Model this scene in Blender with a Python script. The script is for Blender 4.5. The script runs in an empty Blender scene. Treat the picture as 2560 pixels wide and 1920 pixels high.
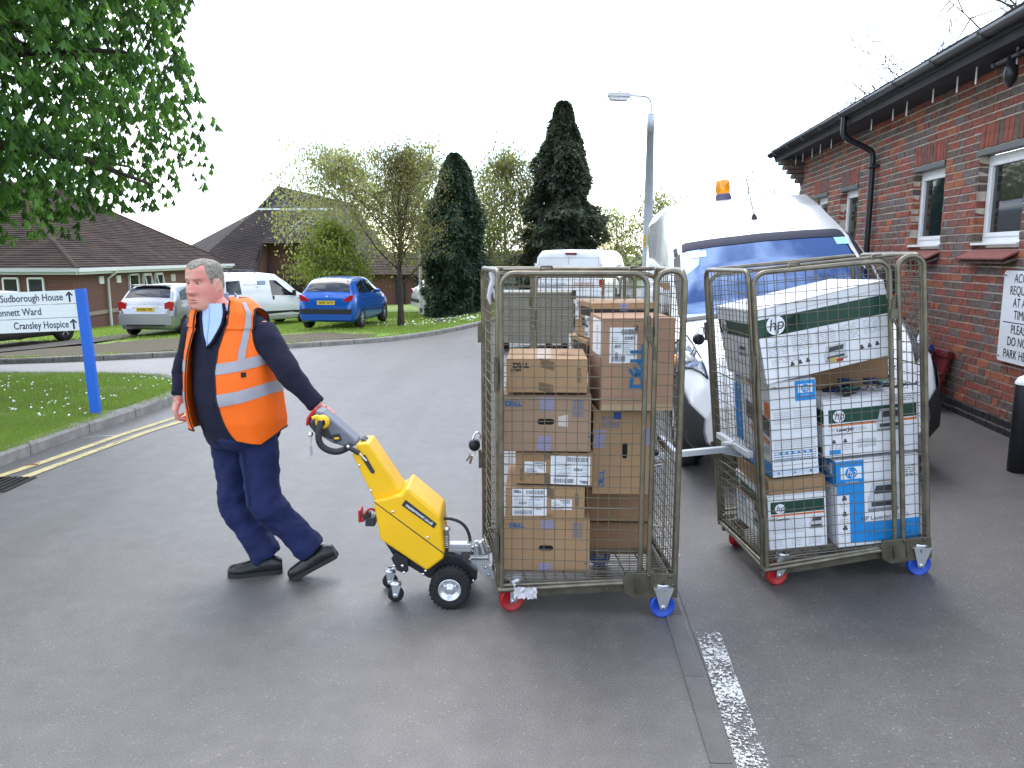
import bpy, math, random
from mathutils import Vector as V, Matrix as MX, noise
sc = bpy.context.scene
C = sc.collection
R = random.Random(11)
rad = math.radians
# ---------------------------------------------------------------- camera, sky, sun, exposure
F = 1991.0; CAMH = 1.8; TH = math.atan(320 / F); CT, ST = math.cos(TH), math.sin(TH)
cd = bpy.data.cameras.new('camera'); cam = bpy.data.objects.new('camera', cd); C.objects.link(cam)
cd.sensor_width = 36; cd.lens = 36 * F / 2560; cd.clip_end = 3000; cd.clip_start = .05
cam.location = (0, 0, CAMH); cam.rotation_euler = (math.pi / 2 - TH, 0, 0)
sc.camera = cam
SUN_EL, SUN_AZ = rad(58), rad(-14)           # azimuth from +Y towards +X: the sun stands behind the scene, a little left
w = bpy.data.worlds.new('World'); sc.world = w; w.use_nodes = True
nt = w.node_tree; N = nt.nodes; L = nt.links
for n in list(N): N.remove(n)
out = N.new('ShaderNodeOutputWorld'); bg = N.new('ShaderNodeBackground'); bg.inputs[1].default_value = .15
sky = N.new('ShaderNodeTexSky'); sky.sky_type = 'NISHITA'; sky.sun_disc = False
sky.sun_elevation = SUN_EL; sky.sun_rotation = SUN_AZ; sky.air_density = 1.0; sky.dust_density = .8; sky.ozone_density = 2.0
tc = N.new('ShaderNodeTexCoord'); mp = N.new('ShaderNodeMapping'); mp.inputs['Scale'].default_value = (1.6, 1.6, 2)
mp.inputs['Location'].default_value = (.35, .2, .1)
cl = N.new('ShaderNodeTexNoise'); cl.inputs['Scale'].default_value = 2.3; cl.inputs['Detail'].default_value = 9; cl.inputs['Roughness'].default_value = .56
ramp = N.new('ShaderNodeValToRGB'); ramp.color_ramp.elements[0].position = .47; ramp.color_ramp.elements[1].position = .60
mix = N.new('ShaderNodeMixRGB'); mix.inputs[2].default_value = (9.6, 9.8, 10.2, 1)
L.new(tc.outputs['Generated'], mp.inputs[0]); L.new(mp.outputs[0], cl.inputs[0]); L.new(cl.outputs[0], ramp.inputs[0])
L.new(ramp.outputs[0], mix.inputs[0]); L.new(sky.outputs[0], mix.inputs[1]); L.new(mix.outputs[0], bg.inputs[0]); L.new(bg.outputs[0], out.inputs[0])
sd = bpy.data.lights.new('sun', 'SUN'); sun = bpy.data.objects.new('sun', sd); C.objects.link(sun)
sd.energy = .75; sd.angle = rad(40); sd.color = (1, .96, .9)
sdir = V((math.sin(SUN_AZ) * math.cos(SUN_EL), math.cos(SUN_AZ) * math.cos(SUN_EL), math.sin(SUN_EL)))
sun.rotation_euler = sdir.to_track_quat('Z', 'Y').to_euler()
vs = sc.view_settings; vs.view_transform = 'Standard'; vs.look = 'None'; vs.exposure = 1.45; vs.gamma = 1; vs.use_curve_mapping = False

# ---------------------------------------------------------------- helpers
def ray(px, py):
    a = (px - 1280) / F; b = (960 - py) / F
    return V((a, CT + b * ST, -ST + b * CT))
def G(px, py, z=0.0):
    r = ray(px, py); t = (z - CAMH) / r.z
    return V((r.x * t, r.y * t, z))
def at(px, py, y):
    r = ray(px, py); t = y / r.y
    return V((r.x * t, y, CAMH + r.z * t))
def ss(a, b, x):
    t = max(0, min(1, (x - a) / (b - a))); return t * t * (3 - 2 * t)
def zt(x, y):
    z = -.026 * min(max(y - 8, 0), 40) * (1 - ss(-3.5, 1.5, x))
    z -= .042 * min(max(-x - 5.0, 0), 12) * ss(10, 20, y)
    if x > 1.0: z += .096 * min(max(x - 1.2, 0) + .15 * (ss(1.0, 1.4, x) - ss(1.4, 1.8, x)) * 0, 5) * (1 - ss(15, 19, y))
    return z
mats = {}
def mat(name, col, rough=.6, metal=0, n=0, ns=20, bump=0, bs=60, col2=None, spec=.5, trans=0, ior=1.45, coat=0, nd=4, lo=.35, hi=.65, em=None, emst=0, tint=None, obj=True, sub=0, sheen=0):
    if name in mats: return mats[name]
    m = bpy.data.materials.new(name); m.use_nodes = True
    t = m.node_tree; b = t.nodes['Principled BSDF']
    b.inputs['Base Color'].default_value = (*col, 1); b.inputs['Roughness'].default_value = rough; b.inputs['Metallic'].default_value = metal
    b.inputs['Specular IOR Level'].default_value = spec; b.inputs['Transmission Weight'].default_value = trans; b.inputs['IOR'].default_value = ior
    b.inputs['Coat Weight'].default_value = coat; b.inputs['Coat Roughness'].default_value = .05
    if sheen: b.inputs['Sheen Weight'].default_value = sheen
    if sub: b.inputs['Subsurface Weight'].default_value = sub; b.inputs['Subsurface Radius'].default_value = (.01, .004, .002); b.inputs['Subsurface Scale'].default_value = 1
    if em: b.inputs['Emission Color'].default_value = (*em, 1); b.inputs['Emission Strength'].default_value = emst
    tcn = t.nodes.new('ShaderNodeTexCoord'); src = tcn.outputs['Object']
    if n or col2:
        nz = t.nodes.new('ShaderNodeTexNoise'); nz.inputs['Scale'].default_value = ns; nz.inputs['Detail'].default_value = nd
        t.links.new(src, nz.inputs[0])
        rp = t.nodes.new('ShaderNodeValToRGB'); rp.color_ramp.elements[0].position = lo; rp.color_ramp.elements[1].position = hi
        c2 = col2 or tuple(max(0, c * (1 - n)) for c in col)
        rp.color_ramp.elements[0].color = (*c2, 1); rp.color_ramp.elements[1].color = (*col, 1)
        t.links.new(nz.outputs[0], rp.inputs[0]); t.links.new(rp.outputs[0], b.inputs['Base Color'])
    if bump:
        n2 = t.nodes.new('ShaderNodeTexNoise'); n2.inputs['Scale'].default_value = bs; n2.inputs['Detail'].default_value = 5
        bp = t.nodes.new('ShaderNodeBump'); bp.inputs['Strength'].default_value = bump; bp.inputs['Distance'].default_value = .01
        t.links.new(src, n2.inputs[0]); t.links.new(n2.outputs[0], bp.inputs['Height']); t.links.new(bp.outputs[0], b.inputs['Normal'])
    mats[name] = m
    return m
class M:
    def __init__(s): s.v = []; s.f = []; s.m = []; s.s = []
    def add(s, vs, fs, mi=0, sm=False):
        n = len(s.v); s.v += [tuple(p) for p in vs]
        for f in fs: s.f.append([i + n for i in f]); s.m.append(mi); s.s.append(sm)
        return s
    def box(s, c, d, mi=0, T=None):
        x, y, z = (k / 2 for k in d)
        P = [V((a * x, b * y, e * z)) for a in (-1, 1) for b in (-1, 1) for e in (-1, 1)]
        c = V(c); P = [(T @ p if T else p) + c for p in P]
        return s.add(P, [(0, 1, 3, 2), (4, 6, 7, 5), (0, 4, 5, 1), (2, 3, 7, 6), (0, 2, 6, 4), (1, 5, 7, 3)], mi)
    def poly(s, P, mi=0): return s.add(P, [list(range(len(P)))], mi)
    def rect(s, x0, x1, z0, z1, y=0, mi=0):       # a flat print that faces -y
        return s.add([(x0, y, z0), (x1, y, z0), (x1, y, z1), (x0, y, z1)], [(0, 1, 2, 3)], mi)
    def tube(s, pts, r, n=8, mi=0, cap=True, closed=False):
        pts = [V(p) for p in pts]; k = len(pts); rs = r if isinstance(r, (list, tuple)) else [r] * k
        vs = []; fs = []; up = None
        for i, p in enumerate(pts):
            if closed: d = pts[(i + 1) % k] - pts[i - 1]
            else: d = pts[min(i + 1, k - 1)] - pts[max(i - 1, 0)]
            d.normalize()
            if up is None: up = d.orthogonal().normalized()
            up = (up - d * up.dot(d))
            if up.length < 1e-5: up = d.orthogonal()
            up.normalize(); sd_ = d.cross(up)
            for j in range(n):
                a = 2 * math.pi * j / n; vs.append(p + (up * math.cos(a) + sd_ * math.sin(a)) * rs[i])
        for i in range(k if closed else k - 1):
            i2 = (i + 1) % k
            for j in range(n): j2 = (j + 1) % n; fs.append((i * n + j, i * n + j2, i2 * n + j2, i2 * n + j))
        s.add(vs, fs, mi, True)
        if cap and not closed:
            s.add(vs[:n], [list(range(n))[::-1]], mi); s.add(vs[-n:], [list(range(n))], mi)
        return s
    def ell(s, c, r, mi=0, T=None, nu=16, nv=10):
        c = V(c); vs = []; fs = []
        for i in range(nv + 1):
            t = math.pi * i / nv
            for j in range(nu):
                a = 2 * math.pi * j / nu
                p = V((r[0] * math.sin(t) * math.cos(a), r[1] * math.sin(t) * math.sin(a), r[2] * math.cos(t)))
                vs.append((T @ p if T else p) + c)
        for i in range(nv):
            for j in range(nu): fs.append((i * nu + j, (i + 1) * nu + j, (i + 1) * nu + (j + 1) % nu, i * nu + (j + 1) % nu))
        return s.add(vs, fs, mi, True)
    def lathe(s, prof, c, ax=(0, 0, 1), n=20, mi=0, sm=True):   # prof: (radius, along axis)
        c = V(c); ax = V(ax).normalized(); u = ax.orthogonal().normalized(); w_ = ax.cross(u); vs = []; fs = []
        for (r, h) in prof:
            for j in range(n):
                a = 2 * math.pi * j / n; vs.append(c + ax * h + (u * math.cos(a) + w_ * math.sin(a)) * r)
        for i in range(len(prof) - 1):
            for j in range(n): fs.append((i * n + j, i * n + (j + 1) % n, (i + 1) * n + (j + 1) % n, (i + 1) * n + j))
        return s.add(vs, fs, mi, sm)
    def ext(s, poly, y0, y1, mi=0, T=None):         # polygon in (x, z) pushed along y
        k = len(poly); vs = [V((x, y0, z)) for x, z in poly] + [V((x, y1, z)) for x, z in poly]
        if T: vs = [T @ p for p in vs]
        fs = [list(range(k)), list(range(2 * k - 1, k - 1, -1))] + [(i, i + k, (i + 1) % k + k, (i + 1) % k) for i in range(k)]
        return s.add(vs, fs, mi)
    def grid(s, fn, nu, nv, mi=0, sm=True, skip=None):
        vs = [fn(i / nu, j / nv) for i in range(nu + 1) for j in range(nv + 1)]
        fs = [(i * (nv + 1) + j, (i + 1) * (nv + 1) + j, (i + 1) * (nv + 1) + j + 1, i * (nv + 1) + j + 1) for i in range(nu) for j in range(nv)
              if not (skip and skip((i + .5) / nu, (j + .5) / nv))]
        return s.add(vs, fs, mi, sm)
    def map(s, fn): s.v = [tuple(fn(V(p))) for p in s.v]; return s
    def mesh(s, name, ml):
        me = bpy.data.meshes.new(name); me.from_pydata(s.v, [], s.f)
        for m_ in (ml if isinstance(ml, (list, tuple)) else [ml]): me.materials.append(m_)
        me.polygons.foreach_set('material_index', s.m); me.polygons.foreach_set('use_smooth', s.s); me.update()
        return me
    def build(s, name, ml, par=None, off=None, bev=0, seg=2, fix=False):
        if off is not None: o_ = V(off); s.v = [tuple(V(p) - o_) for p in s.v]
        me = s.mesh(name, ml)
        if fix:
            import bmesh
            b = bmesh.new(); b.from_mesh(me); bmesh.ops.recalc_face_normals(b, faces=b.faces); b.to_mesh(me); b.free()
        ob = bpy.data.objects.new(name, me); C.objects.link(ob)
        if par: ob.parent = par
        elif off is not None: ob.location = off
        if bev:
            md = ob.modifiers.new('bevel', 'BEVEL'); md.width = bev; md.segments = seg; md.limit_method = 'ANGLE'; md.angle_limit = rad(40); md.harden_normals = True
        return ob
def tag(o, label=None, cat=None, group=None, kind=None):
    if label: o['label'] = label
    if cat: o['category'] = cat
    if group: o['group'] = group
    if kind: o['kind'] = kind
    return o
def thing(name, label, cat, loc=(0, 0, 0), rot=(0, 0, 0), group=None):
    o = bpy.data.objects.new(name, None); C.objects.link(o); o.location = loc; o.rotation_euler = rot; o.empty_display_size = .1
    return tag(o, label, cat, group)
def link(name, me, par, loc=(0, 0, 0), rot=(0, 0, 0)):
    o = bpy.data.objects.new(name, me); C.objects.link(o); o.parent = par; o.location = loc; o.rotation_euler = rot
    return o
def txt(par, s, size, loc, m, rot=(math.pi / 2, 0, 0), al='CENTER', name='lettering', bold=0, sx=1, shear=0, ext=.0004):
    cu = bpy.data.curves.new('t', 'FONT'); cu.body = s; cu.size = size; cu.extrude = ext; cu.align_x = al; cu.align_y = 'CENTER'; cu.offset = bold * size; cu.shear = shear
    cu.resolution_u = 3
    t = bpy.data.objects.new('t', cu); me = bpy.data.meshes.new_from_object(t)
    bpy.data.objects.remove(t); bpy.data.curves.remove(cu)
    me.materials.clear(); me.materials.append(m)
    o = link(name, me, par, loc, rot); o.scale = (sx, 1, 1)
    return o
def kids(o): return [c for c in bpy.data.objects if c.parent == o]
def copy_tree(o, par=None):
    c = o.copy(); C.objects.link(c)
    if par: c.parent = par
    for k in kids(o): copy_tree(k, c)
    return c
def arc(p0, p1, p2, n=5):                              # quadratic bend
    p0, p1, p2 = V(p0), V(p1), V(p2)
    return [p0 * (1 - t) ** 2 + p1 * 2 * t * (1 - t) + p2 * t * t for t in [i / n for i in range(n + 1)]]
# ---------------------------------------------------------------- ground, road, lawns, kerbs, markings
def asphalt(name, base, dark, sp=1.0):
    m = mat(name, base, rough=.5, spec=1.0, bump=.0)
    t = m.node_tree; b = t.nodes['Principled BSDF']; tcn = [n for n in t.nodes if n.type == 'TEX_COORD'][0]
    def nz(sc_, d, r=.6):
        q = t.nodes.new('ShaderNodeTexNoise'); q.inputs['Scale'].default_value = sc_; q.inputs['Detail'].default_value = d; q.inputs['Roughness'].default_value = r
        t.links.new(tcn.outputs['Object'], q.inputs[0]); return q
    def rp(src, a, ca, b_, cb):
        q = t.nodes.new('ShaderNodeValToRGB'); q.color_ramp.elements[0].position = a; q.color_ramp.elements[1].position = b_
        q.color_ramp.elements[0].color = (*ca, 1); q.color_ramp.elements[1].color = (*cb, 1); t.links.new(src, q.inputs[0]); return q
    def mx(kind, fac, a, c):
        q = t.nodes.new('ShaderNodeMixRGB'); q.blend_type = kind
        if isinstance(fac, float): q.inputs[0].default_value = fac
        else: t.links.new(fac, q.inputs[0])
        t.links.new(a, q.inputs[1])
        if isinstance(c, tuple): q.inputs[2].default_value = (*c, 1)
        else: t.links.new(c, q.inputs[2])
        return q
    big = rp(nz(.35, 6).outputs[0], .35, dark, .65, base)
    fine = rp(nz(140, 2, .8).outputs[0], .3, (.45, .45, .46), .7, (1.35, 1.33, 1.3))
    c1 = mx('MULTIPLY', 1.0, big.outputs[0], fine.outputs[0])
    vo = t.nodes.new('ShaderNodeTexVoronoi'); vo.inputs['Scale'].default_value = 85; t.links.new(tcn.outputs['Object'], vo.inputs[0])
    sel = rp(vo.outputs['Color'], .80, (0, 0, 0), .86, (1, 1, 1)); dist = rp(vo.outputs['Distance'], .25, (1, 1, 1), .45, (0, 0, 0))
    chip = mx('MULTIPLY', 1.0, sel.outputs[0], dist.outputs[0])
    c2 = mx('MIX', chip.outputs[0], c1.outputs[0], (.20, .195, .185))
    mid = rp(nz(7, 5).outputs[0], .3, (.8, .8, .8), .7, (1.1, 1.1, 1.1)); c3 = mx('MULTIPLY', 1.0, c2.outputs[0], mid.outputs[0])
    pt = rp(nz(.9, 3, .5).outputs[0], .62, (1, 1, 1), .70, (.80, .80, .81)); c4 = mx('MULTIPLY', 1.0, c3.outputs[0], pt.outputs[0])
    mpn = t.nodes.new('ShaderNodeMapping'); mpn.inputs['Scale'].default_value = (2.2, .12, 1); t.links.new(tcn.outputs['Object'], mpn.inputs[0]); q = nz(1.0, 4); t.links.new(mpn.outputs[0], q.inputs[0]); tk = rp(q.outputs[0], .35, (.88, .88, .88), .62, (1.06, 1.06, 1.06)); c5 = mx('MULTIPLY', 1.0, c4.outputs[0], tk.outputs[0])
    t.links.new(c5.outputs[0], b.inputs['Base Color'])
    bp = t.nodes.new('ShaderNodeBump'); bp.inputs['Strength'].default_value = .55; bp.inputs['Distance'].default_value = .006
    t.links.new(nz(110, 3, .75).outputs[0], bp.inputs['Height']); t.links.new(bp.outputs[0], b.inputs['Normal'])
    return m
m_road = asphalt('asphalt', (.132, .125, .117), (.106, .101, .095))
m_apron = asphalt('apron_asphalt', (.093, .089, .085), (.074, .071, .068))
m_path = asphalt('path_asphalt', (.12, .11, .10), (.09, .085, .078))
m_path.node_tree.nodes['Principled BSDF'].inputs['Roughness'].default_value = .9; m_path.node_tree.nodes['Principled BSDF'].inputs['Specular IOR Level'].default_value = .2
m_grassg = mat('turf', (.18, .29, .05), .95, n=.5, ns=2.2, bump=.6, bs=40, col2=(.15, .18, .05), nd=8)
m_dirt = mat('dirt', (.10, .075, .05), .95, ns=3, col2=(.075, .07, .03), bump=.5, bs=30, nd=8)
m_field = mat('field', (.10, .14, .05), .95, ns=.05, col2=(.08, .1, .04), nd=6)
def lin(a, b, st):
    n = max(1, round((b - a) / st)); return [a + (b - a) * i / n for i in range(n)]
xs = lin(-900, -60, 120) + lin(-60, -30, 3) + lin(-30, -14, 1) + lin(-14, 7, .5) + lin(7, 20, 2) + lin(20, 80, 12) + lin(80, 900, 130) + [900]
ys = lin(-60, -4, 8) + lin(-4, 30, .5) + lin(30, 70, 2.5) + lin(70, 200, 20) + lin(200, 1500, 130) + [1500]
def sheet(name, xs, ys, dz, m, ok=None):
    b = M(); ny = len(ys); b.v = [(x, y, zt(x, y) + dz) for x in xs for y in ys]
    for i in range(len(xs) - 1):
        for j in range(ny - 1):
            if ok and not ok((xs[i] + xs[i + 1]) / 2, (ys[j] + ys[j + 1]) / 2): continue
            b.f.append([i * ny + j, (i + 1) * ny + j, (i + 1) * ny + j + 1, i * ny + j + 1]); b.m.append(0); b.s.append(True)
    return tag(b.build(name, m), kind='structure')
sheet('ground', xs, ys, -.05, m_field)
rx = lin(-30, -14, 1) + lin(-14, 0, .5) + lin(0, 9, .25) + lin(9, 20, 2) + [20]; ry = [y for y in ys if -4 <= y <= 45]
sheet('road', rx, ry, 0, m_road, lambda x, y: not (-2.8 < y < 15.5 and 1.3 + .058 * y < x < 8.8))
def ribbon(name, pts, wl, wr, m, dz=.004, seg=.25, kind='structure', par=None):
    P = [V((*p, 0)) if len(p) == 2 else V(p) for p in pts]; Q = [P[0]]
    for a, b_ in zip(P, P[1:]):
        k = max(1, int((b_ - a).length / seg)); Q += [a.lerp(b_, (i + 1) / k) for i in range(k)]
    vs = []
    for i, p in enumerate(Q):
        d = (Q[min(i + 1, len(Q) - 1)] - Q[max(i - 1, 0)]).normalized(); nrm = V((d.y, -d.x, 0))
        for s_ in (-wl, wr): q = p + nrm * s_; vs.append((q.x, q.y, zt(q.x, q.y) + dz))
    b = M(); b.add(vs, [(2 * i, 2 * i + 1, 2 * i + 3, 2 * i + 2) for i in range(len(Q) - 1)], 0, True)
    o = b.build(name, m)
    if par: o.parent = par
    elif kind: o['kind'] = kind
    return o
# the sloping apron to the right of the drainage channel (darker, newer surfacing)
ax_ = lin(.0, 1.0, .25); by_ = lin(0, 1, .025) + [1]
apr = M(); nA = 48
def apf(u, v):
    y = -3 + 19 * v; x0 = .664 + .058 * y; x = x0 + (9 - x0) * u ** 1.6
    return (x, y, zt(x, y) + .005)
apr.grid(apf, nA, 60); tag(apr.build('car_park', m_apron, fix=True), kind='structure')
# lawns
def lawn(name, edge, piv, m, n=14, dz=.1):
    b = M(); E_ = []
    P = [V((*p, 0)) for p in edge]
    for a, c in zip(P, P[1:]):
        k = max(1, int((c - a).length / .4)); E_ += [a.lerp(c, i / k) for i in range(k)]
    E_.append(P[-1]); pv = V((*piv, 0))
    def f(u, v):
        i = min(int(u * (len(E_) - 1) + .5), len(E_) - 1); q = E_[i].lerp(pv, v ** 1.4)
        return (q.x, q.y, zt(q.x, q.y) + dz + .03 * noise.noise(V((q.x * .6, q.y * .6, 1))) * min(1, v * 8))
    b.grid(f, len(E_) - 1, n); return tag(b.build(name, m, fix=True), kind='structure'), E_
NE = [(-4.62, -2.5), (-4.52, 3), (-4.46, 6.6), (-4.33, 8.5), (-4.3, 9.6), (-4.38, 10.6), (-4.7, 11.5), (-5.4, 12.15), (-6.6, 12.5), (-9, 12.62), (-25, 12.75)]
FE = [(-28, 15.2), (-14, 15.5), (-9.0, 15.9), (-6.6, 16.7), (-5.0, 17.9), (-3.2, 19.6), (-1.9, 21.3), (-.9, 23.0), (.1, 25.2), (1.2, 28.5), (2.6, 33), (5, 42)]
turf1, E1 = lawn('near_lawn', NE, (-24, -2.5), m_grassg)
turf2, E2 = lawn('far_lawn', FE, (-18, 62), m_grassg, n=30)
# footpath and worn earth on the far verge
ribbon('footpath', [(-15.5, 15.9), (-13.0, 18.0), (-11.9, 21), (-11.4, 26), (-11.2, 31)], .75, .75, m_path, dz=.135)
# kerbs: every stone its own part
m_kerb = mat('kerb_concrete', (.30, .285, .26), .9, ns=9, col2=(.20, .19, .17), bump=.35, bs=90, nd=8)
def kerb(name, E_, s0, s1, ln, h=.115, wd=.13):
    root = tag(bpy.data.objects.new(name, None), kind='structure'); C.objects.link(root)
    d = [0]
    for a, c in zip(E_, E_[1:]): d.append(d[-1] + (c - a).length)
    def pt(s_):
        for i in range(len(d) - 1):
            if d[i + 1] >= s_: return E_[i].lerp(E_[i + 1], (s_ - d[i]) / (d[i + 1] - d[i]))
        return E_[-1].copy()
    s_ = s0
    while s_ < min(s1, d[-1]) - ln * .6:
        a, c = pt(s_ + .006), pt(s_ + ln - .006); mid = (a + c) / 2; ang = math.atan2(c.y - a.y, c.x - a.x)
        b = M(); l2 = (c - a).length / 2; z0, z1 = zt(a.x, a.y) , zt(c.x, c.y)
        vs = []
        for (x, zb) in ((-l2, z0), (l2, z1)):
            for (yy, zz) in ((-wd + .0, -.06), (.02, -.06), (.02, h - .025), (.0, h), (-wd, h)):
                vs.append((x, -yy * kerb.side, zb + zz - (z0 + z1) / 2 + R.uniform(-.002, .002)))
        b.add(vs, [(0, 1, 2, 3, 4), (9, 8, 7, 6, 5)] + [(i, i + 5, (i + 1) % 5 + 5, (i + 1) % 5) for i in range(5)])
        o = b.build('kerb_stone', m_kerb, root, bev=.006, fix=True); o.location = (mid.x, mid.y, (z0 + z1) / 2); o.rotation_euler = (0, 0, ang + R.uniform(-.006, .006))
        s_ += ln
kerb.side = 1; kerb('near_kerb', E1, 3.2, 18.5, .915)
kerb('far_kerb', E2, 6, 44, .915, h=.11)
# channel stones along the foot of the apron
m_chan = mat('channel_concrete', (.135, .13, .122), .9, ns=6, col2=(.105, .102, .097), bump=.4, bs=120, nd=9)
ch = tag(bpy.data.objects.new('drainage_channel', None), kind='structure'); C.objects.link(ch)
y = -1.0
while y < 12:
    x0, x1 = .60 + .058 * y, .60 + .058 * (y + .6)
    b = M(); b.ext([(-.040, -.02), (.040, -.02), (.040, .008), (.016, .006), (-.016, .006), (-.040, .008)], 0.002, .598)
    o = b.build('channel_stone', m_chan, ch); o.location = (x0, y, 0); o.rotation_euler = (0, 0, -math.atan((x1 - x0) / .6) + R.uniform(-.004, .004)); y += .6
# painted markings, worn through
def paint(name, col, thr, sc_=38, scl2=3.0):
    m = mat(name, col, .7, n=.25, ns=15)
    t = m.node_tree; b = t.nodes['Principled BSDF']; o_ = [n for n in t.nodes if n.type == 'OUTPUT_MATERIAL'][0]
    tr = t.nodes.new('ShaderNodeBsdfTransparent'); mx = t.nodes.new('ShaderNodeMixShader'); tcn = [n for n in t.nodes if n.type == 'TEX_COORD'][0]
    a = t.nodes.new('ShaderNodeTexNoise'); a.inputs['Scale'].default_value = sc_; a.inputs['Detail'].default_value = 6; a.inputs['Roughness'].default_value = .7
    a2 = t.nodes.new('ShaderNodeTexNoise'); a2.inputs['Scale'].default_value = scl2; a2.inputs['Detail'].default_value = 3
    mm = t.nodes.new('ShaderNodeMath'); mm.operation = 'MULTIPLY_ADD'; mm.inputs[1].default_value = .5
    r = t.nodes.new('ShaderNodeValToRGB'); r.color_ramp.elements[0].position = thr; r.color_ramp.elements[1].position = thr + .03
    for q in (a, a2): t.links.new(tcn.outputs['Object'], q.inputs[0])
    t.links.new(a2.outputs[0], mm.inputs[0]); t.links.new(a.outputs[0], mm.inputs[2]); t.links.new(mm.outputs[0], r.inputs[0])
    t.links.new(r.outputs[0], mx.inputs[0]); t.links.new(tr.outputs[0], mx.inputs[1]); t.links.new(b.outputs[0], mx.inputs[2]); t.links.new(mx.outputs[0], o_.inputs[0])
    return m
m_wp = paint('white_road_paint', (.62, .62, .60), .75, 75); m_yp = paint('yellow_road_paint', (.60, .50, .24), .62)
m_wp2 = paint('old_white_road_paint', (.55, .55, .53), .80, 75)
ribbon('white_marking', [(.80, 1.9), (.945, 3.60)], .058, .058, m_wp, dz=.009)
ribbon('white_marking', [(.965, 4.55), (1.02, 5.35)], .055, .055, m_wp2, dz=.009)
ribbon('white_marking', [(1.08, 6.1), (1.17, 7.4)], .055, .055, m_wp2, dz=.009)
def gl(*pp): return [(G(*p).x, G(*p).y) for p in pp]
la = gl((-40, 1204), (120, 1152), (240, 1110), (360, 1068), (476, 1026)) + [(-3.72, 10.2), (-3.85, 11.2)]
lb = gl((50, 1198), (240, 1127), (360, 1083), (476, 1042)) + [(-3.45, 10.2), (-3.5, 11.4)]
ribbon('yellow_marking', la, .042, .042, m_yp, dz=.005); ribbon('yellow_marking', lb, .042, .042, m_yp, dz=.005)
m_iron = mat('cast_iron', (.05, .045, .04), .7, .6, n=.4, ns=30)
dg = thing('drain_grating', 'iron drain grating at the end of the yellow lines', 'drain', G(-12, 1212))
b = M(); b.box((0, 0, .004), (.42, .42, .008)); b.build('frame', m_iron, dg)
for i in range(7): M().box((-.15 + .05 * i, 0, .012), (.022, .36, .012)).build('bar', m_iron, dg)
# grass blades, daisies and dandelions
m_blade = mat('grass_blade', (.22, .35, .055), .7, ns=1.3, col2=(.19, .22, .06), nd=6); m_blade2 = mat('grass_blade_dry', (.19, .18, .07), .8)
def lucent(m, k=.45):
    t = m.node_tree; b = t.nodes['Principled BSDF']; o_ = [n for n in t.nodes if n.type == 'OUTPUT_MATERIAL'][0]; tl = t.nodes.new('ShaderNodeBsdfTranslucent'); c = b.inputs['Base Color'].default_value; tl.inputs[0].default_value = (c[0] * 1.4, c[1] * 1.4, c[2], 1)
    mx = t.nodes.new('ShaderNodeMixShader'); mx.inputs[0].default_value = k; t.links.new(b.outputs[0], mx.inputs[1]); t.links.new(tl.outputs[0], mx.inputs[2]); t.links.new(mx.outputs[0], o_.inputs[0])
lucent(m_blade); lucent(m_blade2)
def inside(E_, piv, x, y):
    P = [(p.x, p.y) for p in E_] + [piv]; c = False; j = len(P) - 1
    for i in range(len(P)):
        if (P[i][1] > y) != (P[j][1] > y) and x < (P[j][0] - P[i][0]) * (y - P[i][1]) / (P[j][1] - P[i][1]) + P[i][0]: c = not c
        j = i
    return c
for nm, (cx, cy), (rx_, ry_), sd_ in (('worn_earth', (-9.8, 18.8), (4.8, 3.6), 1), ('worn_earth', (-5.3, 19.6), (2.5, 2.3), 2), ('worn_earth', (-14.2, 20), (3.2, 3.6), 3)):
    b = M()
    def ef(u, v):
        a = 2 * math.pi * u; k = v * (1 + .25 * noise.noise(V((math.cos(a) * 1.5, math.sin(a) * 1.5, sd_ * 3))))
        x = cx + rx_ * k * math.cos(a); y = cy + ry_ * k * math.sin(a)
        for _ in range(14):
            if inside(E2, (-18, 62), x, y - .16) and inside(E2, (-18, 62), x + .1, y - .1): break
            x += (cx - x) * .12; y += (cy + .8 - y) * .12
        return (x, y, zt(x, y) + .125 - .03 * v + .03 * noise.noise(V((x * .6, y * .6, 1))))
    b.grid(ef, 40, 8); tag(b.build(nm, m_dirt, fix=True), kind='structure')
def bare(x, y):
    v = math.exp(-(((x + 9.6) / 4.0) ** 2 + ((y - 19.2) / 2.3) ** 2) * 1.3) * 1.3 + math.exp(-(((x + 5.2) / 2.2) ** 2 + ((y - 20.2) / 1.7) ** 2) * 1.3) + math.exp(-(((x + 14.2) / 3) ** 2 + ((y - 21) / 3) ** 2)) * 1.2
    if -15.5 < x < -3.6 and y < 22.5: v += .95 * ss(15.6, 16.2, y) * (1 - ss(20.5, 22.5, y)) * (.55 + .8 * noise.noise(V((x * .8, y * .8, 4))) + .35 * ss(-5, -8, x))
    return v + .9 * math.exp(-(((x + 4.5) / .45) ** 2 + ((y - 8.75) / .3) ** 2))
def blades(name, E_, piv, box, n, h, wd):
    b = M(); k = 0; tries = 0
    while k < n and tries < n * 6:
        tries += 1
        y = box[2] + (box[3] - box[2]) * R.random() ** 1.3; x = R.uniform(max(box[0], -.66 * y - .6), box[1])
        if not inside(E_, piv, x, y) or R.random() < bare(x, y): continue
        if noise.noise(V((x * 1.1, y * 1.1, 5))) < -.25 and R.random() < .6: continue
        k += 1; z = zt(x, y) + .095; a = R.random() * 6.28; hh = h * R.uniform(.5, 1.25); l = R.uniform(.2, .8) * hh; ww = wd * R.uniform(.6, 1.3)
        dx, dy = math.cos(a), math.sin(a)
        b.add([(x - dy * ww, y + dx * ww, z), (x + dy * ww, y - dx * ww, z), (x + dx * l, y + dy * l, z + hh)], [(0, 1, 2)], 0 if R.random() < .86 else 1)
    return tag(b.build(name, [m_blade, m_blade2]), kind='stuff')
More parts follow.
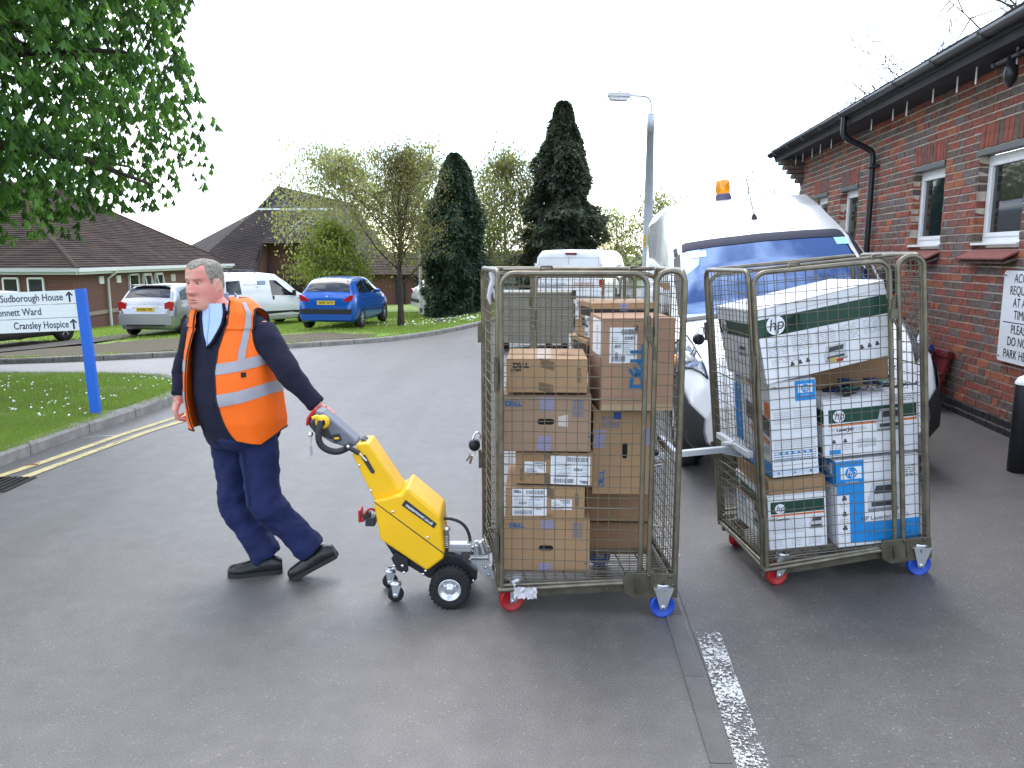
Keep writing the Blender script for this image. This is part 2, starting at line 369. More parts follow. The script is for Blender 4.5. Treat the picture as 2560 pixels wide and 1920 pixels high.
blades('grass', E1, (-24, -2.5), (-9.5, -4.3, 5.8, 12.7), 70000, .045, .0045)
blades('grass', E2, (-18, 62), (-16, 2, 15.3, 34), 70000, .07, .011)
m_pet = mat('daisy_petal', (.85, .85, .82), .6); m_dand = mat('dandelion', (.75, .55, .03), .6)
b = M(); sp = []
for i in range(26): sp.append((R.uniform(-7.6, -4.7), R.uniform(7.9, 11.6), R.uniform(.15, .55), 9))
for i in range(14): sp.append((R.uniform(-3.6, .2), R.uniform(23.5, 28), R.uniform(.3, .9), 15))
for (cx, cy, r, n) in sp:
    for i in range(n):
        x, y = R.gauss(cx, r), R.gauss(cy, r * .6)
        far = y > 15
        if not inside(E2 if far else E1, (-18, 62) if far else (-24, -2.5), x, y): continue
        s_ = (.028 if far else .013) * R.uniform(.7, 1.2); z = zt(x, y) + .1 + R.uniform(.03, .05)
        T = MX.Rotation(R.uniform(-.5, .9), 3, 'X')
        b.add([V((x, y, z)) + T @ V((math.cos(a) * s_, math.sin(a) * s_, 0)) for a in [j * math.pi / 3 for j in range(6)]], [range(6)], 1 if R.random() < .06 else 0)
tag(b.build('daisies', [m_pet, m_dand]), kind='stuff')
# ---------------------------------------------------------------- brick building on the right
WX, WY, WZ = 4.16, 6.39, .28; WA = rad(-95.8)
WT = MX.Translation((WX, WY, WZ)) @ MX.Rotation(WA, 4, 'Z')
bld = thing('brick_building', 'red and brown brick building with small white windows and black gutter, right edge', 'building', (WX, WY, WZ), (0, 0, WA))
mb = [mat('brick_red', (.33, .095, .065), .9, n=.45, ns=14, bump=.5, bs=70, nd=7), mat('brick_orange', (.38, .13, .07), .9, n=.4, ns=14, bump=.5, bs=70, nd=7),
      mat('brick_brown', (.165, .115, .095), .9, n=.45, ns=18, bump=.6, bs=70, nd=7), mat('brick_purple', (.175, .14, .13), .9, n=.4, ns=18, bump=.6, bs=70, nd=7),
      mat('brick_mid', (.25, .095, .072), .9, n=.5, ns=16, bump=.5, bs=70, nd=7), mat('brick_engineering', (.022, .022, .026), .55, n=.3, ns=20, bump=.3, bs=60)]
m_mort = mat('mortar', (.56, .50, .42), .95, n=.3, ns=12, bump=.4, bs=120)
m_upvc = mat('white_upvc', (.78, .79, .8), .35, n=.06, ns=5); m_glass = mat('window_glass', (.012, .02, .02), .03, spec=.8)
m_blk = mat('black_plastic', (.018, .019, .024), .35, n=.3, ns=8, bump=.05); m_tile = mat('red_sill_tile', (.26, .085, .07), .75, n=.25, ns=9, bump=.3)
m_soff = mat('dark_soffit', (.03, .03, .035), .8, n=.4, ns=4)
X0, X1, TOP = -7.7, 3.0, 3.15
wins = [(-1.14, -.31), (-2.66, -1.85), (-5.30, -4.53), (-6.70, -5.94)]; ZS, ZH = 1.575, 2.475
# mortar bed with its openings
b = M()
zl = [0, ZS, ZH, TOP]; cuts = sorted([X0, X1] + [v for p in wins for v in p])
for i in range(len(cuts) - 1):
    for j in range(3):
        mid = (cuts[i] + cuts[i + 1]) / 2
        if j == 1 and any(a < mid < c for a, c in wins): continue
        b.rect(cuts[i], cuts[i + 1], zl[j], zl[j + 1], .009)
for a, c in wins:
    for x in (a - .006, c + .006): b.add([(x, .009, ZS), (x, .14, ZS), (x, .14, ZH), (x, .009, ZH)], [(0, 1, 2, 3)])
    b.add([(a, .009, ZH + .004), (c, .009, ZH + .004), (c, .14, ZH + .004), (a, .14, ZH + .004)], [(0, 1, 2, 3)])
    b.add([(a, .009, ZS), (c, .009, ZS), (c, .14, ZS), (a, .14, ZS)], [(0, 1, 2, 3)])
b.add([(X0, .009, 0), (X0, 4, 0), (X0, 4, TOP), (X0, .009, TOP)], [(0, 1, 2, 3)])
b.build('mortar', m_mort, bld)
bricks = []                                            # (x, z, length, height, depth, material)
nc = int(TOP / .075)
for r_ in range(nc):
    z = r_ * .075 + .0375; x = X0 + (.0 if r_ % 2 else -.056) + (.1125 if r_ % 4 == 3 else 0); k = r_ % 2
    k0 = k
    while x < X1:
        ln = .225 if R.random() < .62 else .1125
        spans = [(max(x, X0), min(x + ln, X1))]
        if ZS < z < ZH + .225:
            for a, c in wins:
                a_, c_ = (a, c); nx = []
                for (p, q) in spans:
                    if q <= a_ or p >= c_: nx.append((p, q)); continue
                    if p < a_: nx.append((p, a_))
                    if q > c_: nx.append((c_, q))
                spans = nx
        for (p, q) in spans:
            if q - p > .014:
                edge = ZS < z < ZH and any(abs(p - c) < .01 or abs(q - a) < .01 for a, c in wins)
                wv = R.random(); mi = 5 if r_ < 2 else (0 if wv < .27 else 1 if wv < .37 else 2 if wv < .60 else 3 if wv < .80 else 4)
                bricks.append(((p + q) / 2, z, q - p - .011, .063, .13 if edge else .03, mi))
        x += ln
for a, c in wins:                                      # soldier courses
    n = 10
    for i in range(n):
        wv = R.random(); bricks.append((a + (c - a) * (i + .5) / n, ZH + .1125, (c - a) / n - .010, .213, .03, 0 if wv < .4 else 4 if wv < .65 else 2))
def bproj(q):
    p = WT @ V((q[0], 0, q[1])); d = p.y * CT - (p.z - CAMH) * ST; vv = p.y * ST + (p.z - CAMH) * CT
    return 1280 + F * p.x / d, 960 - F * vv / d, d
big = [q for q in bricks if -200 < bproj(q)[0] < 2550 and bproj(q)[1] > 120 and bproj(q)[0] > 2120]
big.sort(key=lambda q: bproj(q)[2] - (q[2] > .15) * .6); bigs = set(id(q) for q in big[:290])
cache = {}
def brick_mesh(ln, h, dp, mi, k):
    key = (round(ln, 2), h, dp, mi, k)
    if key not in cache:
        r2 = random.Random(hash(key) % 9999); b = M(); x, z = ln / 2, h / 2; j = lambda a: r2.uniform(-a, a); e = .004
        vs = [(-x + j(.002), dp, -z), (x, dp, -z), (x, dp, z), (-x, dp, z)]
        vs += [(-x + j(.003), e + .002, -z + j(.002)), (x + j(.003), e + .002, -z + j(.002)), (x + j(.003), e + .002, z + j(.002)), (-x + j(.003), e + .002, z + j(.002))]
        vs += [(-x + e + j(.002), j(.002), -z + e), (x - e + j(.002), j(.002), -z + e), (x - e, j(.002), z - e), (-x + e, j(.002), z - e)]
        b.add(vs, [(8, 9, 10, 11)] + [(i + o, (i + 1) % 4 + o, (i + 1) % 4 + o + 4, i + o + 4) for o in (0, 4) for i in range(4)])
        cache[key] = (b, b.mesh('brick', mb[mi]))
    return cache[key]
rest = M()
for i, q in enumerate(bricks):
    b, me = brick_mesh(*q[2:5], q[5], i % 3); off = V((q[0], R.uniform(-.002, .002), q[1]))
    if id(q) in bigs: link('brick', me, bld, off)
    else: rest.add([V(v) + off for v in b.v], b.f, q[5])
tag(rest.build('brickwork', mb, bld), kind='stuff')
# windows
for a, c in wins:
    f = M(); wd = .055
    f.box(((a + c) / 2, .12, ZH - .085), (c - a, .06, wd)); f.box(((a + c) / 2, .12, ZS + .06 + wd / 2), (c - a, .06, wd))
    for x in (a + wd / 2, c - wd / 2): f.box((x, .12, (ZS + ZH) / 2), (wd, .058, ZH - ZS - .11))
    wf = f.build('window', m_upvc, bld, bev=.004)
    s_ = M(); i0, i1 = a + wd, c - wd; z0, z1 = ZS + .06 + wd, ZH - .085 - wd / 2
    for z in (z0 + .02, z1 - .02): s_.box(((i0 + i1) / 2, .105, z), (i1 - i0, .05, .04))
    for x in (i0 + .02, i1 - .02): s_.box((x, .105, (z0 + z1) / 2), (.04, .048, z1 - z0 - .08))
    s_.build('sash', m_upvc, wf, bev=.004)
    M().box(((a + c) / 2, .115, (z0 + z1) / 2), (i1 - i0 - .08, .012, z1 - z0 - .08)).build('pane', m_glass, wf)
    M().box(((a + c) / 2, .06, ZS + .052), (c - a + .0, .15, .022)).build('sill_board', m_upvc, wf, bev=.004)
    M().box(((a + c) / 2, .04, ZH - .03), (c - a, .10, .05)).build('lintel_strip', m_blk, wf)
    for i in range(3):                                  # sloping tile sill
        xx = a + (c - a) * (i + .5) / 3
        tl = M(); tl.box((0, 0, 0), ((c - a + .06) / 3 - .005, .21, .018), T=MX.Rotation(rad(27), 3, 'X')); o = tl.build('sill_tile', m_tile, wf, bev=.003); o.location = (xx + (i - 1) * .02, -.035, ZS - .035)
    M().box(((a + c) / 2, -.02, ZS - .082), (c - a + .04, .17, .02), T=MX.Rotation(rad(20), 3, 'X')).build('sill_bed', mb[2], wf)
# eaves, gutter, roof
M().box(((X0 + X1) / 2 - .1, -.17, 3.16), (X1 - X0 + .3, .36, .03)).build('soffit', m_soff, bld)
M().box(((X0 + X1) / 2 - .1, -.36, 3.21), (X1 - X0 + .3, .024, .17)).build('fascia', m_soff, bld)
g = M(); prof = [V((0, math.cos(t) * .062, -math.sin(t) * .062)) for t in [math.pi * i / 8 for i in range(9)]]; prof += [V((0, p.y * .9, p.z * .9)) for p in prof[::-1]]
ga, gb = X0 - .35, X1
g.add([p + V((x, -.435, 3.275)) for x in (ga, gb) for p in prof], [(i, (i + 1) % 18, (i + 1) % 18 + 18, i + 18) for i in range(18)] + [list(range(18)), list(range(35, 17, -1))], 0, True)
gut = g.build('gutter', m_blk, bld)
for i in range(9):
    x = X0 + .1 + i * .92
    bb = M(); bb.add([p * 1.12 + V((xx, -.435, 3.275)) for xx in (x, x + .05) for p in prof[:9]], [(j, j + 1, j + 10, j + 9) for j in range(8)], 0, True); bb.build('gutter_clip', m_blk, gut)
m_ws = mat('white_strip', (.75, .76, .8), .6)
for x in (-7.5, -7.2, -6.75, -6.2, -5.75, -5.2, -4.55, -3.55, -2.85, -2.45, -1.78, -1.25, -.88, -.2):
    M().box((x, -.20, 3.075), (.022, .006, R.uniform(.12, .16))).build('soffit_strip', m_ws, bld)
pitch = rad(21); tr = M(); tme = M().box((0, 0, 0), (.296, .17, .014), T=MX.Rotation(pitch - .07, 3, 'X')).mesh('roof_tile', mat('roof_tile_dark', (.07, .055, .05), .9, n=.5, ns=6, bump=.5)); m_rt = mat('roof_tile_dark', (.07, .055, .05), .9, n=.5, ns=6, bump=.5)
for r_ in range(22):
    for x in lin(X0 - .33, X1, .3):
        d0 = r_ * .1; T = MX.Rotation(pitch - .07, 3, 'X'); c_ = V((x + .15 + (r_ % 2) * .1, -.42 + math.cos(pitch) * d0 + .07, 3.30 + math.sin(pitch) * d0 + .05))
        if r_ < 3 and -8 < x < .5: 
            link('roof_tile', tme, bld, c_ + V((0, 0, R.uniform(-.004, .004))))
        else: tr.box(c_, (.296, .17, .014), T=T)
tag(tr.build('tiles', m_rt, bld), kind='stuff')
b = M(); b.box((0, 1.9 * math.cos(pitch), 1.9 * math.sin(pitch)), (X1 - X0, 3.8, .05), T=MX.Rotation(pitch, 3, 'X')); o = b.build('roof_deck', m_soff, bld); o.location = ((X0 + X1) / 2, -.40, 3.22)
for i in range(5):                                      # corbelled verge at the far end
    bb = M().box((X0 + .11, -.045 - .036 * i, 2.78 + .0755 * i), (.225, .09 + .072 * i, .065)); bb.build('corbel_brick', mb[2 + i % 2], bld, bev=.003)
M().box((X0 - .12, 1.9 * math.cos(pitch), 1.9 * math.sin(pitch)), (.06, 3.8, .16), T=MX.Rotation(pitch, 3, 'X')).build('bargeboard', m_soff, bld).location = (-.1, -.40, 3.22)
dp = thing('downpipe', 'black rainwater downpipe with a swan neck between the middle windows', 'downpipe', WT @ V((-3.85, -.06, 0)), (0, 0, WA))
p = M(); p.tube([(0, -.375, 3.22), (0, -.375, 3.08)] + arc((0, -.375, 3.04), (0, -.375, 2.98), (0, -.3, 2.945)) + [(0, -.1, 2.85)] + arc((0, -.05, 2.82), (0, 0, 2.80), (0, 0, 2.70)) + [(0, 0, .05)], .036, 12); p.build('pipe', m_blk, dp)
for z in (2.62, 1.5, .7): p = M(); p.lathe([(.04, -.03), (.044, -.03), (.044, .03), (.04, .03)], (0, 0, z), n=14); p.box((.05, .03, z), (.09, .05, .03)); p.build('pipe_bracket', m_blk, dp)
op = thing('overflow_pipe', 'black plastic pipe trap hanging under the gutter in the top right corner', 'pipe', WT @ V((-.28, -.12, 2.96)), (0, 0, WA))
p = M(); p.tube([(-.25, -.1, .12), (.3, -.1, .12)], .026, 10); p.build('pipe', m_blk, op)
p = M(); p.lathe([(.02, .14), (.034, .12), (.034, .06), (.05, .05), (.055, -.02), (.04, -.08), (.015, -.11)], (.05, -.1, 0), n=14); p.build('bottle_trap', m_blk, op)
for x in (-.2, .05, .2): M().lathe([(.028, -.014), (.033, -.012), (.033, .012), (.028, .014)], (x, -.1, .12), (1, 0, 0), 12).build('collar', m_blk, op)
# no-parking notice on the wall
m_sw = mat('sign_white', (.74, .76, .78), .45, n=.04, ns=3); m_sk = mat('sign_black', (.012, .012, .02), .6)
sg = thing('wall_sign', 'white notice on the brick wall asking drivers not to park here', 'sign', WT @ V((-.085, -.03, 0)), (0, 0, WA))
b = M(); w2, h2 = .33, .38; r_ = .03; pts = []
for cx, cz, a0 in ((w2 - r_, h2 - r_, 0), (-w2 + r_, h2 - r_, 90), (-w2 + r_, -h2 + r_, 180), (w2 - r_, -h2 + r_, 270)):
    pts += [(cx + r_ * math.cos(rad(a0 + a)), 1.02 + cz + r_ * math.sin(rad(a0 + a))) for a in (0, 30, 60, 90)]
b.ext(pts, 0, .012); b.build('panel', m_sw, sg, fix=True)
for s_, z in (('ACCESS', 1.335), ('REQUIRED', 1.235), ('AT ALL', 1.135), ('TIMES', 1.035), ('PLEASE', .915), ('DO NOT', .815), ('PARK HERE', .71)): txt(sg, s_, .105, (0, -.002, z), m_sk, sx=.86)
M().rect(-.28, .28, .97, .977, -.002).build('rule', m_sk, sg)
for sx in (-1, 1):
    for z in (.68, 1.36): M().lathe([(.008, -.006), (.006, .002)], (sx * .3, 0, z), (0, 1, 0), 8).build('screw', m_blk, sg)
bp_ = thing('bollard', 'black metal bollard with white rounded cap in front of the brick wall', 'bollard', (3.72, 5.66, zt(3.72, 5.66)))
M().lathe([(.0, 0), (.085, 0), (.085, .64), (.08, .655)], (0, 0, 0), n=24).build('post', mat('black_paint', (.015, .015, .02), .5, n=.3, ns=9, bump=.1), bp_)
M().lathe([(.086, .645), (.086, .66), (.07, .69), (.035, .71), (0, .715)], (0, 0, 0), n=24).build('cap', mat('white_paint', (.75, .75, .74), .5, n=.15, ns=14), bp_)
# crates and lids leaning against the wall behind the van
m_cr = mat('red_plastic', (.13, .009, .011), .45, n=.25, ns=7); m_cb = mat('blue_plastic', (.008, .03, .33), .45, n=.2, ns=7)
def crate(name, lab, xloc, out, m, sz, lean, grp, barcode):
    o = thing(name, lab, 'crate', WT @ V((xloc, out, .0)), (0, 0, WA), grp); T = MX.Rotation(lean, 3, 'X'); wx, wy, h = sz
    o.rotation_euler = (0, 0, WA)
    b = M(); b.box((0, 0, h / 2), (wx, wy * .6, h - .06)); b.box((0, -.006, h - .035), (wx + .03, wy, .07)); b.box((0, -.006, .02), (wx * .9, wy, .04)); b.box((0, -.012, h * .62), (wx, wy * .7, .02))
    b.map(lambda p: T @ p); b.build('shell', m, o, bev=.006)
    for k in range(4):
        q = M(); q.box((-wx / 2 + wx * (k + .5) / 4, -wy / 2 + .008, h * .32), (.012, .02, h * .5)); q.map(lambda p: T @ p); q.build('rib', m, o)
    for k in (-1, 1):
        q = M(); q.lathe([(.0, -.002), (.014, -.002), (.014, .004)], (k * wx * .3, -wy / 2 - .006, h - .035), (0, 1, 0), 10); q.map(lambda p: T @ p); q.build('lug_hole', m_blk, o)
    if barcode:
        q = M(); q.rect(-.07, .07, .16, .25, -wy / 2 - .004)
        for k in range(11): q.rect(-.055 + .0105 * k, -.0505 + .0105 * k + R.uniform(0, .003), .175, .238, -wy / 2 - .0055, 1)
        q.map(lambda p: T @ p); q.build('barcode_label', [m_sw, m_sk], o)
crate('folded_crate', 'dark red folded crate with barcode sticker, nearest the bollard, against the brick wall', -1.45, -.17, m_cr, (.34, .06, .62), rad(-13), 'folded crates leaning on the brick wall', True)
crate('folded_crate', 'blue folded crate between two red ones behind the van corner', -1.62, -.27, m_cb, (.22, .05, .66), rad(-13), 'folded crates leaning on the brick wall', False)
crate('folded_crate', 'dark red folded crate behind the blue one, mostly hidden by the van', -1.85, -.24, m_cr, (.34, .05, .67), rad(-10), 'folded crates leaning on the brick wall', False)
# ---------------------------------------------------------------- far buildings
def brickmat(name, c1, c2, cm, sc_):
    m = mat(name, c1, .9, bump=.2); t = m.node_tree; b = t.nodes['Principled BSDF']; tcn = [n for n in t.nodes if n.type == 'TEX_COORD'][0]
    q = t.nodes.new('ShaderNodeTexBrick'); q.inputs['Scale'].default_value = sc_; q.inputs['Color1'].default_value = (*c1, 1); q.inputs['Color2'].default_value = (*c2, 1); q.inputs['Mortar'].default_value = (*cm, 1)
    q.inputs['Mortar Size'].default_value = .012; q.inputs['Brick Width'].default_value = .225; q.inputs['Row Height'].default_value = .075
    sx = t.nodes.new('ShaderNodeSeparateXYZ'); cx = t.nodes.new('ShaderNodeCombineXYZ'); ad = t.nodes.new('ShaderNodeMath'); ad.operation = 'ADD'
    t.links.new(tcn.outputs['Object'], sx.inputs[0]); t.links.new(sx.outputs[0], ad.inputs[0]); t.links.new(sx.outputs[1], ad.inputs[1]); t.links.new(ad.outputs[0], cx.inputs[0]); t.links.new(sx.outputs[2], cx.inputs[1])
    t.links.new(cx.outputs[0], q.inputs[0]); t.links.new(q.outputs[0], b.inputs['Base Color']); return m
m_fb = brickmat('far_brick', (.17, .052, .038), (.12, .045, .036), (.13, .10, .08), 1.0); m_fb2 = brickmat('far_brick_pale', (.19, .065, .05), (.15, .055, .042), (.14, .11, .09), 1.0)
m_rf = mat('brown_roof_tile', (.085, .062, .052), .95, spec=.1, ns=1.2, col2=(.055, .042, .038), bump=.3, nd=8); m_rf2 = mat('grey_roof_tile', (.082, .068, .064), .95, spec=.1, ns=.8, col2=(.056, .048, .048), bump=.3, nd=8)
m_wg = mat('white_gutter', (.72, .74, .76), .4); m_gab = mat('slate_gable', (.05, .05, .065), .8, n=.3, ns=2)
def tiled(name, par, A, B, D, Cc, rows, m, th=.035):
    """roof slope A-B along the eaves, D-C along the top, laid in stepped courses"""
    A, B, Cc, D = V(A), V(B), V(Cc), V(D); nrm = (B - A).cross(D - A).normalized(); b = M()
    if nrm.z < 0: nrm = -nrm
    b.add([A - nrm * .03, B - nrm * .03, Cc - nrm * .03, D - nrm * .03], [(0, 1, 2, 3)])
    n = 14
    for i in range(rows):
        t0, t1 = i / rows, (i + 1) / rows
        p, q, r, s_ = A.lerp(D, t0), B.lerp(Cc, t0), B.lerp(Cc, t1), A.lerp(D, t1)
        for j in range(n):
            u0, u1 = j / n, (j + 1) / n; w0 = R.uniform(.7, 1.2) * th
            a0, a1, b0, b1 = p.lerp(q, u0), p.lerp(q, u1), s_.lerp(r, u0), s_.lerp(r, u1)
            b.add([a0 + nrm * w0, a1 + nrm * w0, b1, b0, a0, a1], [(0, 1, 2, 3), (4, 5, 1, 0)])
    return b.build(name, m, par, off=par.location)
lbd = thing('brick_bungalow', 'low brown-roofed brick bungalow with white gutter behind the blue-posted sign', 'building', (-16.4, 30, zt(-16.4, 30)))
o_ = lbd.location; EZ = 1.32; ca, cb_, cc_, cdn = V((-16.4, 30, EZ)), V((-16.9, 47, EZ)), V((-28, 30, EZ)), V((-28, 47, EZ))
b = M(); zb = -2.0
b.add([(-28, 30, zb), (-16.4, 30, zb), (-16.4, 30, EZ), (-28, 30, EZ)], [(0, 1, 2, 3)]); b.build('front_wall', m_fb, lbd, off=o_)
b = M(); b.add([(-16.4, 30, zb), (-16.9, 47, zb), (-16.9, 47, EZ), (-16.4, 30, EZ)], [(0, 1, 2, 3)]); b.build('side_wall', m_fb2, lbd, off=o_)
b = M(); b.add([(-28, 47, zb), (-16.9, 47, zb), (-16.9, 47, EZ), (-28, 47, EZ), (-28, 30, zb), (-28, 30, EZ)], [(0, 1, 2, 3), (0, 3, 5, 4)]); b.build('back_wall', m_fb, lbd, off=o_)
ov = .45; k = 5.6; rz = EZ + k * .66
e1, e2, e3, e4 = V((-28.4, 30 - ov, EZ)), V((-16.4 + ov, 30 - ov, EZ)), V((-16.9 + ov, 47 + ov, EZ)), V((-28.4, 47 + ov, EZ)); r1, r2 = V((-22.4, 36, rz)), V((-22.6, 41, rz))
tiled('roof', lbd, e1, e2, r1 + V((-.02, 0, 0)), r1, 44, m_rf); tiled('roof', lbd, e2, e3, r1, r2, 44, m_rf); tiled('roof', lbd, e3, e4, r2, r2, 12, m_rf)
h = M(); h.tube([e2, r1], .09, 6); h.tube([e3, r2], .09, 6); h.tube([r1, r2], .09, 6); h.build('hip_tiles', m_rf, lbd, off=o_)
def bar(b, a, c, wd, hh):
    a, c = V(a), V(c); d = c - a; T = MX.Rotation(math.atan2(d.y, d.x), 3, 'Z'); b.box((a + c) / 2, (d.length, wd, hh), T=T)
g = M(); bar(g, e1 + V((0, -.06, -.03)), e2 + V((.1, -.06, -.03)), .12, .13); bar(g, e1 + V((0, .05, -.13)), e2 + V((0, .05, -.13)), .05, .14); g.build('front_gutter', mat('grey_gutter', (.42, .45, .46), .5), lbd, off=o_)
g = M(); bar(g, e2 + V((.06, -.1, -.03)), e3 + V((.06, 0, -.03)), .12, .13); bar(g, e2 + V((-.05, 0, -.13)), e3 + V((-.05, 0, -.13)), .05, .14); g.build('side_gutter', m_wg, lbd, off=o_)
def fwin(par, a, c, z0, z1, out, open_=False):
    a, c, out = V(a), V(c), V(out); b = M(); T = MX.Rotation(math.atan2(c.y - a.y, c.x - a.x), 3, 'Z'); ln = (c - a).length; mid = (a + c) / 2
    for z in (z0, z1): b.box((mid.x, mid.y, z), (ln, .1, .07), T=T)
    for p in (a, c): b.box((p.x, p.y, (z0 + z1) / 2), (.06, .098, z1 - z0), T=T)
    f = b.build('window', m_upvc, par, off=par.location)
    M().box((mid.x, mid.y, (z0 + z1) / 2), (ln - .05, .03, z1 - z0 - .05), T=T).build('pane', m_glass, f, off=par.location)
    if open_:
        T2 = MX.Rotation(math.atan2(c.y - a.y, c.x - a.x), 3, 'Z') @ MX.Rotation(-.16, 3, 'X'); q = M()
        ctr = mid + out * .12; zc = (z0 + z1) / 2
        for dz in (-1, 1): q.box(ctr + T2 @ V((0, 0, dz * (z1 - z0) * .44)) + V((0, 0, zc)), (ln * .9, .04, .05), T=T2)
        for dx in (-1, 1): q.box(ctr + T2 @ V((dx * ln * .42, 0, 0)) + V((0, 0, zc)), (.05, .038, (z1 - z0) * .84), T=T2)
        q.build('sash', m_upvc, f, off=par.location)
for p0, p1 in ((8, 45), (70, 108), (-70, -30)): fwin(lbd, (at(p0, 700, 29.96).x, 29.96, 0), (at(p1, 700, 29.96).x, 29.96, 0), .25, .98, (0, -1, 0))
def sx(y): return -16.4 - .5 * (y - 30) / 17 + .04
for y0, y1, op_ in ((34.6, 35.5, False), (36.0, 36.8, True), (37.3, 38.1, True)): fwin(lbd, (sx(y0), y0, 0), (sx(y1), y1, 0), .2, 1.0, (1, 0, 0), op_)
for y0 in (32.1, 33.6):
    M().box((sx(y0), y0, .85), (.06, .34, .30)).build('vent', m_upvc, lbd, off=o_)
M().box((sx(39.4), 39.4, .75), (.06, .5, .35)).build('wall_plate', mat('pale_plate', (.5, .48, .4), .6), lbd, off=o_)
bb = M(); bar(bb, (-16.38, 30.05, -.42), (-16.88, 46.9, -.42), .06, .15); bb.build('stone_band', mat('pale_stone', (.30, .25, .20), .9), lbd, off=o_)
q = M(); q.tube([(sx(32.5) + .5, 32.4, EZ - .05), (sx(32.5) + .5, 32.4, EZ - .15), (sx(32.5) + .08, 32.5, EZ - .42), (sx(32.5) + .08, 32.5, -1.0)], .055, 8); q.build('downpipe', m_wg, lbd, off=o_)
# big hall with the half-hipped gable
bbd = thing('roofed_hall', 'large brick hall with sweeping brown tiled roof and slate gable behind the parked cars', 'building', (-14, 50, zt(-14, 50)))
o_ = bbd.location
A = at(706, 473, 54); Bq = at(885, 512, 72); g1, g2 = at(645, 523, 52.4), at(768, 523, 52.4)
tiled('front_roof', bbd, at(400, 735, 49), at(640, 690, 48.6), g1, g1.lerp(g2, .35), 40, m_rf2)
tiled('front_roof', bbd, at(655, 608, 50), at(812, 608, 50), g1.lerp(g2, .35), g2, 22, m_rf2)
tiled('front_roof', bbd, at(640, 690, 48.6), at(657, 608, 50), g1.lerp(g2, .3), g1.lerp(g2, .37), 20, m_rf2)
tiled('left_roof', bbd, at(330, 690, 70), at(400, 735, 49), A + V((-.1, 3, 0)), g1, 30, m_rf2)
tiled('side_roof', bbd, at(812, 608, 50), at(1030, 712, 66), A, Bq, 40, m_rf2)
b = M(); b.add([g1 + V((0, .1, 0)), g2 + V((0, .1, 0)), A + V((0, -.9, 0))], [(0, 1, 2)]); b.build('gable', m_gab, bbd, off=o_)
b = M(); b.tube([A + V((0, -1, .02)), Bq], .12, 6); b.tube([g1, A + V((0, -1, 0))], .09, 6); b.tube([g2, A + V((0, -1, 0))], .09, 6); b.build('ridge_tiles', m_rf2, bbd, off=o_)
b = M(); bar(b, g1 + V((-.1, -.1, 0)), g2 + V((1.6, -.1, 0)), .1, .12); b.build('gable_gutter', m_wg, bbd, off=o_)
def wallq(nm, p0, p1, z0, z1, m): 
    b = M(); b.add([(p0.x, p0.y, z0), (p1.x, p1.y, z0), (p1.x, p1.y, z1), (p0.x, p0.y, z1)], [(0, 1, 2, 3)]); return b.build(nm, m, bbd, off=o_)
wallq('recess_wall', at(600, 608, 51.5), at(830, 608, 51.5), -2.5, 2.75, m_fb)
wallq('side_wall', at(812, 640, 50.2), at(1030, 640, 66), -2.5, .0, m_fb2)
b = M(); p = at(655, 608, 50.1); q2 = at(628, 690, 48.8); b.add([p, (p.x, p.y + 1.4, p.z), (q2.x, q2.y + 2.7, -2), (q2.x, q2.y, -2), q2], [(0, 1, 2, 3, 4)]); b.build('splayed_wall', m_fb2, bbd, off=o_)
q = M(); q.tube([at(667, 612, 51.4), V((at(667, 612, 51.4).x, 51.4, -2))], .07, 8); q.build('downpipe', m_blk, bbd, off=o_)
d_ = M(); d_.box((at(722, 700, 51.4).x, 51.4, -.9), (1.9, .1, 2.4)); dd = d_.build('timber_gate', mat('dark_timber', (.05, .035, .028), .8, n=.4, ns=5), bbd, off=o_)
for i in range(10): M().box((at(722, 700, 51.4).x - .85 + .19 * i, 51.33, -.9), (.15, .05, 2.35)).build('board', mats['dark_timber'], dd, off=o_)
lo = thing('low_building', 'low brown-roofed building half hidden behind the birches and the dark conifer', 'building', (-3, 46, zt(-3, 46)))
o_ = lo.location
b = M(); b.add([(-8.2, 46, -2), (5, 46, -2), (5, 46, .8), (-8.2, 46, .8)], [(0, 1, 2, 3)]); b.build('wall', m_fb, lo, off=o_)
tiled('roof', lo, (-8.6, 45.5, .75), (5.3, 45.5, .75), (-8.6, 50, 2.0), (5.3, 50, 2.0), 14, m_rf)
for x in (-6.4, -5.3): M().box((x, 45.95, -.4), (.5, .1, 2.0)).build('door', m_soff, lo, off=o_)
# ---------------------------------------------------------------- trees
m_bark = mat('dark_bark', (.07, .055, .042), .95, n=.5, ns=9, bump=.7, bs=25); m_birchb = mat('birch_bark', (.55, .53, .50), .8, ns=5, col2=(.08, .07, .06), lo=.38, hi=.46, bump=.3)
m_grayb = mat('grey_bark', (.14, .12, .10), .95, n=.4, ns=10, bump=.5)
def leafm(name, c, tr=.35):
    m = mat(name, c, .6, n=.35, ns=.9); t = m.node_tree; b = t.nodes['Principled BSDF']; o_ = [n for n in t.nodes if n.type == 'OUTPUT_MATERIAL'][0]
    tl = t.nodes.new('ShaderNodeBsdfTranslucent'); tl.inputs[0].default_value = (c[0] * 1.5, c[1] * 1.6, c[2] * .8, 1); mx = t.nodes.new('ShaderNodeMixShader'); mx.inputs[0].default_value = tr
    t.links.new(b.outputs[0], mx.inputs[1]); t.links.new(tl.outputs[0], mx.inputs[2]); t.links.new(mx.outputs[0], o_.inputs[0]); return m
yg = [leafm('spring_leaf', (.22, .27, .06), .5), leafm('pale_spring_leaf', (.30, .33, .11), .5), leafm('olive_leaf', (.17, .18, .06), .4)]
bronze = [leafm('bronze_leaf', (.20, .16, .07), .4), leafm('olive_leaf', (.12, .125, .04)), leafm('bronze_green_leaf', (.17, .18, .055), .4)]
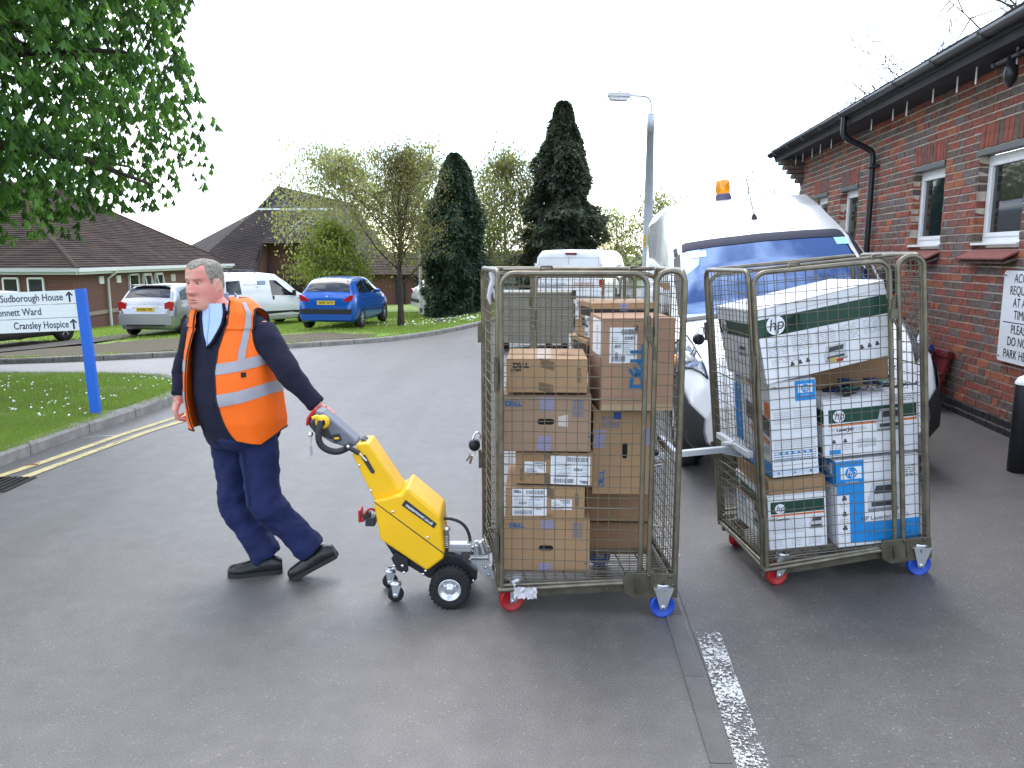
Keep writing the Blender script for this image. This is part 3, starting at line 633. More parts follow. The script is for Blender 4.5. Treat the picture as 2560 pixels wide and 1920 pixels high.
birchl = [leafm('birch_leaf', (.28, .28, .13), .5), leafm('birch_leaf_pale', (.36, .36, .20), .5), leafm('birch_catkin', (.24, .21, .11), .4)]
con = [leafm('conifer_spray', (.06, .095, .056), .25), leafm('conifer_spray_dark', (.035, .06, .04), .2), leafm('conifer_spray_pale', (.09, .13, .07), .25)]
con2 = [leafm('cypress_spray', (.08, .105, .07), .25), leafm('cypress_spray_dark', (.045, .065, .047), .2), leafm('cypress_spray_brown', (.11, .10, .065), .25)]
def tree(name, label, loc, h, r0, crown, n_limb, t0, up, droop, lsz, nl, lm, bark, cat='tree', grp=None, lean=(0, 0), seed=1, spread=.16, twig=5, wig=.03):
    r = random.Random(seed); root = thing(name, label, cat, loc, (0, 0, 0), grp); b = M(); pts = []
    for i in range(9):
        t = i / 8; pts.append(V((lean[0] * t * t + r.uniform(-wig, wig) * h * t * .3, lean[1] * t * t + r.uniform(-wig, wig) * h * t * .3, h * .97 * t)))
    b.tube(pts, [r0 * (1 - .88 * i / 8) * (1.25 if i == 0 else 1) for i in range(9)], 8)
    def tp(t): i = min(int(t * 8), 7); return pts[i].lerp(pts[i + 1], t * 8 - i)
    ends = []
    for k in range(n_limb):
        t = t0 + (1 - t0) * ((k + r.random()) / n_limb) ** .9; az = k * 2.4 + r.uniform(-.5, .5); ln = crown(t) * r.uniform(.75, 1.12); a = tp(t * .98); el = up * r.uniform(.7, 1.3); P_ = [a]
        d = V((math.cos(az) * math.cos(el), math.sin(az) * math.cos(el), math.sin(el)))
        for i in range(5):
            d = (d + V((r.uniform(-.15, .15), r.uniform(-.15, .15), -droop * i * .2 + r.uniform(-.08, .08)))).normalized(); P_.append(P_[-1] + d * ln / 5)
        b.tube(P_, [max(.004, r0 * .42 * (1 - t * .75) * (1 - .8 * i / 5)) for i in range(6)], 5, cap=False)
        for i in range(2, 6): ends.append(P_[i])
        for q in range(twig):
            i = r.randint(1, 4); s_ = P_[i].lerp(P_[i + 1], r.random()); d2 = V((r.gauss(0, 1), r.gauss(0, 1), r.gauss(.1, .6) - droop)).normalized(); l2 = ln * r.uniform(.2, .45)
            T_ = [s_, s_ + d2 * l2 * .5, s_ + d2 * l2 + V((0, 0, -droop * l2 * .5))]
            b.tube(T_, [max(.003, r0 * .1), max(.003, r0 * .07), .002], 3, cap=False); ends += T_[1:] + [T_[1].lerp(T_[2], .5)]
    b.build('trunk', bark, root)
    c = M()
    for k in range(nl):
        e = ends[r.randrange(len(ends))]; p = e + V((r.gauss(0, spread), r.gauss(0, spread), r.gauss(0, spread) - droop * r.random() * spread * 2)); s_ = lsz * r.uniform(.5, 1.2)
        T = MX.Rotation(r.uniform(0, 6.28), 3, 'Z') @ MX.Rotation(r.uniform(-1.5, 1.5), 3, 'X')
        c.add([p + T @ V(q) * s_ for q in ((0, -.5, 0), (.3, 0, .06), (0, .5, 0), (-.3, 0, .06))], [(0, 1, 2, 3)], r.choices(range(len(lm)), (5, 3, 2))[0])
    c.build('crown', lm, root); return root
def conifer(name, label, loc, h, prof, n, lm, seed, sz, lump=.16, base=.0):
    r = random.Random(seed); root = thing(name, label, 'tree', loc); M().tube([(0, 0, 0), (0, 0, h * .5), (0, 0, h * .97)], [.16, .1, .02], 8).build('trunk', m_bark, root); c = M()
    for k in range(n):
        t = r.random() ** 1.15; az = r.random() * 6.283; z = base + (h - base) * t
        nn = noise.noise(V((math.cos(az) * 1.6, math.sin(az) * 1.6, z * 1.1 + seed))) + .5 * noise.noise(V((math.cos(az) * 4, math.sin(az) * 4, z * 3 + seed)))
        rr = prof(t) * (1 + lump * nn * 1.6) * (1 - .45 * r.random() ** 2.2)
        p = V((math.cos(az) * rr, math.sin(az) * rr, z)); out_ = V((math.cos(az), math.sin(az), r.uniform(-.75, .25))).normalized(); sd_ = out_.cross(V((0, 0, 1))).normalized(); s_ = sz * r.uniform(.5, 1.3)
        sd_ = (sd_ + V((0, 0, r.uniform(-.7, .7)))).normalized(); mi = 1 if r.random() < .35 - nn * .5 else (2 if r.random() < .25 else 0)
        c.add([p, p + out_ * s_ * .5 + sd_ * s_ * .3, p + out_ * s_ + V((0, 0, -s_ * .25)), p + out_ * s_ * .5 - sd_ * s_ * .3], [(0, 1, 2, 3)], mi)
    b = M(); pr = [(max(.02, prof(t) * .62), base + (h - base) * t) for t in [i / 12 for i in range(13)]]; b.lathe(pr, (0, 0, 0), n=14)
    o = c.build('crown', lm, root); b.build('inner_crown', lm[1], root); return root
def gz(x, y, d=.08): return (x, y, zt(x, y) + d)
bx = at(1138, 700, 29).x
conifer('conifer', 'dark narrow conifer with rounded top, standing left of the taller cypress', gz(bx, 29), 5.75, lambda t: 1.18 * (1 - t ** 2.6) ** .8 * (.86 + .14 * min(1, t * 6)) + .03, 46000, con, 3, .13, .3)
bx = at(1405, 640, 36).x
conifer('cypress', 'tallest dark cypress with pointed leaning tip behind the white van roof', gz(bx, 36), 8.35, lambda t: (2.05 * (1 - t) ** .76 * (1 + .06 * math.sin(t * 21)) + .04), 58000, con2, 8, .2, .42)
def tr_(name, lab, px, y, ytop, *a, **k):
    x = at(px, 700, y).x; z0 = zt(x, y); h = at(px, ytop, y).z - z0; return tree(name, lab, (x, y, z0 + .05), h, *a, **k)
# left to right across the lawn
tr_('birch_tree', 'small leafy yellow-green tree right above the white roof of the small van', 832, 33, 560, .07, lambda t: 1.75 * math.sin(math.pi * min(1, .25 + t * .72)) + .1, 26, .28, .35, .15, .15, 9500, yg, m_grayb, seed=4, spread=.2)
tr_('birch_tree', 'tall drooping pale birch, its white trunk forking above the blue car', 890, 35, 385, .11, lambda t: 4.3 * math.sin(math.pi * min(1, .3 + t * .62)) + .3, 34, .35, .75, .45, .15, 14000, birchl, m_birchb, seed=9, spread=.26, twig=8, lean=(-.7, 0))
tr_('plum_tree', 'bronze-leaved tree with slender dark trunk on the grass beside the blue car', 1000, 24.5, 395, .10, lambda t: 2.3 * math.sin(math.pi * min(1, .35 + t * .58)) + .2, 38, .26, .95, .05, .08, 13000, bronze, m_bark, seed=5, spread=.15, twig=9)
tr_('birch_tree', 'thin white-stemmed birch close beside the rounded conifer', 1052, 32, 370, .085, lambda t: 2.5 * math.sin(math.pi * min(1, .3 + t * .62)) + .2, 28, .35, .8, .4, .14, 8000, birchl, m_birchb, seed=12, spread=.24, twig=7)
tr_('birch_tree', 'second white-stemmed birch leaning outward beside the rounded conifer', 1068, 32.6, 520, .075, lambda t: 1.1 * math.sin(math.pi * min(1, .3 + t * .6)) + .1, 18, .35, .8, .4, .13, 3000, yg, m_birchb, seed=14, spread=.22, lean=(.25, 0))
tr_('birch_tree', 'feathery olive birch between the rounded conifer and the tall cypress', 1262, 37, 400, .11, lambda t: 3.2 * math.sin(math.pi * min(1, .3 + t * .62)) + .3, 38, .2, .75, .45, .15, 15000, [birchl[0], yg[2], birchl[2]], m_birchb, seed=21, spread=.22)
tr_('shrub', 'bushy olive shrub low between the two dark conifers', 1225, 34, 560, .08, lambda t: 1.2 * math.sin(math.pi * min(1, .25 + t * .7)) + .2, 20, .1, .6, .2, .13, 3000, [yg[2], yg[0], birchl[2]], m_grayb, 'shrub', seed=23, spread=.22)
tr_('ash_tree', 'thin pale green tree right of the cypress, left of the lamp post', 1540, 45, 545, .1, lambda t: 2.0 * math.sin(math.pi * min(1, .3 + t * .6)) + .2, 26, .2, .6, .1, .17, 2600, [birchl[0], yg[2], yg[1]], m_grayb, seed=31, spread=.3)
tr_('ash_tree', 'leafing tree right behind the lamp post', 1640, 47, 490, .12, lambda t: 2.3 * math.sin(math.pi * min(1, .3 + t * .6)) + .2, 30, .2, .7, .1, .17, 3400, [birchl[0], yg[2], yg[1]], m_grayb, seed=33, spread=.3)
tr_('bare_tree', 'bare twiggy tree rising behind the amber beacon of the tall van', 1860, 52, 430, .09, lambda t: 2.3 * math.sin(math.pi * min(1, .3 + t * .55)) + .2, 22, .3, .8, 0, .14, 420, birchl, m_grayb, seed=36, spread=.25, twig=8)
tr_('bare_tree', 'low bare tree showing between the tall van roof and the brick corner', 1925, 55, 455, .08, lambda t: 1.5 * math.sin(math.pi * min(1, .3 + t * .55)) + .2, 18, .3, .8, 0, .14, 260, birchl, m_grayb, seed=38, spread=.25, twig=8)
tr_('bare_tree', 'spindly bare pole-like tree left of the amber beacon', 1750, 60, 430, .06, lambda t: .5, 10, .3, 1.1, 0, .12, 40, birchl, m_grayb, seed=39, spread=.2, twig=3)
tree('bare_tree', 'large bare-branched tree above the black gutter, top right', (10.2, 15, .3), 7.9, .16, lambda t: 3.4 * math.sin(math.pi * min(1, .35 + t * .5)) + .4, 44, .5, .75, .0, .05, 900, birchl, m_grayb, seed=41, spread=.1, twig=11)
tree('bare_tree', 'bare tree whose twigs just show over the middle of the brick building roof', (10.0, 20.5, .3), 6.3, .14, lambda t: 2.8 * math.sin(math.pi * min(1, .35 + t * .5)) + .4, 30, .45, .6, .0, .05, 500, birchl, m_grayb, seed=43, spread=.1, twig=9)
# hedge line and far wood closing the view
wd = M(); hz = random.Random(5)
for k in range(30000):
    x = hz.uniform(-60, 60); y = hz.uniform(62, 72); top = 2.2 + 1.3 * noise.noise(V((x * .13, 2, 0))) + .6 * noise.noise(V((x * .5, 7, 0))); z = -1.2 + (top + 1.2) * hz.random() ** .7; s_ = hz.uniform(.25, .6)
    T = MX.Rotation(hz.uniform(0, 6.28), 3, 'Z') @ MX.Rotation(hz.uniform(-1.5, 1.5), 3, 'X'); wd.add([V((x, y, z)) + T @ V(q) * s_ for q in ((0, -.5, 0), (.35, 0, .06), (0, .5, 0), (-.35, 0, .06))], [(0, 1, 2, 3)], hz.choice((0, 1, 2)))
tag(wd.build('far_wood', [yg[2], con2[0], birchl[0]]), kind='stuff')
# horse chestnut: hanging hand-shaped leaves
ch_ = [leafm('chestnut_leaf', (.085, .19, .045), .45), leafm('chestnut_leaf_dark', (.05, .115, .03), .35), leafm('chestnut_leaf_light', (.14, .27, .07), .5)]
m_flw = mat('chestnut_bud', (.14, .10, .045), .8)
CC = V((-10.25, 11.2, 6.3)); CR = V((5.2, 4.4, 4.15)); cht = thing('chestnut_tree', 'big horse chestnut with hanging hand-shaped leaves, upper left corner', 'tree', (-9.6, 11.4, zt(-9.6, 11.4)))
r = random.Random(77); o_ = cht.location; b = M(); b.tube([o_, o_ + V((.05, 0, 1.6)), V((-9.5, 11.3, 4.5)), V((-9.3, 11.2, 8.5))], [.42, .33, .26, .08], 12); tips = []
for k in range(46):
    t = (k + .5) / 46; az = k * 2.4 + r.uniform(-.3, .3); z0 = 3.0 + 5 * t; el = .0 + .8 * t; a = V((-9.55 + .2 * t, 11.35 - .1 * t, z0)); d = V((math.cos(az) * math.cos(el), math.sin(az) * math.cos(el), math.sin(el) + .25)); P_ = [a]
    ln = 4.6 if t < .7 else 3.2
    for i in range(6): d = (d + V((r.uniform(-.2, .2), r.uniform(-.2, .2), -.12 + r.uniform(-.1, .1)))).normalized(); P_.append(P_[-1] + d * ln / 6)
    b.tube(P_, [.11 * (1 - .85 * i / 6) + .006 for i in range(7)], 6, cap=False)
    for q in range(7):
        i = r.randint(2, 5); s_ = P_[i]; d2 = V((r.gauss(0, 1), r.gauss(0, 1), r.gauss(-.1, .6))).normalized(); b.tube([s_, s_ + d2 * .6, s_ + d2 * 1.15 + V((0, 0, -.2))], [.022, .014, .006], 4, cap=False)
b.build('trunk', m_bark, cht, off=o_)
def leaf_shape(seed):
    q = random.Random(seed); b = M(); n = q.choice((5, 6, 7))
    for i in range(n):
        az = (i - (n - 1) / 2) * (4.4 / n) + q.uniform(-.1, .1); ln = .21 * (1 - .06 * abs(i - (n - 1) / 2)) * q.uniform(.85, 1.1); dr = q.uniform(.85, 1.3)
        T = MX.Rotation(az, 3, 'Z') @ MX.Rotation(dr, 3, 'Y'); w_ = ln * .145
        P_ = [(0, 0, 0), (ln * .62, w_, -.012), (ln, 0, .012), (ln * .62, -w_, -.012)]
        b.add([T @ V(p) for p in P_], [(0, 1, 3), (1, 2, 3)], 0)
    return b
shapes = [leaf_shape(i) for i in range(6)]; lme = [[s_.mesh('leaf', m) for m in ch_] for s_ in shapes]
cl_ = []; tries = 0
while len(cl_) < 30000 and tries < 600000:
    tries += 1
    u = V((r.gauss(0, 1), r.gauss(0, 1), r.gauss(0, 1))).normalized(); e = 4.5
    rr = (abs(u.x) ** e + abs(u.y) ** e + abs(u.z) ** e) ** (-1 / e); nn = noise.noise(V((u.x * 2.6, u.y * 2.6, u.z * 2.6))) + .5 * noise.noise(V((u.x * 7, u.y * 7, u.z * 7)))
    if u.x < .2 and r.random() < .4: continue
    p = CC + V((u.x * CR.x, u.y * CR.y, u.z * CR.z)) * rr * (1 + .13 * nn) * (1 - .5 * r.random() ** 1.6)
    if p.z < 2.55 and noise.noise(V((p.x * 1.3, p.y * 1.3, 3))) < -.05: continue
    if noise.noise(V((p.x * 1.1, p.y * 1.1, p.z * 1.1 + 9))) < -.3: continue
    cl_.append((p, r.uniform(0, 6.28), r.randrange(6), r.choices((0, 1, 2), (5, 3, 3))[0], r.uniform(.65, 1.1)))
for k in range(15):                                     # hanging sprays below the skirt
    bx, by = r.uniform(-9, -5.2), r.uniform(8.6, 11.5)
    for q in range(9): cl_.append((V((bx + r.gauss(0, .1), by + r.gauss(0, .1), 2.75 - q * r.uniform(.05, .1))), r.uniform(0, 6.28), r.randrange(6), 2, r.uniform(.5, .75)))
def inframe(p):
    d = p.y * CT - (p.z - CAMH) * ST; px = 1280 + F * p.x / d; py = 960 - F * (p.y * ST + (p.z - CAMH) * CT) / d; return -10 < px < 560 and -10 < py < 700
cl_.sort(key=lambda c: c[0].length + (0 if inframe(c[0]) else 100))
rest = M()
for i, (p, az, si, mi, s_) in enumerate(cl_):
    if i < 240:
        o = link('leaf', lme[si][mi], cht, p - o_, (r.uniform(-.3, .3), r.uniform(-.3, .3), az)); o.scale = (s_, s_, s_)
    else:
        T = MX.Rotation(az, 3, 'Z') @ MX.Rotation(r.uniform(-.35, .35), 3, 'X'); rest.add([p - o_ + T @ V(v) * s_ for v in shapes[si].v], shapes[si].f, mi)
tag(rest.build('foliage', ch_, cht), kind='stuff')
fl = M()
for i in range(260):
    p = cl_[r.randrange(len(cl_))][0] - o_ + V((0, 0, .08)); fl.tube([p, p + V((r.uniform(-.03, .03), 0, .09)), p + V((r.uniform(-.03, .03), 0, .18))], [.022, .02, .004], 5)
tag(fl.build('flower_buds', m_flw, cht), kind='stuff')
# ---------------------------------------------------------------- street lamp
m_galv = mat('galvanised_steel', (.50, .54, .60), .5, .4, n=.15, ns=6); lx = at(1618, 640, 17).x
lamp = thing('street_lamp', 'grey street lamp with bracket arm and yellow number plate between the two vans', 'street lamp', (lx, 17, zt(lx, 17)))
T0 = at(1626, 300, 17).z - zt(lx, 17)
M().lathe([(.105, 0), (.1, 2.2), (.075, T0 - .25), (.078, T0 - .25), (.078, T0 + .12), (.03, T0 + .14)], (0, 0, 0), n=16).build('column', m_galv, lamp)
q = M(); q.tube([(0, 0, T0 + .1)] + arc((0, 0, T0 + .3), (0, 0, T0 + .46), (-.18, 0, T0 + .47)) + [(-.45, 0, T0 + .48)], .022, 8); q.build('arm', m_galv, lamp)
q = M(); q.ext([(-.42, .50), (-.46, .53), (-.85, .535), (-.90, .51), (-.90, .46), (-.43, .44)], -.09, .09); q.map(lambda p: p + V((0, 0, T0))); q.build('lantern', mat('pale_housing', (.6, .6, .62), .5), lamp, bev=.01, fix=True)
q = M(); q.ext([(-.46, .44), (-.50, .37), (-.84, .385), (-.88, .46)], -.08, .08); q.map(lambda p: p + V((0, 0, T0))); q.build('diffuser', mat('frosted_plastic', (.7, .7, .72), .3, trans=.3), lamp, bev=.015, fix=True)
q = M(); q.tube([(-.65, 0, T0 + .53), (-.65, 0, T0 + .58)], .03, 8); q.build('photocell', m_galv, lamp)
pz = at(1614, 602, 17).z - zt(lx, 17)
M().box((-.07, -.085, pz), (.07, .006, .24)).build('number_plate', mat('plate_yellow', (.75, .5, .01), .5), lamp)
for i, s_ in enumerate('113'): txt(lamp, s_, .085, (-.07, -.09, pz + .075 - .075 * i), m_sk)
# ---------------------------------------------------------------- vehicles
m_tyre = mat('tyre_rubber', (.015, .015, .016), .85, n=.3, ns=20, bump=.3, bs=80); m_rim = mat('alloy', (.55, .56, .58), .3, .8); m_hub = mat('dark_hub', (.03, .03, .03), .6)
m_cg = mat('car_glass', (.012, .014, .018), .03, spec=.7, coat=.4); m_trim = mat('black_trim', (.02, .02, .022), .5, bump=.05); m_redl = mat('red_lens', (.45, .01, .012), .12, coat=.6); m_clr = mat('clear_lens', (.30, .33, .38), .08, .6, coat=.5, n=.7, ns=26)
m_ply = mat('yellow_plate', (.75, .52, .04), .4); m_amb = mat('amber_lens', (.85, .28, .01), .15, coat=.5)
def paintm(name, c, metal=.0, rough=.25): return mat(name, c, rough, metal, coat=.8, n=.05, ns=2)
class Car:
    """loft of (x, sill, belt, top, half width, half roof width); x forward, rear face at x = 0"""
    def __init__(s, st): s.st = st
    def sec(s, x):
        st = s.st
        for i in range(len(st) - 1):
            if st[i + 1][0] >= x: break
        a, b = st[i], st[i + 1]; t = max(0, min(1, (x - a[0]) / (b[0] - a[0]))); q = [p + (r_ - p) * t for p, r_ in zip(a, b)]
        _, zb, zl, zr, w_, wr = q; h = zl - zb
        return [V((x, 0, zb)), V((x, w_ * .9, zb)), V((x, w_ * .985, zb + h * .18)), V((x, w_, zb + h * .5)), V((x, w_ * .99, zb + h * .75)), V((x, w_ * .955, zl)), V((x, wr + (w_ * .955 - wr) * .12, zr - (zr - zl) * .14)), V((x, wr * .9, zr - .015)), V((x, wr * .5, zr + .004)), V((x, 0, zr + .012))]
    def body(s, m, par, sub=3):
        b = M(); X = []
        for i in range(len(s.st) - 1):
            for k in range(sub): X.append(s.st[i][0] + (s.st[i + 1][0] - s.st[i][0]) * k / sub)
        X.append(s.st[-1][0]); rings = []
        for x in X:
            h = s.sec(x); rings.append(h + [V((p.x, -p.y, p.z)) for p in h[-2:0:-1]])
        n = len(rings[0]); b.add([p for r_ in rings for p in r_], [(i * n + j, (i + 1) * n + j, (i + 1) * n + (j + 1) % n, i * n + (j + 1) % n) for i in range(len(rings) - 1) for j in range(n)], 0, True)
        b.add(rings[0], [list(range(n))]); b.add(rings[-1], [list(range(n))[::-1]])
        o = b.build('body', m, par, fix=True); return o
    def side(s, x, t, sg, off=.006):                    # on the glasshouse side, t from belt to roof edge
        q = s.sec(x); p = q[5].lerp(q[6], t); p = p + V((0, off, off * .4)); return V((p.x, p.y * sg, p.z))
    def flank(s, x, t, sg, off=.005):                   # on the door skin, t from sill to belt
        q = s.sec(x)[1:6]; u = t * 4; i = min(int(u), 3); p = q[i].lerp(q[i + 1], u - i) + V((0, off, 0)); return V((p.x, p.y * sg, p.z))
    def top(s, x, f, off=.006):
        q = s.sec(x); a = abs(f); p = q[9].lerp(q[8], a / .5) if a < .5 else q[8].lerp(q[7], (a - .5) / .4) if a < .9 else q[7].lerp(q[6], (a - .9) / .1); return V((p.x, math.copysign(p.y, f) if f else 0, p.z + off))
    def patch(s, fn, us, vs, name, m, par, **k):
        b = M(); b.grid(lambda u, v: fn(us[0] + (us[1] - us[0]) * u, vs[0] + (vs[1] - vs[0]) * v), 8, 4); return b.build(name, m, par, **k)
    def sidewin(s, par, sg, pts, name='window', m=None):
        """pts: (x, t) outline on the glasshouse side"""
        b = M(); b.poly([s.side(x, t, sg) for x, t in pts]); return b.build(name, m or m_cg, par)
    def line(s, par, pts, sg, r=.004, name='shut_line', m=None):
        b = M(); b.tube([s.flank(x, t, sg, .001) for x, t in pts], r, 4); return b.build(name, m or m_trim, par)
def wheel(par, x, y, r, sg, spokes=5, w_=.19, rim=None, well=1.12, name='wheel'):
    wl = M(); wl.lathe([(0, 0), (r * well, 0), (r * well, -.12)], (x, sg * (y + .004), r * 1.02), (0, sg, 0), 28); wl.build('wheel_arch', m_trim, par)
    t = M(); c = (x, sg * (y + .008), r); t.lathe([(r * .62, .005), (r * .7, .012), (r * .9, .012), (r * .97, .0), (r, -.03), (r, -w_ + .03), (r * .95, -w_), (r * .6, -w_)], c, (0, sg, 0), 32)
    root = thing(name, None, None); root.parent = par; root.location = (0, 0, 0)
    t.build('tyre', m_tyre, root)
    q = M(); q.lathe([(r * .64, .004), (r * .60, .008), (r * .57, -.01), (r * .54, -.05), (0, -.06)], c, (0, sg, 0), 28)
    for i in range(spokes):
        a = 2 * math.pi * i / spokes + .3; d = V((math.cos(a), 0, math.sin(a))); u = V((-math.sin(a), 0, math.cos(a)))
        P = [V(c) + d * (r * k) + u * (wd_ * r) + V((0, sg * h_, 0)) for k, wd_, h_ in ((.08, .07, .004), (.58, .10, .006), (.58, -.10, .006), (.08, -.07, .004))]
        q.add(P + [p - V((0, sg * .03, 0)) for p in P], [(0, 1, 2, 3), (0, 4, 5, 1), (2, 6, 7, 3), (1, 5, 6, 2)], 1)
    q.lathe([(r * .14, -.02), (r * .13, .008), (0, .01)], c, (0, sg, 0), 14, 1)
    q.build('rim', [m_hub, rim or m_rim], root)
def polyx(par, name, pts, x, m, th=.03):                # (y, z) outline on a rear face, pushed out towards -x
    b = M(); b.add([(x - th, y, z) for y, z in pts] + [(x + .08, y, z) for y, z in pts], [list(range(len(pts)))] + [(i, i + len(pts), (i + 1) % len(pts) + len(pts), (i + 1) % len(pts)) for i in range(len(pts))])
    return b.build(name, m, par, bev=.006, fix=True)
HAT = [(0, .34, .62, .66, .66, .62), (.05, .27, .84, .87, .79, .72), (.13, .21, .95, .98, .835, .74), (.26, .19, .975, 1.12, .85, .68), (.45, .19, .98, 1.30, .86, .63), (.62, .19, .98, 1.415, .865, .60), (.95, .19, .975, 1.46, .865, .59), (1.6, .19, .96, 1.475, .865, .585), (2.15, .19, .94, 1.44, .865, .575), (2.55, .19, .93, 1.27, .865, .60), (2.95, .19, .92, 1.04, .86, .70), (3.3, .19, .87, .95, .85, .72), (3.65, .2, .78, .85, .82, .68), (3.9, .22, .68, .72, .74, .58), (4.03, .3, .56, .58, .58, .46)]
SIL = [(0, .34, .60, .64, .66, .62), (.05, .25, .84, .88, .79, .74), (.12, .20, .97, 1.0, .83, .76), (.24, .18, 1.0, 1.16, .845, .70), (.40, .18, 1.0, 1.34, .85, .65), (.55, .18, 1.0, 1.43, .855, .62), (.95, .18, .99, 1.465, .855, .60), (1.7, .18, .97, 1.475, .855, .59), (2.3, .18, .95, 1.43, .855, .58), (2.75, .18, .94, 1.24, .855, .62), (3.1, .18, .93, 1.03, .85, .70), (3.5, .18, .87, .95, .84, .70), (3.85, .2, .76, .82, .80, .66), (4.05, .22, .66, .70, .72, .56), (4.18, .3, .54, .56, .58, .46)]
def hatch(name, label, st, x, y, head, paint_, plate, style, cat='car', grp='cars parked on the grass', full=True):
    o = thing(name, label, cat, (x, y, zt(x, y) + .12), (0, 0, rad(90) - rad(head)), grp); c = Car(st); c.body(paint_, o)
    sh = st is SIL; ws, wf = (.20, .50) if sh else (.20, .575)
    b = M(); b.grid(lambda u, v: c.top(ws + (wf - ws) * u, -.93 + 1.86 * v, .008), 6, 10); rw = b.build('rear_window', m_cg, o)
    q = M(); q.tube([c.top(ws + .02, 0, .02), c.top(ws + .05, .35, .02), c.top(ws + .08, .62, .02)], .008, 5); q.build('wiper', m_trim, rw)
    xr, xm, xf = (.62, 1.45, 2.62) if not sh else (.60, 1.50, 2.75)
    for sg in (1, -1):
        c.sidewin(o, sg, [(xr, .08), (xr + .12, .62), (xr + .42, .84), (xm - .05, .93), (xm - .05, .08)])
        c.sidewin(o, sg, [(xm + .05, .08), (xm + .05, .93), (xf - .62, .93), (xf - .30, .55), (xf, .08)])
        for pts in ([(xm, .05), (xm, 1)], [(xr + .25, .25), (xr + .2, 1)], [(xf + .05, .05), (xf, 1)], [(xr + .25, .22), (xf + .02, .05)]): c.line(o, pts, sg, .0035)
        for xx in (xr + .42, xm + .28): 
            h = M(); h.tube([c.flank(xx - .08, .88, sg, .015), c.flank(xx + .08, .89, sg, .015)], .013, 6); h.build('door_handle', paint_, o)
        r_ = M(); r_.tube([c.flank(.75, .45, sg, .008), c.flank(xm, .45, sg, .008), c.flank(xf, .44, sg, .008)], .016, 6); r_.build('rub_strip', m_trim if not sh else paint_, o)
        mr = M(); p = c.side(xf - .28, .18, sg, .09); mr.ell(p + V((0, 0, -.02)), (.07, .09, .065)); mr.build('mirror', paint_, o)
        wheel(o, .72 if not sh else .74, .845, .305, sg, 7 if not sh else 5); wheel(o, 3.22 if not sh else 3.33, .845, .305, sg, 7 if not sh else 5)
    b = M(); b.grid(lambda u, v: c.top(2.95 - .72 * u, -.9 + 1.8 * v, .008), 5, 8); b.build('windscreen', m_cg, o)
    if style == 'blue':
        for sg in (1, -1): polyx(o, 'tail_light', [(sg * .36, .70), (sg * .44, .68), (sg * .76, .82), (sg * .80, .98), (sg * .70, .97), (sg * .56, .88)], .055, m_redl, .02)
        polyx(o, 'bumper_strip', [(-.74, .44), (.74, .44), (.76, .58), (-.76, .58)], .03, m_trim, .045)
        polyx(o, 'lower_bumper', [(-.72, .26), (.72, .26), (.76, .40), (-.76, .40)], .05, paint_, .06)
        pz = .76
    else:
        for sg in (1, -1): polyx(o, 'tail_light', [(sg * .56, .74), (sg * .80, .74), (sg * .82, 1.0), (sg * .72, 1.02), (sg * .58, .96)], .055, m_redl, .02)
        polyx(o, 'bumper', [(-.78, .33), (.78, .33), (.80, .60), (.70, .66), (-.70, .66), (-.80, .60)], .03, paint_, .05)
        polyx(o, 'lower_grille', [(-.55, .30), (.55, .30), (.58, .35), (-.58, .35)], .0, m_trim, .03)
        polyx(o, 'plate_recess', [(-.36, .70), (.36, .70), (.40, .85), (-.40, .85)], .045, m_rim, .008)
        q = M(); q.box((.52, 0, 1.46), (.22, 1.1, .035)); q.build('spoiler', paint_, o, bev=.012)
        pz = .775
    if plate:
        x_ = .02 if style == 'blue' else .02; M().box((x_ - .0, 0, pz), (.03, .52, .115)).build('number_plate', m_ply, o)
        txt(o, plate, .105, (x_ - .017, 0, pz), m_sk, (math.pi / 2, 0, -math.pi / 2), bold=.012, sx=.92)
    e = M(); e.lathe([(.05, 0), (.035, .01)], c.top(st[2][0] - .02, 0, -.06) + V((-.03, 0, 0)), (-1, 0, .3), 14); e.build('badge', m_rim, o)
    an = M(); an.tube([c.top(.85, 0, 0), c.top(.72, 0, .16)], .006, 5); an.build('aerial', m_trim, o)
    return o
p_blue = paintm('blue_paint', (.006, .10, .46), .25); p_sil = paintm('silver_paint', (.40, .41, .43), .75, .3); p_wht = paintm('white_paint_gloss', (.80, .81, .82)); p_gry = paintm('graphite_paint', (.09, .095, .10), .6, .3); p_nvy = paintm('navy_paint', (.01, .02, .06), .3)
sx_, sy_ = at(362, 780, 23.0).x, 23.0
hatch('hatchback', 'silver hatchback with five-spoke wheels and rear spoiler on the worn earth', SIL, sx_, sy_, 4, p_sil, 'KW05 TFE', 'silver')
bx_ = at(815, 780, 22.8).x
hatch('hatchback', 'bright blue hatchback seen from behind, parked on the far lawn', HAT, bx_, 22.8, 6, p_blue, 'GF07 DYV', 'blue')
hatch('hatchback', 'dark grey car almost hidden behind the white direction sign', SIL, -14.35, 19.6, 14, p_gry, None, 'silver')
hatch('hatchback', 'navy car nose just entering at the left edge on the side road', HAT, -13.45, 13.9, 88, p_nvy, None, 'blue', grp='cars far behind')
hatch('hatchback', 'white car half hidden behind the birches and narrow conifer', HAT, at(1040, 700, 34).x, 33.5, 70, p_wht, None, 'blue', grp='cars far behind')
hatch('hatchback', 'pale blue and white car seen far off through the first cage', HAT, at(1290, 700, 36).x, 36, 20, paintm('pale_blue_paint', (.42, .50, .62)), None, 'blue', grp='cars far behind')
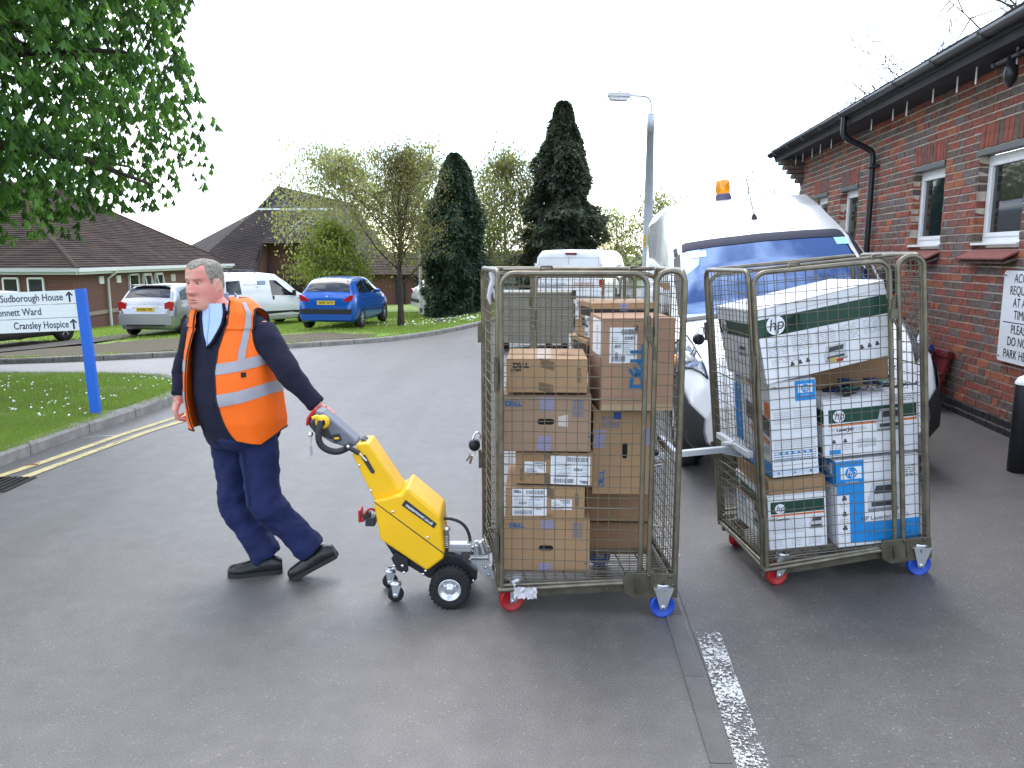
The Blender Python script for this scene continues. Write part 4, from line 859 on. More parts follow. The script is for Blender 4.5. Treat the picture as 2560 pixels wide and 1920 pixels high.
# small white van with roof bars
def nhs(par, loc, rot, s_, th=.004):
    q = M(); q.rect(-.5 * s_, .5 * s_, -.21 * s_, .21 * s_, 0); b = q.build('emblem', mat('emblem_blue', (.02, .16, .50), .5), par); b.location = loc; b.rotation_euler = (0, 0, rot)
    txt(b, 'NHS', .42 * s_, (0, -.003, 0), m_sw, shear=.2, bold=.03)
BER = [(0, .35, .60, .64, .74, .72), (.04, .26, .95, 1.0, .83, .78), (.10, .22, 1.05, 1.55, .85, .70), (.18, .22, 1.06, 1.76, .86, .67), (.6, .22, 1.05, 1.81, .86, .66), (1.8, .22, 1.04, 1.81, .86, .66), (2.3, .22, 1.03, 1.76, .86, .65), (2.75, .22, 1.02, 1.48, .86, .67), (3.1, .22, 1.0, 1.16, .855, .72), (3.35, .22, .93, 1.04, .85, .74), (3.75, .23, .80, .92, .82, .68), (4.0, .26, .66, .72, .76, .6), (4.11, .32, .55, .58, .6, .5)]
sv_y = 26.0; sv = thing('small_van', 'small white van with roof bars and blue emblem, behind the man', 'van', (at(512, 760, sv_y).x, sv_y, zt(at(512, 760, sv_y).x, sv_y) + .12), (0, 0, rad(52)))
c = Car(BER); c.body(p_wht, sv)
for sg in (1, -1):
    c.sidewin(sv, sg, [(.30, .10), (.34, .78), (.85, .78), (.85, .10)]); c.sidewin(sv, sg, [(2.0, .02), (2.0, .80), (2.26, .80), (2.62, .45), (2.95, .02)])
    for pts in ([(.95, .05), (.95, 1)], [(1.92, .05), (1.92, 1)], [(3.0, .1), (2.98, 1)]): c.line(sv, pts, sg)
    r_ = M(); r_.add([c.flank(x, t, sg, .007) for x in (.95, 1.9, 3.0, 3.1) for t in (.20, .40)], [(0, 1, 3, 2), (2, 3, 5, 4), (4, 5, 7, 6)]); r_.build('lower_cladding', m_trim, sv)
    h = M(); h.box(c.flank(2.05, .92, sg, .012), (.06, .02, .13)); h.build('door_handle', m_trim, sv, bev=.005)
    mr = M(); p = c.side(2.85, .16, sg, .1); mr.box(p, (.09, .14, .2)); mr.build('mirror', m_trim, sv, bev=.03)
    wheel(sv, .72, .845, .31, sg, 9); wheel(sv, 3.40, .845, .31, sg, 9)
    q = M(); q.box(c.flank(3.1, .88, sg, .004), (.14, .004, .06)); q.build('badge', m_rim, sv)
nhs(sv, c.side(1.66, .64, -1, .012), 0, .30); txt(sv, 'Northamptonshire Healthcare', .045, c.side(1.24, .56, -1, .014), mat('print_grey', (.25, .3, .4), .6), al='CENTER'); txt(sv, 'NHS Trust', .045, c.side(1.5, .44, -1, .014), mats['print_grey'])
for xx in (.55, 1.5):
    q = M(); q.tube([(xx, -.62, 1.80), (xx, -.62, 1.875)] + [(xx, y_, 1.88) for y_ in (-.55, 0, .55)] + [(xx, .62, 1.875), (xx, .62, 1.80)], .022, 6); q.build('roof_bar', m_trim, sv)
q = M(); q.grid(lambda u, v: c.top(3.06 - .62 * u, -.9 + 1.8 * v, .008), 5, 8); q.build('windscreen', m_cg, sv)
for sg in (1, -1): polyx(sv, 'tail_light', [(sg * .76, .75), (sg * .84, .75), (sg * .84, 1.2), (sg * .77, 1.2)], .06, m_redl, .02)
# white panel van seen from behind
TRA = [(0, .40, .70, .80, .86, .82), (.03, .32, 1.10, 1.30, .93, .86), (.07, .28, 1.15, 1.86, .95, .82), (.14, .26, 1.15, 1.945, .955, .79), (.6, .26, 1.15, 1.965, .955, .78), (3.2, .26, 1.15, 1.965, .955, .78), (3.6, .26, 1.14, 1.90, .95, .76), (4.2, .26, 1.12, 1.42, .95, .80), (4.5, .26, 1.0, 1.15, .94, .80), (4.8, .3, .7, .8, .8, .7)]
rx_ = at(1420, 700, 20.6).x; rv = thing('panel_van', 'white panel van seen from behind with red tail lights, beyond the first cage', 'van', (rx_, 20.6, zt(rx_, 20.6) + .0), (0, 0, rad(90) - rad(17)))
c = Car(TRA); c.body(p_wht, rv)
m_line = mat('shut_line_grey', (.18, .19, .2), .7)
q = M()
for y0, y1, z0, z1 in ((-.005, .005, .55, 1.78), (-.80, .80, 1.75, 1.757), (-.78, -.773, .5, 1.75), (.773, .78, .5, 1.75), (-.80, .80, 1.02, 1.026)): q.add([(.018 if z1 < 1.3 else .05, y, z) for y, z in ((y0, z0), (y1, z0), (y1, z1), (y0, z1))], [(0, 3, 2, 1)])
q.build('shut_line', m_line, rv)
q = M().box((.06, -.06, 1.86), (.04, .30, .055)); q.build('brake_light', mat('dark_red_lens', (.16, .01, .015), .2), rv, bev=.01)
for sg in (1, -1):
    polyx(rv, 'tail_light', [(sg * .80, .80), (sg * .93, .80), (sg * .93, 1.22), (sg * .80, 1.22)], .06, m_redl, .045); polyx(rv, 'reverse_light', [(sg * .80, .70), (sg * .93, .70), (sg * .93, .80), (sg * .80, .80)], .06, m_clr, .044)
    for z in (.95, 1.55): M().box((.03, sg * .87, z), (.05, .05, .12)).build('hinge', p_wht, rv, bev=.01)
    wheel(rv, .95, .94, .33, sg, 8); wheel(rv, 3.9, .94, .33, sg, 8)
    c.sidewin(rv, sg, [(3.0, .12), (3.0, .8), (3.55, .8), (4.1, .2), (4.1, .12)])
    for pts in ([(2.9, .05), (2.9, 1)], [(1.7, .05), (1.7, 1)]): c.line(rv, pts, sg)
polyx(rv, 'bumper', [(-.92, .34), (.92, .34), (.93, .60), (-.93, .60)], .02, m_trim, .08)
RB = (math.pi / 2, 0, -math.pi / 2); m_prd = mat('print_red', (.45, .06, .05), .6)
txt(rv, 'WARNING', .11, (-.0, -.42, 1.10), m_prd, RB); txt(rv, 'NO TOOLS ARE LEFT', .06, (.0, -.42, 1.03), m_prd, RB); txt(rv, 'HOW AM I DRIVING', .09, (-.0, .45, 1.08), mats['print_grey'], RB); txt(rv, 'IN THIS VEHICLE', .07, (-.0, .45, 1.0), mats['print_grey'], RB)
nhs(rv, c.side(2.55, .45, -1, .02), 0, .40); txt(rv, 'Northamptonshire Healthcare', .07, c.side(1.7, .36, -1, .02), mats['print_grey'])
# tall white van nose-on in front of the brick building
TV = [(-5.1, .34, 1.1, 2.2, .90, .76), (-5.0, .28, 1.15, 2.27, .945, .78), (-3.3, .26, 1.16, 2.30, .95, .78), (-2.75, .26, 1.16, 2.26, .95, .77), (-2.25, .26, 1.16, 2.12, .95, .77), (-1.85, .26, 1.16, 1.93, .96, .82), (-1.62, .26, 1.16, 1.83, .965, .83), (-1.30, .26, 1.17, 1.58, .965, .87), (-.92, .26, 1.13, 1.24, .965, .89), (-.70, .26, 1.06, 1.16, .96, .84), (-.42, .26, .98, 1.08, .965, .80), (-.2, .27, .88, .98, .95, .76), (-.08, .28, .74, .86, .91, .74), (0, .32, .6, .64, .80, .62)]
tvx, tvy = 2.31, 5.84; tv = thing('tall_van', 'tall white van facing the camera with amber roof beacon, behind the second cage', 'van', (tvx, tvy, zt(tvx, tvy) + .0))
tv.rotation_mode = 'QUATERNION'; tv.rotation_quaternion = (MX.Rotation(rad(-5.4), 3, 'Y') @ MX.Rotation(WA, 3, 'Z')).to_quaternion()
c = Car(TV); c.body(p_wht, tv, 4)
m_ws2 = mat('windscreen_glass', (.006, .014, .045), .01, 0, spec=.5, ior=3.0, coat=.1)
m_ws2.node_tree.nodes['Principled BSDF'].inputs['Specular Tint'].default_value = (.36, .56, 1, 1)  # blue of the reflected sky put into the glass as a specular tint
q = M(); q.grid(lambda u, v: c.top(-.88 - .70 * u, -.955 + 1.91 * v, .010), 8, 14); wsn = q.build('windscreen', m_ws2, tv)
q = M(); q.grid(lambda u, v: c.top(-1.575 - .13 * u, -.96 + 1.92 * v, .016), 3, 14); q.build('visor_strip', mat('dark_blue_trim', (.018, .022, .045), .6, spec=.2), tv)
q = M()
for sg in (1, -1): q.grid(lambda u, v: c.top(-.89 - .67 * u, sg * (.90 + .065 * v), .013), 8, 1)
q.grid(lambda u, v: c.top(-.87 - .07 * u, -.95 + 1.9 * v, .013), 1, 14); q.build('black_border', m_trim, wsn)
q = M(); q.grid(lambda u, v: c.top(-1.48 - .07 * u, -.78 + .16 * v, .014), 1, 1); q.build('sticker', mat('sticker_white', (.6, .7, .78), .5), wsn)
q = M(); q.grid(lambda u, v: c.top(-1.49 - .08 * u, .74 + .13 * v, .014), 1, 1); q.build('sticker', mat('sticker_green', (.35, .65, .58), .5), wsn)
for y0, y1 in ((-.55, .1), (.1, .7)):
    q = M(); q.tube([c.top(-.86, y0, .03), c.top(-1.0, (y0 + y1) / 2, .03), c.top(-.98, y1, .03)], .010, 5); q.build('wiper', m_trim, wsn)
for sg in (1, -1):
    c.sidewin(tv, sg, [(-1.15, .05), (-1.62, .55), (-1.75, .62), (-2.35, .62), (-2.35, .05)])
    def srf(x, k, off=.012):
        q_ = c.sec(x); i = min(int(k), 8); p_ = q_[i].lerp(q_[i + 1], k - i); p_ = p_ + (p_ - V((x - .35, 0, .72))).normalized() * off; return V((p_.x, p_.y * sg, p_.z))
    hl = M(); hl.grid(lambda u, v: srf(-.70 + (.30 + .22 * u) * v + .10 * u, 4.15 + 2.1 * u, .022), 24, 24); h = hl.build('headlight', m_clr, tv, fix=True)
    hl = M(); hl.tube([srf(-.70 + (.30 + .22 * u) * v + .10 * u, 4.15 + 2.1 * u, .024) for u, v in [(0, i / 6) for i in range(7)] + [(i / 6, 1) for i in range(7)] + [(1, 1 - i / 6) for i in range(7)] + [(1 - i / 6, 0) for i in range(6)]], .007, 5); hl.build('lamp_seal', m_trim, h)
    p = srf(-.50, 4.65, .012); q = M(); q.ell(p, (.05, .035, .055)); q.build('indicator', m_amb, h)
    p = srf(-.30, 5.4, .026); q = M(); q.lathe([(.075, 0), (.065, .02), (.03, .004), (.0, .02)], p, (.8, sg * .6, .1), 16); q.build('lamp_bowl', m_rim, h)
    # black bumper corner
    bx_l = [-.70, -.56, -.42, -.34, -.27, -.2, -.16, -.12, -.08, -.05, -.025, 0]; bk_l = [1, 1.5, 2, 2.5, 3, 3.5, 4, 4.4]
    q = M(); q.grid(lambda u, v: srf(bx_l[round(v * 11)], bk_l[round(u * 7)], .024), 7, 11); q.build('bumper_corner', m_trim, tv, fix=True)
    wheel(tv, -.93, .945, .335, sg, 6, w_=.22, well=1.28); wheel(tv, -4.0, .945, .335, sg, 6, w_=.22)
    mr = M(); p = c.side(-1.42, .12, sg, .08); mr.box(p + V((0, sg * .02, .12)), (.11, .17, .27)); mo = mr.build('mirror', p_wht if sg < 0 else m_trim, tv, bev=.05, seg=3)
    M().box(p + V((-.058, sg * .02, .10)), (.012, .12, .21)).build('mirror_glass', m_cg, mo); M().box(p + V((.0, -sg * .07, -.02)), (.06, .16, .06)).build('mirror_arm', m_trim, mo)
    for pts in ([(-1.2, .05), (-1.15, 1)], [(-2.45, .05), (-2.45, 1)]): c.line(tv, pts, sg)
q = M(); q.grid(lambda u, v: (lambda p: V((p.x, p.y, p.z)))(V((.012 - .10 * abs(2 * v - 1) ** 3, -.62 + 1.24 * v, .36 + .28 * u))), 2, 12); q.build('front_bumper', m_trim, tv, fix=True)
q = M()
for k in range(4): q.box((-.055 - .03 * k, 0, .70 + .045 * k), (.03, .9 - .05 * k, .018))
q.build('grille', m_trim, tv)
M().box((.03, 0, .46), (.02, .52, .11)).build('number_plate', m_sw, tv)
bc = M(); p = c.top(-3.0, -.14, 0); bc.lathe([(.085, -.03), (.085, .03), (.075, .06)], p, n=18); bo = bc.build('beacon', mat('beacon_base', (.10, .09, .16), .5), tv)
bc = M(); bc.lathe([(.07, .06), (.075, .075), (.078, .13), (.072, .19), (.055, .21), (0, .215)], p, n=18); bc.build('lens', mat('beacon_amber', (.95, .38, .02), .2, trans=.35, coat=.4), bo)
an = M(); p = c.top(-2.05, .03, 0); an.lathe([(.03, 0), (.022, .03), (.008, .05)], p, (0, 0, 1), 10); an.tube([p + V((0, 0, .04)), p + V((-.16, -.03, .40))], .0045, 5); an.build('aerial', m_trim, tv)
# ---------------------------------------------------------------- roll cages
m_zinc = mat('zinc_tube', (.22, .195, .145), .36, .7, n=.35, ns=14, bump=.05); m_zincd = mat('dark_zinc', (.15, .135, .10), .45, .7, n=.4, ns=10); m_wire = mat('zinc_wire', (.17, .15, .105), .5, .5, n=.3, ns=14); m_gal = mat('bright_zinc', (.62, .64, .66), .3, .8, n=.12, ns=10)
m_cred = mat('red_wheel', (.42, .012, .014), .45, n=.3, ns=16); m_cblu = mat('blue_wheel', (.015, .07, .44), .45, n=.3, ns=16); m_rub = mat('grey_tread', (.22, .2, .2), .7); m_stl = mat('steel', (.5, .5, .5), .35, .85)
def castor(par, p, m, ang, swivel, r_=.0625):
    f = M(); ca, sa = math.cos(ang), math.sin(ang); ax = V((-sa, ca, 0)); off = V((ca, sa, 0)) * (.035 if swivel else 0); top = .155
    W_ = lambda x, y, z: V((ca * x - sa * y, sa * x + ca * y, z))
    for sg in (-1, 1):
        pts = [W_(-.045, sg * .026, top), W_(.05, sg * .026, top), W_(off.length + .014, sg * .026, r_ - .012), W_(off.length - .014, sg * .026, r_ - .012)]
        f.add([q + V((0, 0, 0)) for q in pts] + [q + ax * sg * .005 for q in pts], [(0, 1, 2, 3), (4, 5, 6, 7), (0, 4, 5, 1), (1, 5, 6, 2), (2, 6, 7, 3), (3, 7, 4, 0)])
        f.lathe([(.011, 0), (.011, .007), (.005, .010)], off + ax * sg * .031 + V((0, 0, r_)), ax * sg, 8)
    f.box(V((0, 0, top + .004)), (.10, .075, .008), T=MX.Rotation(ang, 3, 'Z')); f.lathe([(.035, top + .008), (.04, top + .014), (.035, top + .024)], (0, 0, 0), n=14)
    f.build('castor', m_gal, par, fix=True).location = p; fo = kids(par)[-1] if False else [o for o in bpy.data.objects if o.parent == par][-1]
    fo = max([o for o in bpy.data.objects if o.parent == par and o.name.startswith('castor')], key=lambda o: int(o.name[7:] or 0) if o.name != 'castor' else 0)
    w_ = M(); w_.lathe([(r_ * .35, -.010), (r_ * .80, -.014), (r_ * .9, -.020), (r_ * .99, -.017), (r_, -.01), (r_, .01), (r_ * .99, .017), (r_ * .9, .020), (r_ * .80, .014), (r_ * .35, .010)], off + V((0, 0, r_)), ax, 28)
    w_.lathe([(0, -.012), (r_ * .35, -.010)], off + V((0, 0, r_)), ax, 12); w_.lathe([(r_ * .35, .010), (0, .012)], off + V((0, 0, r_)), ax, 12)
    w_.build('wheel', m, fo, fix=True); return fo
def cage(name, label, cor, tilt, loc, gate=True, seed=1, H_=1.73, cast=True, ztop=0):
    """cor: ground corners FL FR RL RR; tilt: lean about the front-left foot, right side up"""
    FL, FR, RL, RR = [V((*q, 0)) for q in cor]; r = random.Random(seed); root = thing(name, label, 'roll cage', loc, (0, 0, 0), 'roll cages'); L0 = V(loc); piv = FL.copy(); RT = MX.Rotation(-tilt, 3, 'Y')
    def P(u, v, z):
        a = FL.lerp(FR, u).lerp(RL.lerp(RR, u), v); a.z = z; return RT @ (a - piv) + piv
    def bld(b, nm, m, **k): return b.build(nm, m, root, off=loc, **k)
    Wd, Dp = (FR - FL).length, (RL - FL).length
    def panel(nm, fn, ln, zb, zt_, rr=.065, bars=(), sp=.055, rad_=.0135, skew=0):
        """fn(s, z): point at length s along the panel"""
        b = M(); cz = zt_ - rr; pts = [fn(0, zb), fn(0, (zb + cz) / 2), fn(0, cz)]
        for a in range(1, 7): t = a * math.pi / 12; pts.append(fn(rr - rr * math.cos(t), cz + rr * math.sin(t)))
        for a in range(0, 7): t = a * math.pi / 12; pts.append(fn(ln - rr + rr * math.sin(t), cz + rr * math.cos(t)))
        pts += [fn(ln, (zb + cz) / 2), fn(ln, zb)]; b.tube(pts, rad_, 10); b.tube([fn(0, zb + .02), fn(ln, zb + .02 + skew)], .009, 8)
        o = bld(b, nm, m_zinc); wm = M(); n = max(2, round(ln / sp))
        for i in range(1, n):
            s_ = ln * i / n; e = r.uniform(-.002, .002); edge = min(s_, ln - s_); zt2 = zt_ - (rr - math.sqrt(max(0, rr * rr - (rr - edge) ** 2)) if edge < rr else 0)
            wm.tube([fn(s_ + e, zb + .01), fn(s_, (zb + zt2) / 2), fn(s_ - e, zt2)], .0021, 5, cap=False)
        z = zb + .05; k = 0
        while z < zt_ - .02:
            edge = zt_ - z; ins = rr - math.sqrt(max(0, rr * rr - (rr - edge) ** 2)) if edge < rr else 0; thick = any(abs(z - q) < sp / 2 for q in bars); wob = [r.uniform(-.003, .003) * wobble for _ in range(5)]
            wm.tube([fn(ins + (ln - 2 * ins) * j / 4, z + wob[j]) for j in range(5)], .0042 if thick else .0022, 6 if thick else 5, cap=False); z += sp
        q = wm.build('wire_mesh', m_wire, o, off=None); q.data.transform(MX.Translation(-L0)); tag(q, kind='stuff'); return o
    wobble = 1; U = Wd * .79
    if gate: panel('gate', lambda s, z: P(s / Wd + .01, .0, z), U, .125, H_ - .012, bars=(1.13, .55), skew=.05)
    panel('narrow_front_panel', lambda s, z: P(.85 + s / Wd, .0, z), Wd * .15, .2, H_, rr=.06)
    wobble = 2.6; panel('end_panel', lambda s, z: P(-.004, .035 + s / Dp, z), Dp * .93, .14, H_ + .002, bars=(1.13, .55)); wobble = 1
    panel('end_panel', lambda s, z: P(1.0, .035 + s / Dp, z), Dp * .93, .17, H_ + .002, bars=(1.13,))
    panel('back_panel', lambda s, z: P(.03 + s / Wd, 1.0, z), (RR - RL).length * .9, .2, H_ - .03)
    b = M(); b.tube([P(0.02, .99, H_), P(.98, .99, H_)], .012, 8); bld(b, 'top_rail', m_zinc); b = M(); b.tube([P(.03, .06, H_ + .004), P(.84, .03, H_ + .012)], .009, 8); bld(b, 'top_rail', m_zinc)
    for u in (.22, .70):
        b = M(); b.tube([P(u, .0, H_ + .0), P(u + .01, .02, H_ + .02), P(u + .07, .04, H_ + .02), P(u + .08, .05, H_)], .006, 6); bld(b, 'top_clip', m_zincd)
    # deck
    b = M(); n = 22
    for i in range(n + 1): b.tube([P(.02, i / n, .185), P(.98, i / n, .205)], .0028, 5, cap=False)
    for i in range(9): b.tube([P(.03 + .94 * i / 8, 0, .18 + .002 * i), P(.03 + .94 * i / 8, 1, .185)], .004, 5, cap=False)
    tag(bld(b, 'deck_grid', m_zinc), kind='stuff')
    b = M(); b.tube([P(-.01, -.01, .122), P(.72, -.01, .178)], .013, 8); b.tube([P(0, -.01, .125), P(0, 1, .16)], .012, 8); b.tube([P(1, .05, .21), P(1, 1, .19)], .012, 8); b.tube([P(0, 1, .17), P(1, 1, .19)], .012, 8); bld(b, 'base_rail', m_zinc)
    b = M()
    def strap(p, q, wd, th, z0=0): 
        a = [P(*p), P(*q)]; b.add([a[0], a[1], a[1] - V((0, 0, wd)), a[0] - V((0, 0, wd))] + [k + V((0, th, 0)) for k in (a[0], a[1], a[1] - V((0, 0, wd)), a[0] - V((0, 0, wd)))], [(0, 1, 2, 3), (4, 5, 6, 7), (0, 4, 5, 1), (2, 6, 7, 3), (0, 4, 7, 3), (1, 5, 6, 2)])
    strap((.0, .03, .115), (.73, .03, .165), .045, .03); strap((0, .9, .15), (1, .9, .17), .04, .03)
    for u in (.02, .96):
        p, q = P(u, .03, .15), P(u, .97, .165); b.add([p, q, q - V((0, 0, .05)), p - V((0, 0, .05))] + [k + V((.02, 0, 0)) for k in (p, q, q - V((0, 0, .05)), p - V((0, 0, .05)))], [(0, 1, 2, 3), (4, 5, 6, 7), (0, 4, 5, 1), (2, 6, 7, 3)])
    bld(b, 'base_channel', m_zincd, fix=True)
    b = M(); c4 = [(.70, .20), (.72, .235), (1.01, .235), (1.012, .11), (.76, .10), (.71, .13)]
    b.add([P(u, -.03, z) for u, z in c4] + [P(u, -.005, z) for u, z in c4], [list(range(6)), list(range(11, 5, -1))] + [(i, i + 6, (i + 1) % 6 + 6, (i + 1) % 6) for i in range(6)])
    cp = bld(b, 'corner_plate', m_zincd, bev=.004, fix=True)
    for u in (.78, .86, .94): b = M(); b.tube([P(u, -.032, .13), P(u, -.038, .165), P(u, -.032, .205)], .006, 6); b.build('pressed_rib', m_zincd, cp, off=None).data.transform(MX.Translation(-L0))
    for u, z in ((.845, .222), (.965, .222), (.985, .18)): b = M(); b.lathe([(.009, 0), (.009, .006), (.003, .009)], P(u, -.032, z), (0, -1, 0), 8); b.build('bolt', m_zincd, cp, off=None).data.transform(MX.Translation(-L0))
    # latch between gate and narrow panel, hinges at the near left post
    b = M(); b.tube([P(.81, -.02, 1.52), P(.81, -.02, 1.40)], .009, 8); b.box(P(.812, -.02, 1.445), (.035, .022, .05)); b.tube([P(.815, -.02, 1.41), P(.84, -.02, 1.37), P(.845, -.02, 1.31)], .007, 6); bld(b, 'latch', m_zincd)
    for z in (1.24, .36):
        b = M(); b.box(P(-.018, -.012, z), (.022, .024, .11)); b.tube([P(-.022, -.025, z + .08), P(-.022, -.025, z - .09)], .008, 8); bld(b, 'hinge', m_zincd, bev=.003)
    for z in (1.36, .62):
        b = M(); b.box(P(-.02, .95, z), (.02, .02, .09)); b.tube([P(-.03, .95, z + .06), P(-.03, .95, z - .05)], .008, 6); bld(b, 'hinge', m_zincd)
    if cast:
        for (u, v, m, an, sw) in ((.11, .06, m_cred, 3.5 + r.uniform(-.3, .3), True), (.10, .90, m_cred, 3.9, True), (.93, .0, m_cblu, .05, False), (.70, .92, m_cblu, .05, False)):
            p = P(u, v, 0); castor(root, V((p.x, p.y, zt(p.x, p.y))) - L0, m, an, sw)
    return root, P
C1 = [(-.062, 3.84), (.818, 3.79), (-.165, 4.58), (.80, 4.50)]
cg1, P1 = cage('roll_cage', 'wire roll cage full of brown cartons, hitched to the yellow tug', C1, 0, (-.062, 3.84, 0), seed=3)
TL2 = rad(5.5); C2 = [(1.385, 4.1), (2.262, 4.1), (1.325, 4.84), (2.24, 4.84)]
cg2, P2 = cage('roll_cage', 'leaning wire roll cage loaded with white printer cartons, coupled behind the first cage', C2, TL2, (1.385, 4.1, zt(1.385, 4.1)), seed=8)
C3 = [(.22, 7.15), (1.09, 7.1), (.2, 7.95), (1.1, 7.9)]
cg3, P3 = cage('roll_cage', 'empty roll cage standing behind the first cage, beside the tall van', C3, 0, (.22, 7.15, 0), gate=False, seed=12, H_=1.63)
# padlocks
m_chr = mat('chrome', (.75, .75, .76), .12, 1); m_plk = mat('padlock_black', (.02, .022, .03), .4, .3)
def padlock(label, p):
    o = thing('padlock', label, 'padlock', p, (0, .3, .3), 'padlocks')
    M().lathe([(0, -.024), (.03, -.024), (.033, -.018), (.033, .018), (.03, .024), (0, .024)], (0, 0, 0), (.2, 1, .1), 18).build('body', m_plk, o)
    M().tube([(-.018, 0, .02), (-.02, 0, .05), (-.012, 0, .07), (.006, 0, .075), (.02, 0, .06), (.02, 0, .02)], .006, 8).build('shackle', m_chr, o)
    k = M(); k.tube([(math.cos(a) * .016, .0, -.05 + math.sin(a) * .02) for a in [i * math.pi / 5 for i in range(10)]], .003, 5, closed=True); k.box((.006, 0, -.09), (.014, .003, .045)); k.box((-.012, .004, -.085), (.012, .003, .04), T=MX.Rotation(.3, 3, 'Y')); k.build('keys', m_chr, o)
    return o
padlock('black padlock with keys hanging on the first cage beside the yellow tug', at(1186, 1112, 4.45))
padlock('black padlock with keys hanging on the second cage in front of the van headlight', at(1746, 848, 4.78))
# tow bar
m_alu = mat('pale_alloy', (.62, .64, .66), .4, .5, n=.1, ns=8)
ta, tb = at(1622, 1142, 4.25), at(1842, 1120, 4.45); tw = thing('tow_bar', 'pale metal tow bar joining the two roll cages', 'tow bar', ta)
def barbox(b, a, c, w_, h_):
    a, c = V(a), V(c); d = c - a; rt = d.to_track_quat('X', 'Z').to_matrix(); b.box((a + c) / 2, (d.length, w_, h_), T=rt)
q = M(); barbox(q, ta, tb, .038, .034); q.build('bar', m_alu, tw, off=ta, bev=.004)
q = M(); barbox(q, P2(-.02, .12, .745), P2(-.02, .80, .745), .036, .036); q.build('cage_clamp', m_alu, tw, off=ta, bev=.004)
q = M(); barbox(q, P1(1.02, .15, .80), P1(1.02, .75, .80), .035, .035); q.build('cage_clamp', m_alu, tw, off=ta, bev=.004)
q = M(); q.tube([at(1655, 1160, 4.1), at(1635, 1163, 4.1), at(1625, 1172, 4.1), at(1628, 1184, 4.1), at(1640, 1186, 4.1)], .010, 8); q.build('hook', m_stl, tw, off=ta)
q = M()
for dz in (.03, -.03): q.add([tb + V((-.09, -.01, dz)), tb + V((.05, -.14, dz)), tb + V((.05, .13, dz))] + [tb + V((-.09, -.01, dz + .006)), tb + V((.05, -.14, dz + .006)), tb + V((.05, .13, dz + .006))], [(0, 1, 2), (3, 4, 5), (0, 1, 4, 3), (1, 2, 5, 4), (2, 0, 3, 5)])
q.build('gusset', m_alu, tw, off=ta)
for d_ in (.0, .06): M().lathe([(.012, 0), (.012, .01), (0, .012)], tb + V((-.03 + d_, -.02, .036)), (0, 0, 1), 8).build('bolt', m_chr, tw, off=ta)
q = M(); q.ell(ta + V((.03, -.03, .03)), (.02, .02, .018)); q.build('knob', m_plk, tw, off=ta)
# ---------------------------------------------------------------- cartons
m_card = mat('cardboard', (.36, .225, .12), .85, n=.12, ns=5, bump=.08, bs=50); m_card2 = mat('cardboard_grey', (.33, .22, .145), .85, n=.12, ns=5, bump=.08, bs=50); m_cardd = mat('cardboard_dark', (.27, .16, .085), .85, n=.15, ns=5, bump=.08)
m_wc = mat('white_carton', (.74, .75, .78), .5, n=.05, ns=3); m_tape = mat('clear_tape', (.42, .30, .19), .25); m_tapeb = mat('blue_tape', (.24, .25, .42), .35); m_ink = mat('black_ink', (.02, .018, .016), .7); m_inkb = mat('blue_ink', (.02, .13, .30), .7)
m_lab = mat('paper_label', (.74, .76, .80), .55); m_grn = mat('dark_green_print', (.008, .05, .032), .45); m_org = mat('orange_print', (.60, .16, .03), .5); m_cyan = mat('cyan_print', (.01, .24, .62), .45); m_gt = mat('grey_print', (.38, .40, .44), .6); m_hole = mat('hole_black', (.006, .005, .005), .9); m_seam = mat('seam_brown', (.13, .075, .04), .9); m_pgr = mat('printer_grey', (.22, .23, .25), .5); m_pdk = mat('printer_dark', (.05, .05, .055), .5); m_ppl = mat('printer_pale', (.50, .52, .55), .5)
